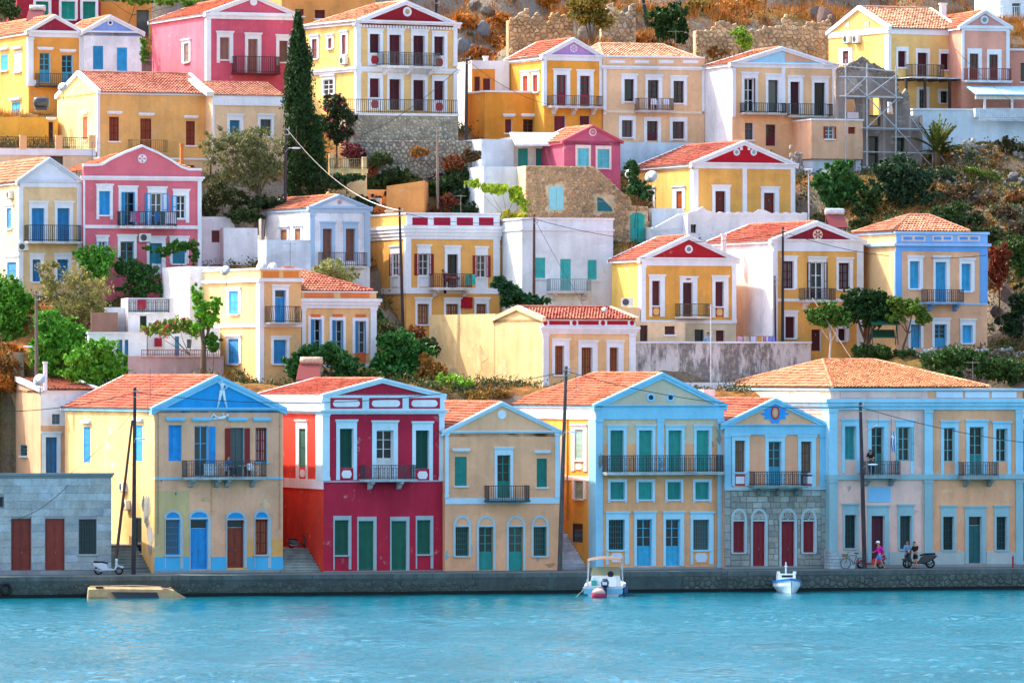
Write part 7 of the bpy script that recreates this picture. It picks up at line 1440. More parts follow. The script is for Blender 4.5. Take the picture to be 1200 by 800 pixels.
# solar water heaters
def solar(label, px, py, Y, s=1.0, rz=0, tank='d8d0c4'):
    r = empty('solar_heater', at(px, py, Y), rz, label, 'solar heater'); s_ = s
    m = MB(); m.lathe((-.75 * s_, 0, 1.25 * s_), [(.05, 0), (.27 * s_, .04), (.28 * s_, .3), (.28 * s_, 1.2 * s_), (.27 * s_, 1.46 * s_), (.05, 1.5 * s_)], 16, axis='x'); m.build('tank', mat('metal', tank, met=.6), r, smooth=True)
    m = MB(); m.quad((-.95 * s_, -1.5 * s_, .05), (.55 * s_, -1.5 * s_, .05), (.6 * s_, -.25 * s_, 1.05 * s_), (-.8 * s_, -.25 * s_, 1.05 * s_)); m.quad((-.95 * s_, -1.45 * s_, .0), (.55 * s_, -1.45 * s_, .0), (.6 * s_, -.2 * s_, 1.0 * s_), (-.8 * s_, -.2 * s_, 1.0 * s_)); m.build('collector_panel', mat('gloss', '7a2a22'), r)
    for x, y in ((-.7, 0), (.6, 0), (-.85, -1.3), (.5, -1.3)): m = MB(); m.tube([(x * s_, y * s_, -.6), (x * s_, y * s_, (1.0 if y == 0 else .1) * s_)], .025, 5); m.build('leg', mat('metal', '9a9a98'), r)
solar('copper-toned solar water heater on the red house roof', 365, 446, 14.5, 1.0, 0, 'c8a890'); solar('silver solar water heater behind the maroon pediment', 978, 268, 38, .9, .3, 'c8d0d8'); solar('solar tank on the orange house roof at the top left', 44, 26, 70, .8, 0, 'cfc8c4')
# chimneys
def chim(label, px, py, Y, w, hh, col='e8e4e0'):
    r = empty('chimney', at(px, py, Y), .3, label, 'chimney'); m = MB(); m.box(WF, -w / 2, w / 2, -w / 2, w / 2, -.6, hh); m.build('stack', mat('plaster', col), r); m = MB(); m.box(WF, -w * .65, w * .65, -w * .65, w * .65, hh, hh + .12); m.build('cap', mat('plaster', col), r)
chim('tall rust-stained chimney pipe behind the pink house gable', 213, 198, 44, .22, 1.6, 'c8824a'); chim('white chimney beside the maroon pediment house roof', 848, 285, 33, .28, .5); chim('white chimney between the yellow gable house and the salmon house', 1105, 22, 70, .4, 1.0); chim('cream chimney on the sloping roof beside the crimson panels', 456, 262, 41, .4, .8, 'f0d8a8'); chim('pale chimney stub on the annex roof', 53, 446, 13, .22, 1.1); chim('small white chimney on the white stair turret', 569, 76, 64, .3, .5)
# laundry
def cloth(label, px, py, Y, w, hh, col, rz=0.3, name='laundry'):
    p = at(px, py, Y); m = MB(); n = 7; W_, H_ = w * (Y + D0) / K, hh * (Y + D0) / K; V = []
    for j in range(5):
        for i in range(n): x = W_ * (i / (n - 1) - .5) * (1 - .06 * math.sin(j)); V.append((x, .05 * math.sin(i * 1.7 + j * .5 + px), -H_ * j / 4 + .02 * math.sin(i + px)))
    m.add(V, [(j * n + i, j * n + i + 1, j * n + n + i + 1, j * n + n + i) for j in range(4) for i in range(n - 1)]); o = m.build(name, mat('paint', col, rough=.9), None, smooth=True); o.location = p; o.rotation_euler.z = rz; tag(o, label, 'laundry')
for lab, px, w, hh, c in (('grey-lilac towel hanging on the pink house balcony', 155, 6, 12, 'b8a8c8'), ('hot pink cloth hanging on the pink house balcony', 160.5, 4.5, 12, 'e85aa0'), ('patterned pale cloth on the pink house balcony', 167, 6.5, 13, '9ab0c0'), ('blue cloth on the pink house balcony', 184, 6, 12, '4a8ac8'), ('teal-grey towel on the pink house balcony', 191, 6, 15, '4a6a74'), ('large lilac-white sheet on the pink house balcony', 200, 13, 14, 'dcd4ea')): cloth(lab, px, 248, 34.9 + (px - 140) * .018, w, hh, c)
for lab, px, w, c in (('pink cloth on the line above the stained wall', 867, 6, 'd8a0b8'), ('patterned cloth on the line above the stained wall', 875, 7, 'c8b09a'), ('lilac cloth on the line above the stained wall', 883, 7, 'dcd0e8'), ('orange cloth on the line above the stained wall', 890, 6, 'd8943a'), ('rose cloth on the line above the stained wall', 896, 5, 'c87a98'), ('blue-violet cloth on the line above the stained wall', 904, 9, '8a86c8')): cloth(lab, px, 394, 27.2, w, 9.5, c)
hT = byl('crimson panels and dark red'); cloth('turquoise towel on the balcony of the crimson-panel house', 551, 321.5, 36.4, 13, 12, '2fc0a8'); cloth('dark navy cloth hanging below the crimson-panel house balcony', 521.5, 322, 35.7, 3, 22, '1c2638'); cloth('bright red cloth hanging under the crimson-panel house balcony', 547, 348, 36.8, 14, 13, 'a8142c'); cloth('white towel hanging by the sill beside the lower window', 183, 309, 34.6, 12, 14, 'd8ccd4')
cable('clothes line above the stained wall', at(862, 393.5, 27.2), at(909, 393.5, 27.2), .03, .01)
# flag on the mansion balcony
r = empty('flag', at(1043, 556, HH.Y + 3.2), HH.t, 'blue and white striped flag on a pole at the mansion balcony', 'flag'); r.location = Vector((HH.X + HH.u(1043, .9) * HH.c + .9 * HH.s, HH.Y + HH.u(1043, .9) * HH.s - .9 * HH.c, HH.zf(1043, 556, .9)))
m = MB(); m.tube([(0, 0, 0), (.0, -.25, 3.5)], .02, 6); m.build('flagpole', mat('metal', '8a8078'), r)
m = MB(); nx_, nz_ = 6, 9
for j in range(nz_ + 1):
    for i in range(nx_ + 1): m.v.append((.02 + i * .045 + .02 * math.sin(j * .9), -.22 + .07 * math.sin(i * 1.5 + j * .4), 2.75 - j * .14 - i * .03))
for j in range(nz_):
    for i in range(nx_): m.f.append((j * 7 + i, j * 7 + i + 1, j * 7 + i + 8, j * 7 + i + 7)); m.m.append(1 if (i % 2 == 1 and not (j < 5 and i < 3)) or (j == 2 and i < 3) or (j < 5 and i == 1) else 0)
m.build('cloth', [mat('paint', '1f5aa8'), mat('paint', 'e8ecf0')], r, smooth=True)
# scaffolding in front of the ruin
r = empty('scaffolding', at(1010, 197, 54.6), HR.t, 'metal pole scaffolding in front of the grey ruin', 'scaffolding')
def SP(px, py, o): u = HR.u(px, o); return r.matrix_world.inverted() @ Vector((HR.X + u * HR.c + o * HR.s, HR.Y + u * HR.s - o * HR.c, HR.zf(px, py, o)))
bpy.context.view_layer.update()
def sbar(x0, y0, x1, y1, o, nm='pole', rr=.05, c='b8bcc0'): m = MB(); m.tube([SP(x0, y0, o), SP(x1, y1, o)], rr, 6); m.build(nm, mat('metal', c, met=.6), r)
for px, y0, y1 in ((991, 70, 196), (1016, 74, 196), (1050, 78, 196), (1093, 143, 202)):
    for o in (.5, 1.3): sbar(px, y0, px, y1, o)
for x0, x1, y in ((984, 1058, 113), (984, 1054, 90), (1010, 1095, 150), (1010, 1097, 178), (1010, 1054, 196)):
    sbar(x0, y, x1, y + 2, 1.34, 'ledger')
for x0, y0, x1, y1 in ((991, 90, 1016, 113), (991, 113, 1016, 90), (1016, 90, 1050, 113), (1016, 113, 1050, 88), (1016, 150, 1050, 117), (1016, 113, 1050, 150), (1050, 150, 1093, 196), (991, 78, 1050, 84), (1065, 135, 1112, 196)): sbar(x0, y0, x1, y1, 1.38, 'brace', .04)
for x0, x1, y in ((983, 1057, 112.5), (1011, 1095, 151)):
    a, b = SP(x0, y, .5), SP(x1, y + 1.5, .5); a2, b2 = SP(x0, y, 1.25), SP(x1, y + 1.5, 1.25); m = MB(); up_ = Vector((0, 0, .05)); m.add([a, b, b2, a2, a + up_, b + up_, b2 + up_, a2 + up_], [(0, 1, 2, 3), (4, 5, 6, 7), (0, 1, 5, 4), (1, 2, 6, 5), (2, 3, 7, 6), (3, 0, 4, 7)]); m.build('plank', mat('bark', 'b4a894'), r)

# ================================================================== people
def skin(name, V, E, m, parent, sub=2):
    me = bpy.data.meshes.new(name); me.from_pydata([v[:3] for v in V], E, []); o = bpy.data.objects.new(name, me); COL.objects.link(o); o.parent = parent; me.materials.append(m)
    o.modifiers.new('skin', 'SKIN')
    for i, v in enumerate(V): rr = v[3]; me.skin_vertices[0].data[i].radius = rr if isinstance(rr, tuple) else (rr, rr); me.skin_vertices[0].data[i].use_root = (i == 0)
    o.modifiers['skin'].use_smooth_shade = True; s = o.modifiers.new('sub', 'SUBSURF'); s.levels = s.render_levels = sub; return o
def person(label, loc, rz, J, shirt, lower, skinc='b98468', hair='2a2018', longl=False, hat=None, sleeve=.5, skirt=False, shoes='3a3230'):
    """J: joint positions; x = right, -y = the way the person faces, z up"""
    r = empty('person', loc, rz, label, 'person'); sk = mat('paint', skinc, rough=.6); g = lambda k: Vector(J[k])
    pel, ch, nk, hd = g('pel'), g('ch'), g('nk'), g('hd')
    V = [(*pel, (.13, .1)), (*pel.lerp(ch, .5), (.12, .09)), (*ch, (.15, .1)), (*nk, .055), (*hd.lerp(nk, .55), .06), (*hd, (.082, .095)), (*(hd + (hd - nk).normalized() * .1), .06)]; E = [(0, 1), (1, 2), (2, 3), (3, 4), (4, 5), (5, 6)]
    for s in ('l', 'r'):
        n = len(V); V += [(*g('sh' + s), .06), (*g('el' + s), .042), (*g('wr' + s), .03), (*g('ha' + s), .036)]; E += [(2, n), (n, n + 1), (n + 1, n + 2), (n + 2, n + 3)]
        n = len(V); V += [(*g('hi' + s), .085), (*g('kn' + s), .058), (*g('an' + s), .038), (*g('to' + s), .035)]; E += [(0, n), (n, n + 1), (n + 1, n + 2), (n + 2, n + 3)]
    skin('body', V, E, sk, r)
    f = (g('fa') - hd).normalized(); upv = (hd - nk).normalized(); rt = f.cross(upv).normalized()
    m = MB(); m.tube([hd + f * .09 + upv * .015, hd + f * .115 - upv * .02, hd + f * .095 - upv * .03], [.012, .018, .01], 6); m.build('nose', sk, r)
    for s in (-1, 1):
        m = MB(); c = hd + f * .083 + rt * s * .032 + upv * .02; m.tube([c - f * .01, c + f * .008], .011, 6); m.build('eye', mat('gloss', '1a1614'), r)
        m = MB(); c = hd + rt * s * .088; m.tube([c - f * .02, c + f * .012 + upv * .02], [.016, .02], 6); m.build('ear', sk, r)
    m = MB(); c = hd + f * .088 - upv * .05; m.tube([c - rt * .022, c + rt * .022], .007, 5); m.build('mouth', mat('paint', '8a4a42'), r)
    for s in ('l', 'r'):       # five fingers, bent
        h0 = g('ha' + s); d = (h0 - g('wr' + s)).normalized(); sd = d.cross(Vector((0, 1, .2))).normalized(); dn = sd.cross(d).normalized(); m = MB()
        for k in range(4): b = h0 + sd * (k - 1.5) * .018; L_ = (.055, .065, .06, .045)[k]; m.tube([b, b + d * L_ * .6, b + d * L_ - dn * .02], [.01, .009, .007], 5)
        m.tube([h0 - d * .03 + sd * .03, h0 + sd * .055, h0 + d * .03 + sd * .055], [.011, .01, .008], 5); m.build('fingers', sk, r)
    # hair cap
    bm = bmesh.new(); bmesh.ops.create_uvsphere(bm, u_segments=12, v_segments=8, radius=1)
    for v in bm.verts: v.co = Vector((v.co.x * .1, v.co.y * .105, v.co.z * .105)) + upv * .0
    bmesh.ops.delete(bm, geom=[v for v in bm.verts if v.co.z < -.03 or (v.co.dot(f) > .03 and v.co.z < .035)], context='VERTS')
    me = bpy.data.meshes.new('hair'); bm.to_mesh(me); bm.free(); me.materials.append(mat('paint', hair, rough=.8)); o = bpy.data.objects.new('hair', me); COL.objects.link(o); o.parent = r; o.location = hd + upv * .035 - f * .012
    if hat:
        m = MB(); m.lathe(hd + upv * .07, [(.12, 0), (.118, .05), (.09, .1), (.03, .12)], 12); c = hd + upv * .075; m.add([c + f * .1 + rt * .09, c + f * .1 - rt * .09, c + f * .19 - rt * .06, c + f * .19 + rt * .06], [(0, 1, 2, 3)]); m.build('cap', mat('paint', hat), r)
    # clothes follow the same skeleton a little fuller
    V = [(*(pel + (ch - pel) * .02), (.16, .13)), (*pel.lerp(ch, .5), (.15, .115)), (*ch, (.18, .125)), (*(nk - (nk - ch) * .25), .085)]; E = [(0, 1), (1, 2), (2, 3)]
    for s in ('l', 'r'):
        a, b, c = g('sh' + s), g('el' + s), g('wr' + s); n = len(V); V.append((*a, .08)); E.append((2, n))
        if sleeve <= .5: V.append((*a.lerp(b, .8), .066)); E.append((n, n + 1))
        else: V += [(*b, .062), (*b.lerp(c, .85), .048)]; E += [(n, n + 1), (n + 1, n + 2)]
    skin('shirt', V, E, mat('paint', shirt, rough=.85), r)
    V = [(*(pel + (ch - pel) * .12), (.155, .125)), (*(pel - Vector((0, 0, .04))), (.165, .13))]; E = [(0, 1)]
    for s in ('l', 'r'):
        a, b, c = g('hi' + s), g('kn' + s), g('an' + s); n = len(V); V.append((*a, .11)); E.append((1, n))
        if longl: V += [(*b, .08), (*b.lerp(c, .92), .065)]; E += [(n, n + 1), (n + 1, n + 2)]
        else: V.append((*a.lerp(b, .85), .095)); E.append((n, n + 1))
    skin('skirt' if skirt else ('trousers' if longl else 'shorts'), V, E, mat('paint', lower, rough=.85), r)
    for s in ('l', 'r'):
        a, b = g('an' + s), g('to' + s); skin('shoe', [(*(a - Vector((0, 0, .03))), .05), (*((a + b) / 2 - Vector((0, 0, .01))), .048), (*b, .04)], [(0, 1), (1, 2)], mat('paint', shoes), r, 1)
    return r
def stand(**k):
    J = dict(pel=(0, 0, .92), ch=(0, 0, 1.28), nk=(0, 0, 1.45), hd=(0, -.02, 1.6), fa=(0, -1, 1.6), shl=(-.18, 0, 1.38), shr=(.18, 0, 1.38), ell=(-.24, .02, 1.1), elr=(.24, .02, 1.1), wrl=(-.25, -.06, .86), wrr=(.25, -.06, .86), hal=(-.25, -.08, .78), har=(.25, -.08, .78),
             hil=(-.1, 0, .88), hir=(.1, 0, .88), knl=(-.11, -.02, .48), knr=(.11, -.02, .48), anl=(-.11, .02, .08), anr=(.11, .02, .08), tol=(-.12, -.16, .03), tor=(.12, -.16, .03)); J.update(k); return J
def sit(**k):
    J = dict(pel=(0, 0, .5), ch=(0, .04, .86), nk=(0, .03, 1.03), hd=(0, 0, 1.18), fa=(0, -1, 1.12), shl=(-.18, .04, .96), shr=(.18, .04, .96), ell=(-.25, -.05, .7), elr=(.25, -.05, .7), wrl=(-.14, -.28, .66), wrr=(.14, -.28, .66), hal=(-.1, -.35, .66), har=(.1, -.35, .66),
             hil=(-.1, -.03, .48), hir=(.1, -.03, .48), knl=(-.13, -.46, .5), knr=(.13, -.46, .5), anl=(-.13, -.46, .09), anr=(.13, -.46, .09), tol=(-.13, -.62, .04), tor=(.13, -.62, .04)); J.update(k); return J
q = at(1031, 660, yh(1031) - 3.4); person('person in a magenta shirt, blue shorts and white cap walking along the quay', (q.x, q.y, QZ), R(-75), stand(knl=(-.09, -.22, .5), anl=(-.09, -.3, .1), tol=(-.1, -.47, .08), knr=(.1, .06, .48), anr=(.1, .3, .12), tor=(.1, .2, .03), pel=(0, 0, .9), ch=(0, -.04, 1.26), nk=(0, -.07, 1.43), hd=(0, -.1, 1.58), fa=(0, -1, 1.5), ell=(-.26, -.12, 1.12), wrl=(-.2, -.34, 1.05), hal=(-.18, -.41, 1.06), elr=(.27, .16, 1.12), wrr=(.25, .1, .88), har=(.25, .06, .81)), 'd81f96', '3f86c0', hat='f0ecea', hair='d8c8a8', sleeve=1)
q = at(1063, 660, yh(1063) - 1.5); person('person in a light blue shirt with folded arms behind the motorbike', (q.x, q.y, QZ), R(35), stand(ell=(-.26, -.06, 1.1), wrl=(.02, -.24, 1.14), hal=(.09, -.24, 1.16), elr=(.26, -.06, 1.1), wrr=(-.02, -.22, 1.08), har=(-.09, -.22, 1.1)), '6a9cc0', '3c4a58', longl=True, sleeve=1)
q = at(1073, 660, yh(1073) - 2.3); person('person in a black outfit leaning on the parked motorbike', (q.x, q.y, QZ), R(-50), stand(ch=(0, -.06, 1.24), nk=(0, -.09, 1.4), hd=(0, -.12, 1.55), ell=(-.26, -.16, 1.06), wrl=(-.12, -.36, 1.12), hal=(-.06, -.42, 1.16), elr=(.24, -.12, 1.04), wrr=(.14, -.34, 1.0), har=(.1, -.42, 1.0), knr=(.14, -.1, .5), anr=(.13, .02, .1)), '1c1e24', '16181c', skirt=True)
def onbalc(h, px, o, zfloor): u = h.u(px, o); return (h.X + u * h.c + o * h.s, h.Y + u * h.s - o * h.c, zfloor)
zf_ = HB.zf(265, 559, .5); person('person in a blue shirt sitting on the blue pediment house balcony', onbalc(HB, 268, .45, zf_), R(50), sit(), '2f6a9c', '2c3440', longl=True)
hh_ = HH.zf(1030, 556.5, .6); person('person in dark clothes leaning on the mansion balcony rail', onbalc(HH, 1021, .55, hh_), R(-20), stand(ch=(0, -.12, 1.2), nk=(0, -.2, 1.34), hd=(0, -.26, 1.47), ell=(-.24, -.26, 1.05), wrl=(-.1, -.42, 1.02), hal=(-.04, -.46, 1.02), elr=(.24, -.26, 1.05), wrr=(.1, -.42, 1.02), har=(.04, -.46, 1.02)), '1e2026', '20242c', longl=True)
ht_ = hT.zf(525, 337, .6); person('sunbathing person lounging on the crimson-panel house balcony', onbalc(hT, 523, .5, ht_), R(70), sit(ch=(0, .16, .8), nk=(0, .22, .96), hd=(0, .22, 1.1), knl=(-.12, -.42, .72), anl=(-.12, -.8, .62), tol=(-.12, -.86, .74), knr=(.1, -.44, .66), anr=(.1, -.84, .56), tor=(.1, -.9, .68)), '7a2a34', '6a2028', skinc='a8684c')
q = at(830, 420, 27.2); person('person in a pale blue shirt standing behind the stained wall parapet', (q.x, q.y, q.z), R(0), stand(), '8ab4d0', '3c4450', longl=True)

# ================================================================== furniture on balconies
def chair(label, loc, rz, col='e8eaec'):
    r = empty('plastic_chair', loc, rz, label, 'chair'); mt = mat('gloss', col); m = MB(); m.box(WF, -.24, .24, -.24, .24, .4, .44); m.build('seat', mt, r); m = MB(); m.prism(lambda a, o, z: (a, .22 + o + (z - .44) * .12, z), [(-.24, .44), (.24, .44), (.25, .7), (.15, .86), (-.15, .86), (-.25, .7)], 0, .03); m.build('backrest', mt, r)
    for x in (-.2, .2):
        for y in (-.2, .2): m = MB(); m.tube([(x * 1.15, y * 1.15, 0), (x, y, .41)], [.02, .026], 6); m.build('leg', mt, r)
        m = MB(); m.tube([(x * 1.2, -.2, .44), (x * 1.25, -.2, .64), (x * 1.2, .22, .66)], .02, 6); m.build('armrest', mt, r)
chair('white plastic chair on the blue pediment house balcony', onbalc(HB, 296, .45, zf_), R(40)); chair('white plastic chair under the sitting person on the blue pediment house balcony', onbalc(HB, 268, .42, zf_), R(50)); hz2 = byl('white chairs on its balcony'); zz_ = hz2.zf(770, 129.5, .5); chair('left white chair on the cream panelled house balcony', onbalc(hz2, 768, .45, zz_), R(20)); chair('right white chair on the cream panelled house balcony', onbalc(hz2, 779, .45, zz_), R(-30))
r = empty('plastic_table', onbalc(HB, 285, .5, zf_), 0, 'small white table on the blue pediment house balcony', 'table'); m = MB(); m.lathe((0, 0, .68), [(.36, 0), (.37, .03), (.3, .04)], 16); m.build('table_top', mat('gloss', 'd8dcdc'), r); m = MB(); m.tube([(0, 0, 0), (0, 0, .69)], [.05, .04], 8); m.build('leg', mat('gloss', 'd8dcdc'), r)
r = empty('white_cabinet', onbalc(HB, 246.5, .7, zf_), HB.t, 'white box cabinet on the blue pediment house balcony', 'cabinet'); m = MB(); m.box(WF, -.36, .36, -.15, .15, .08, .85); m.build('casing', mat('gloss', 'cfe2ee'), r); m = MB(); m.box(WF, -.33, .33, .15, .165, .12, .8); m.build('door', mat('gloss', 'd8e8f0'), r)
r = empty('garden_swing', at(1036, 404, 25.2), R(10), 'dark green swing seat with canopy under the garden trees', 'swing seat'); m = MB(); m.box(lambda x, o, z: (x, -o, z - o * .35), -.95, .95, -.4, .6, 1.5, 1.56); m.build('canopy', mat('paint', '1f5238'), r)
for x in (-.85, .85): m = MB(); m.tube([(x, -.4, 0), (x, 0, 1.5), (x, .4, 0)], .03, 6); m.build('frame', mat('metal', '3a4a40'), r)
m = MB(); m.box(WF, -.8, .8, -.2, .3, .45, .52); m.build('seat', mat('paint', '2a5a40'), r); m = MB(); m.box(lambda x, o, z: (x, .25 + (z - .5) * .3, z), -.8, .8, 0, .05, .52, 1.0); m.build('backrest', mat('paint', '2a5a40'), r)
r = empty('water_tank', at(48, 127, 55.5), .2, 'round dark water tank on the golden yellow block', 'tank'); m = MB(); m.lathe((-.55, 0, .4), [(.05, 0), (.36, .06), (.4, .3), (.4, .8), (.36, 1.05), (.05, 1.1)], 16, axis='x'); m.build('tank', mat('gloss', '3a4248'), r, smooth=True); m = MB(); m.box(WF, -.4, .4, -.25, .25, -.15, .05); m.build('stand', mat('metal', '4a4440'), r)

# ================================================================== two-wheelers
def wheel(r, x, rad, w=.1, rim='8a8e90'):
    m = MB(); prof = [(rad - .1, -w * .45), (rad - .03, -w * .5), (rad, -w * .25), (rad, w * .25), (rad - .03, w * .5), (rad - .1, w * .45)]; n = 22; vs = []; fs = []
    for i in range(n):
        t = 2 * math.pi * i / n
        for q, y in prof: vs.append((x + q * math.cos(t), y, rad + q * math.sin(t)))
    k = len(prof)
    for i in range(n):
        for j in range(k): fs.append((i * k + j, i * k + (j + 1) % k, ((i + 1) % n) * k + (j + 1) % k, ((i + 1) % n) * k + j))
    m.add(vs, fs); t_ = m.build('wheel', mat('paint', '15161a', rough=.8), r)
    m = MB()
    for i in range(5): a = 2 * math.pi * i / 5; m.tube([(x, 0, rad), (x + (rad - .1) * math.cos(a), 0, rad + (rad - .1) * math.sin(a))], .022, 5)
    m.lathe((x, .05, rad), [(.05, 0), (.05, .1)], 10, axis='y'); m.build('rim', mat('metal', rim, met=.7), t_)
def scooter(label, px, Y, rz, col, seat='1a1a1e', s=1.0, z=QZ, big=False):
    p = at(px, 660, Y); r = empty('scooter', (p.x, p.y, z), rz, label, 'scooter'); r.scale = (s, s, s); bd = mat('gloss', col); R_ = .27
    wheel(r, -.62, R_); wheel(r, .66, R_)
    m = MB(); Y_ = lambda y: [[(a, y * q, b) for a, b in pts] for q in (1,)][0]
    def side(pts, w0, w1): 
        n = len(pts); cx = sum(p_[0] for p_ in pts) / n; cz = sum(p_[1] for p_ in pts) / n
        return [[(cx + (a - cx) * k, y, cz + (b - cz) * k) for a, b in pts] for y, k in ((-w0, .82), (-w1, 1), (w1, 1), (w0, .82))]
    m.loft(side([(-.98, .72), (-.9, .56), (-.45, .3), (.1, .25), (.38, .27), (.36, .36), (.02, .4), (-.12, .66), (-.4, .74)], .17, .13)); m.build('body', bd, r)
    m = MB(); m.loft(side([(.34, .27), (.46, .3), (.6, .62), (.52, 1.0), (.42, 1.02), (.44, .6)], .2, .15)); m.build('leg_shield', bd, r)
    m = MB(); m.loft(side([(.4, .42), (.62, .6), (.98, .5), (.88, .4), (.64, .5)], .07, .05)); m.build('front_mudguard', bd, r)
    m = MB(); m.loft(side([(-.92, .74), (-.4, .74), (-.05, .68), (-.02, .76), (-.35, .84), (-.9, .86)], .14, .11)); m.build('seat', mat('paint', seat), r)
    m = MB(); m.tube([(.66, 0, R_), (.5, 0, .75), (.42, 0, 1.04)], .035, 8); m.build('fork', mat('metal', '5a5e62'), r)
    m = MB(); m.tube([(.36, -.34, 1.08), (.42, -.1, 1.04), (.42, .1, 1.04), (.36, .34, 1.08)], .022, 6); m.build('handlebar', mat('paint', '1a1a1c'), r)
    for y in (-.3, .3): m = MB(); m.tube([(.4, y, 1.07), (.36, y * 1.15, 1.22)], .01, 5); m.lathe((.34, y * 1.2, 1.26), [(.02, -.01), (.06, 0), (.05, .02)], 8, axis='x'); m.build('mirror', mat('gloss', '2a2a2e'), r)
    m = MB(); m.lathe((.54, 0, .92), [(.08, -.03), (.085, .02), (.05, .05)], 12, axis='x'); m.build('headlight', mat('gloss', 'e0e4e8'), r); m = MB(); m.box(WF, -1.02, -.96, -.1, .1, .62, .7); m.build('tail_light', mat('gloss', 'a81c20'), r)
    m = MB(); m.tube([(-.1, -.16, .28), (-.5, -.19, .24), (-.85, -.2, .34)], [.03, .05, .05], 8); m.build('exhaust', mat('metal', 'b0b4b8', met=.8), r)
    if big: m = MB(); m.box(WF, -1.2, -.85, -.2, .2, .82, 1.12); m.build('top_box', mat('gloss', '1c1e22'), r)
scooter('white and black scooter parked beside the grey block house', 127, yh(127) - 2.0, R(4), 'c4ccd2', s=.97); scooter('red scooter parked behind the walking person', 1021, yh(1021) - 1.8, R(172), 'b01c34', s=.95); scooter('large dark motorbike in front of the mansion', 1077, yh(1077) - 2.0, R(176), '23282e', s=1.12, big=False)
zD = QZ + 8 * .17; p0 = HD.root.matrix_world @ Vector((-1.0, 3.6, 0)); scooter('small dark moped on the steps beside the red house', 350, HD.Y + 3.6, R(10), '2a2c34', s=.72, z=zD)
def bicycle(label, px, Y, rz, col, z=QZ):
    p = at(px, 660, Y); r = empty('bicycle', (p.x, p.y, z), rz, label, 'bicycle'); R_ = .33
    for x in (-.52, .52):
        m = MB(); pts = [(x + R_ * math.cos(t), 0, R_ + R_ * math.sin(t)) for t in np.linspace(0, 2 * math.pi, 25)]; m.tube(pts, .02, 6, cap=False); w = m.build('wheel', mat('paint', '18181a'), r); m = MB()
        for i in range(12): a = math.pi * i / 6; m.tube([(x, 0, R_), (x + R_ * math.cos(a), 0, R_ + R_ * math.sin(a))], .004, 4)
        m.build('spokes', mat('metal', 'a8a8a8'), w)
    m = MB()
    for a, b in (((-.52, 0, R_), (-.05, 0, .3)), ((-.05, 0, .3), (-.2, 0, .82)), ((-.2, 0, .82), (.38, 0, .8)), ((.38, 0, .8), (-.05, 0, .3)), ((-.52, 0, R_), (-.17, 0, .75)), ((.38, 0, .86), (.52, 0, R_))): m.tube([a, b], .018, 6)
    m.build('frame', mat('gloss', col), r); m = MB(); m.tube([(-.2, 0, .8), (-.22, 0, .92)], .014, 6); m.box(WF, -.34, -.1, -.07, .07, .92, .98); m.build('saddle', mat('paint', '1a1a1a'), r); m = MB(); m.tube([(.38, 0, .84), (.36, 0, 1.0), (.3, -.25, 1.02)], .014, 6); m.tube([(.36, 0, 1.0), (.3, .25, 1.02)], .014, 6); m.build('handlebar', mat('metal', '2a2a2c'), r); m = MB(); m.box(WF, .42, .7, -.15, .15, .72, .92); m.build('basket', mat('bark', '8a6a44'), r)
bicycle('black bicycle leaning at the white steps by the mansion', 1000, yh(1000) - 1.5, R(200), '1c2024')
m = MB(); q = at(1187, 660, yh(1187) - 2.4); r = empty('bollard', (q.x, q.y, QZ), 0, 'short red bollard on the quay at the right', 'bollard'); m.tube([(0, 0, 0), (0, 0, .68)], .06, 10); m.build('post', mat('paint', '9a1c2c'), r); m = MB(); m.lathe((0, 0, .68), [(.07, 0), (.07, .03), (.03, .06)], 10); m.build('cap', mat('paint', '9a1c2c'), r)

# ================================================================== boats
def hull(m, L_, B_, fb, n=14, flare=.8, y0=0.0, transom=True, mi=0, keel=-.25):
    rings = []
    for i in range(n + 1):
        t = i / n; w = B_ / 2 * (1 - max(0, (t - .45) / .55) ** 2.2) if t > .45 else B_ / 2 * (.93 + .07 * t / .45); w = max(w, .02); sh = fb + .28 * t ** 2; y = y0 + L_ * t
        rings.append([(-w, y, sh), (-w * .97, y, sh * .55), (-w * flare, y, .02), (0, y, keel + (.25 if t > .9 else 0) * (t - .9) * 4), (w * flare, y, .02), (w * .97, y, sh * .55), (w, y, sh)])
    m.loft(rings, mi, cap=False, close=False); m.add(rings[0], [tuple(range(7))], mi)
    return rings
r = empty('motorboat', at(707, 699, -10.6), R(-4), 'white motorboat with canvas canopy and outboard engine moored stern-out', 'boat'); r.location.z = 0; wm = mat('gloss', 'c4ced4')
m = MB(); rg = hull(m, 5.2, 2.35, .62); m.build('hull', wm, r, smooth=False)
m = MB(); dk = [(a[0], a[-1]) for a in rg]; m.loft([[(p_[0] * .98, p_[1], p_[2] - .12 - (.25 if 0 < i < 8 else 0)), (q_[0] * .98, q_[1], q_[2] - .12 - (.25 if 0 < i < 8 else 0))] for i, (p_, q_) in enumerate(dk)], close=False, cap=False); m.build('deck', mat('gloss', 'cfd8dc'), r)
m = MB()
for s in (-1, 1): m.loft([[(s * (abs(p_[0]) - .06), p_[1], p_[2] - .12), (s * (abs(p_[0]) + .05), p_[1], p_[2] - .12), (s * (abs(p_[0]) + .05), p_[1], p_[2] + .04), (s * (abs(p_[0]) - .06), p_[1], p_[2] + .04)] for p_, q_ in dk])
m.build('gunwale', mat('gloss', 'f0f2f2'), r); m = MB(); m.box(lambda x, o, z: (x, -o, z), -1.16, 1.16, .005, .03, .16, .46); m.build('transom_band', mat('gloss', '6fb4d4'), r)
m = MB(); m.loft([[(x, y, z) for x, z in ((-.95, .5), (-.85, 1.25), (.85, 1.25), (.95, .5))] for y in (2.5, 2.62)]); m.build('console', mat('gloss', 'dfe4e4'), r)
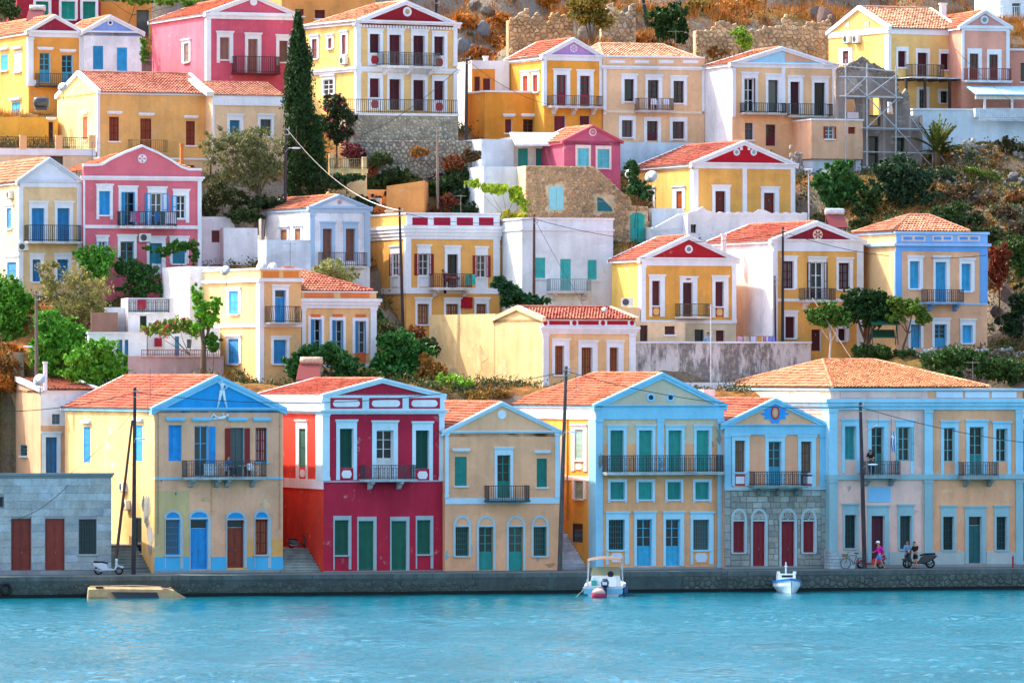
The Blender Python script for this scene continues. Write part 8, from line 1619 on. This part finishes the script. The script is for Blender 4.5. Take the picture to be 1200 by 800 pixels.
m = MB(); m.loft([[(-.92, 2.45, 1.2), (-.78, 2.7, 1.72), (.78, 2.7, 1.72), (.92, 2.45, 1.2)], [(-.92, 2.48, 1.2), (-.78, 2.73, 1.72), (.78, 2.73, 1.72), (.92, 2.48, 1.2)]]); m.build('windscreen', mat('gloss', '9a9a80'), r)
m = MB(); cv = [(-1.0 + .2 * i, 2.22 + .12 * math.sin(math.pi * i / 10)) for i in range(11)]; m.loft([[(x, y, z + dz_) for x, z in cv] for y, dz_ in ((1.1, -.12), (1.3, 0), (2.6, .02), (2.9, -.15))], close=False, cap=False); m.build('canopy', mat('paint', '7a6654'), r)
for x in (-1.0, 1.0):
    for y in (1.3, 2.7): m = MB(); m.tube([(x * 1.06, 2.0 if y < 2 else 2.3, .62), (x, y, 2.2)], .022, 6); m.build('canopy_post', mat('metal', 'c8ccd0', met=.7), r)
for x in (-.45, .45): m = MB(); m.loft([[(x + a, y, z) for a, z in ((-.26, .55), (-.24, 1.15), (.24, 1.15), (.26, .55))] for y in (.95, 1.15)]); m.box(WF, x - .26, x + .26, -1.0, -.55, .45, .62); m.build('seat', mat('gloss', 'd4dcdc'), r)
m = MB(); m.loft([[(x * s_ + .12, y, z_ * s_ + .78) for x, z_ in ((-.2, -.2), (-.24, .1), (-.12, .3), (.12, .3), (.24, .1), (.2, -.2))] for y, s_ in ((-.62, .6), (-.5, 1), (-.2, 1.05), (-.02, .8))]); e_ = m.build('outboard_engine', mat('gloss', '1c2c48'), r); m = MB(); m.box(WF, .02, .22, .2, .42, -.35, .62); m.box(WF, .08, .16, .15, .6, -.4, -.1); m.build('engine_leg', mat('paint', '23304a'), e_)
m = MB(); m.box(WF, -.02, .26, .505, .64, .72, .9); m.build('engine_decal', mat('gloss', 'cfd6dc'), e_)
for x in (-1.0, 1.0): m = MB(); m.tube([(x, .1, .62), (x, .1, 1.0), (x, .9, 1.0), (x, .9, .64)], .02, 6); m.build('stern_rail', mat('metal', 'c8ccd0', met=.7), r)
m = MB(); m.tube([(-1.05, .02, .55), (-1.6, -.6, .0), (-1.9, -1.2, -.1)], .018, 5); m.build('mooring_rope', mat('bark', 'b0a890'), r)
for x in (-1.22, 1.22):
    for y in (1.2, 2.9): m = MB(); m.lathe((x, y, .18), [(.03, -.05), (.1, 0), (.1, .3), (.03, .36)], 10); m.build('fender', mat('gloss', '2f4a78'), r)
m = MB(); m.tube([(-.7, 4.3, .95), (-.55, 4.9, 1.25), (0, 5.2, 1.32), (.55, 4.9, 1.25), (.7, 4.3, .95)], .02, 6); m.build('bow_rail', mat('metal', 'c8ccd0', met=.7), r)
m = MB(); m.tube([(.32, 2.3, 1.1), (.32, 2.15, 1.3)], .02, 6); m.lathe((.32, 2.12, 1.28), [(.17, -.015), (.19, 0), (.17, .015)], 14, axis='y'); m.build('steering_wheel', mat('paint', '1c1c20'), r)
m = MB(); m.box(WF, -.75, -.45, -.9, -.6, .62, .95); m.build('storage_crate', mat('paint', '2f9a94'), r)
r = empty('mooring_buoy', at(701.5, 699, -12.2), 0, 'faded pink and white mooring buoy behind the motorboat', 'buoy'); r.location.z = .12; m = MB(); m.lathe((0, 0, 0), [(.05, -.35), (.3, -.25), (.44, -.02), (.42, .15), (.3, .33), (.1, .42), (.06, .5)], 18); m.build('float', mat('paint', 'b8375a'), r, smooth=True); m = MB(); m.lathe((0, 0, 0), [(.428, .14), (.305, .34), (.11, .43), (.02, .44)], 18); m.build('faded_top', mat('paint', 'e0b4a4'), r, smooth=True)
r = empty('small_boat', at(922.5, 694, -5.6), R(184), 'small white fishing boat with blue trim moored bow-out', 'boat'); r.location.z = 0; r.location.y += 4.1
m = MB(); rg = hull(m, 4.1, 1.75, .7, flare=.62); m.build('hull', mat('gloss', 'cfe0e4'), r); dk = [(a[0], a[-1]) for a in rg]; m = MB()
for s in (-1, 1): m.loft([[(s * (abs(p_[0]) - .08), p_[1], p_[2] - .08), (s * (abs(p_[0]) + .05), p_[1], p_[2] - .08), (s * (abs(p_[0]) + .05), p_[1], p_[2] + .06), (s * (abs(p_[0]) - .08), p_[1], p_[2] + .06)] for p_, q_ in dk])
m.build('gunwale', mat('gloss', '2f78c0'), r); m = MB(); m.loft([[(p_[0] * .97, p_[1], p_[2] - .05), (q_[0] * .97, q_[1], q_[2] - .05)] for p_, q_ in dk], close=False, cap=False); m.build('deck', mat('gloss', 'd8e4ea'), r)
m = MB(); m.loft([[(x, y, z) for x, z in ((-.62 * s_, .55), (-.6 * s_, 1.25), (.6 * s_, 1.25), (.62 * s_, .55))] for y, s_ in ((.4, 1), (1.6, 1), (1.75, .92))]); cb = m.build('cabin', mat('gloss', 'e6eef4'), r); m = MB(); m.box(lambda x, o, z: (x, 1.7 + o, z), -.38, .38, .02, .06, 1.02, 1.18); m.build('cabin_window', GLASS, cb)
for x in (-.55, .55): m = MB(); m.box(lambda a, o, z: (x + a, 1.3 + o, z), -.1, .1, -.15, .15, 1.25, 1.42); m.build('cabin_post', mat('gloss', 'e6eef4'), cb)
m = MB(); m.tube([(0, .9, 1.25), (0, .9, 2.05)], [.06, .04], 8); m.box(lambda x, o, z: (x, .9 + o, z), -.1, .1, -.06, .06, 1.72, 1.8); m.build('mast', mat('gloss', 'dfe8ee'), r); r.scale = (.9, .9, .9)
r = empty('sunken_boat', at(160, 700.5, -13.4), R(12), 'half-sunken tan boat with dark window band beside the quay', 'boat'); r.location.z = 0
m = MB(); pr_ = [[(-2.95, .0, -.5), (-2.85, .25, .52), (-2.75, .6, .66), (-2.7, 1.6, .62), (-2.8, 1.9, -.5)], [(-1.6, -.08, -.5), (-1.7, .2, .55), (-1.75, .6, .7), (-1.75, 1.6, .66), (-1.7, 2.0, -.5)], [(1.0, -.08, -.5), (1.3, .2, .5), (1.4, .6, .66), (1.4, 1.6, .62), (1.2, 2.0, -.5)], [(3.9, .3, -.5), (2.35, .35, .42), (2.2, .6, .56), (2.2, 1.5, .54), (3.6, 1.8, -.5)]]
m.loft(pr_); m.build('hull', mat('concrete', 'b8966a'), r); m = MB(); m.add([(-1.55, -.06, .38), (1.25, .08, .34), (1.4, -.06, -.1), (-1.1, -.16, -.1), (-1.55, .1, .38), (1.25, .24, .34)], [(0, 1, 2, 3), (0, 1, 5, 4)]); m.build('window_band', GLASS, r)
m = MB(); m.tube([(-2.72, .62, .7), (0, .6, .74), (2.18, .6, .6)], .035, 6); m.build('roof_rim', mat('concrete', 'c8a478'), r); m = MB(); m.add([(-2.75, .02, .1), (-1.75, -.04, .08), (-1.6, -.1, -.1), (-2.9, -.02, -.1)], [(0, 1, 2, 3)]); m.build('weed_stain', mat('concrete', '8a7a48'), r)
for x in (-2.2, 1.75): m = MB(); m.box(WF, x - .2, x + .25, -.5, -.3, .63, .70); m.build('hatch', mat('paint', '2a2c30'), r)
r = empty('mooring_fender', at(20, 697, -12.9), 0, 'white fender float hanging at the quay wall on the left', 'fender'); r.location.z = .1; m = MB(); m.lathe((0, 0, 0), [(.05, -.2), (.13, -.1), (.13, .3), (.08, .4)], 12); m.build('float', mat('gloss', 'd4d4cc'), r, smooth=True); m = MB(); m.tube([(0, 0, .4), (.1, 1.2, 1.2)], .015, 5); m.build('rope', mat('bark', '8a8274'), r)
def tyre(label, px):
    s = qs(px); p = QF(s, .1, .55); r = empty('tyre_fender', p, QT, label, 'tyre'); m = MB(); pts = [(.3 * math.cos(t), -.06, .3 * math.sin(t)) for t in np.linspace(0, 2 * math.pi, 25)]; m.tube(pts, .09, 8, cap=False); m.build('tyre', mat('paint', '16171a'), r); m = MB(); m.tube([(0, -.02, .3), (0, .0, .66)], .015, 5); m.build('rope', mat('bark', '6a6458'), r)
tyre('black tyre fender hanging on the quay wall at the far left', 6)
for lab, px in (('iron ladder on the quay wall right of the motorboat', 848), ('thin iron ladder on the quay wall left of the blue pediment house', 205)):
    s = qs(px); r = empty('quay_ladder', QF(s, .16, 0), QT, lab, 'ladder')
    for x in (-.2, .2): m = MB(); m.tube([(x, 0, -.3), (x, 0, 1.3)], .02, 6); m.build('rail', mat('metal', '3c4446'), r)
    for i in range(5): m = MB(); m.tube([(-.2, 0, .05 + i * .26), (.2, 0, .05 + i * .26)], .015, 5); m.build('rung', mat('metal', '3c4446'), r)

# ================================================================== rooftop aerials
def aerial(label, px, py, Y, hh=1.8, rz=0):
    r = empty('television_aerial', at(px, py, Y), rz, label, 'aerial'); m = MB(); m.tube([(0, 0, -.5), (0, 0, hh)], .022, 5); m.build('mast', mat('metal', '6a6a6c'), r)
    m = MB(); m.tube([(-.55, 0, hh - .1), (.55, 0, hh - .1)], .012, 5)
    for i in range(7): x = -.5 + i * .165; w = .32 - i * .025; m.tube([(x, -w, hh - .1), (x, w, hh - .1)], .008, 4)
    m.build('boom', mat('metal', '8a8a8c'), r)
for a in (('television aerial on the red tile roof of the blue pediment house', 176, 462, yh(181) + 4, 1.6, .3), ('television aerial beside the dishes on the orange attic roof', 340, 318, 21.5, 1.9, .8), ('television aerial on the white turquoise house roof', 700, 262, 37, 1.6, .2), ('television aerial on the crimson-panel house roof', 540, 254, 39, 1.5, 1.0), ('television aerial on the long yellow house ridge', 180, 96, 53, 1.6, .5), ('television aerial on the cream panelled house roof', 792, 60, 64, 1.5, .2), ('television aerial on the mansion hip roof', 1140, 452, yh(1140) + 9, 1.6, .7), ('television aerial on the pink house roof', 108, 192, 40, 1.5, .4)): aerial(*a)
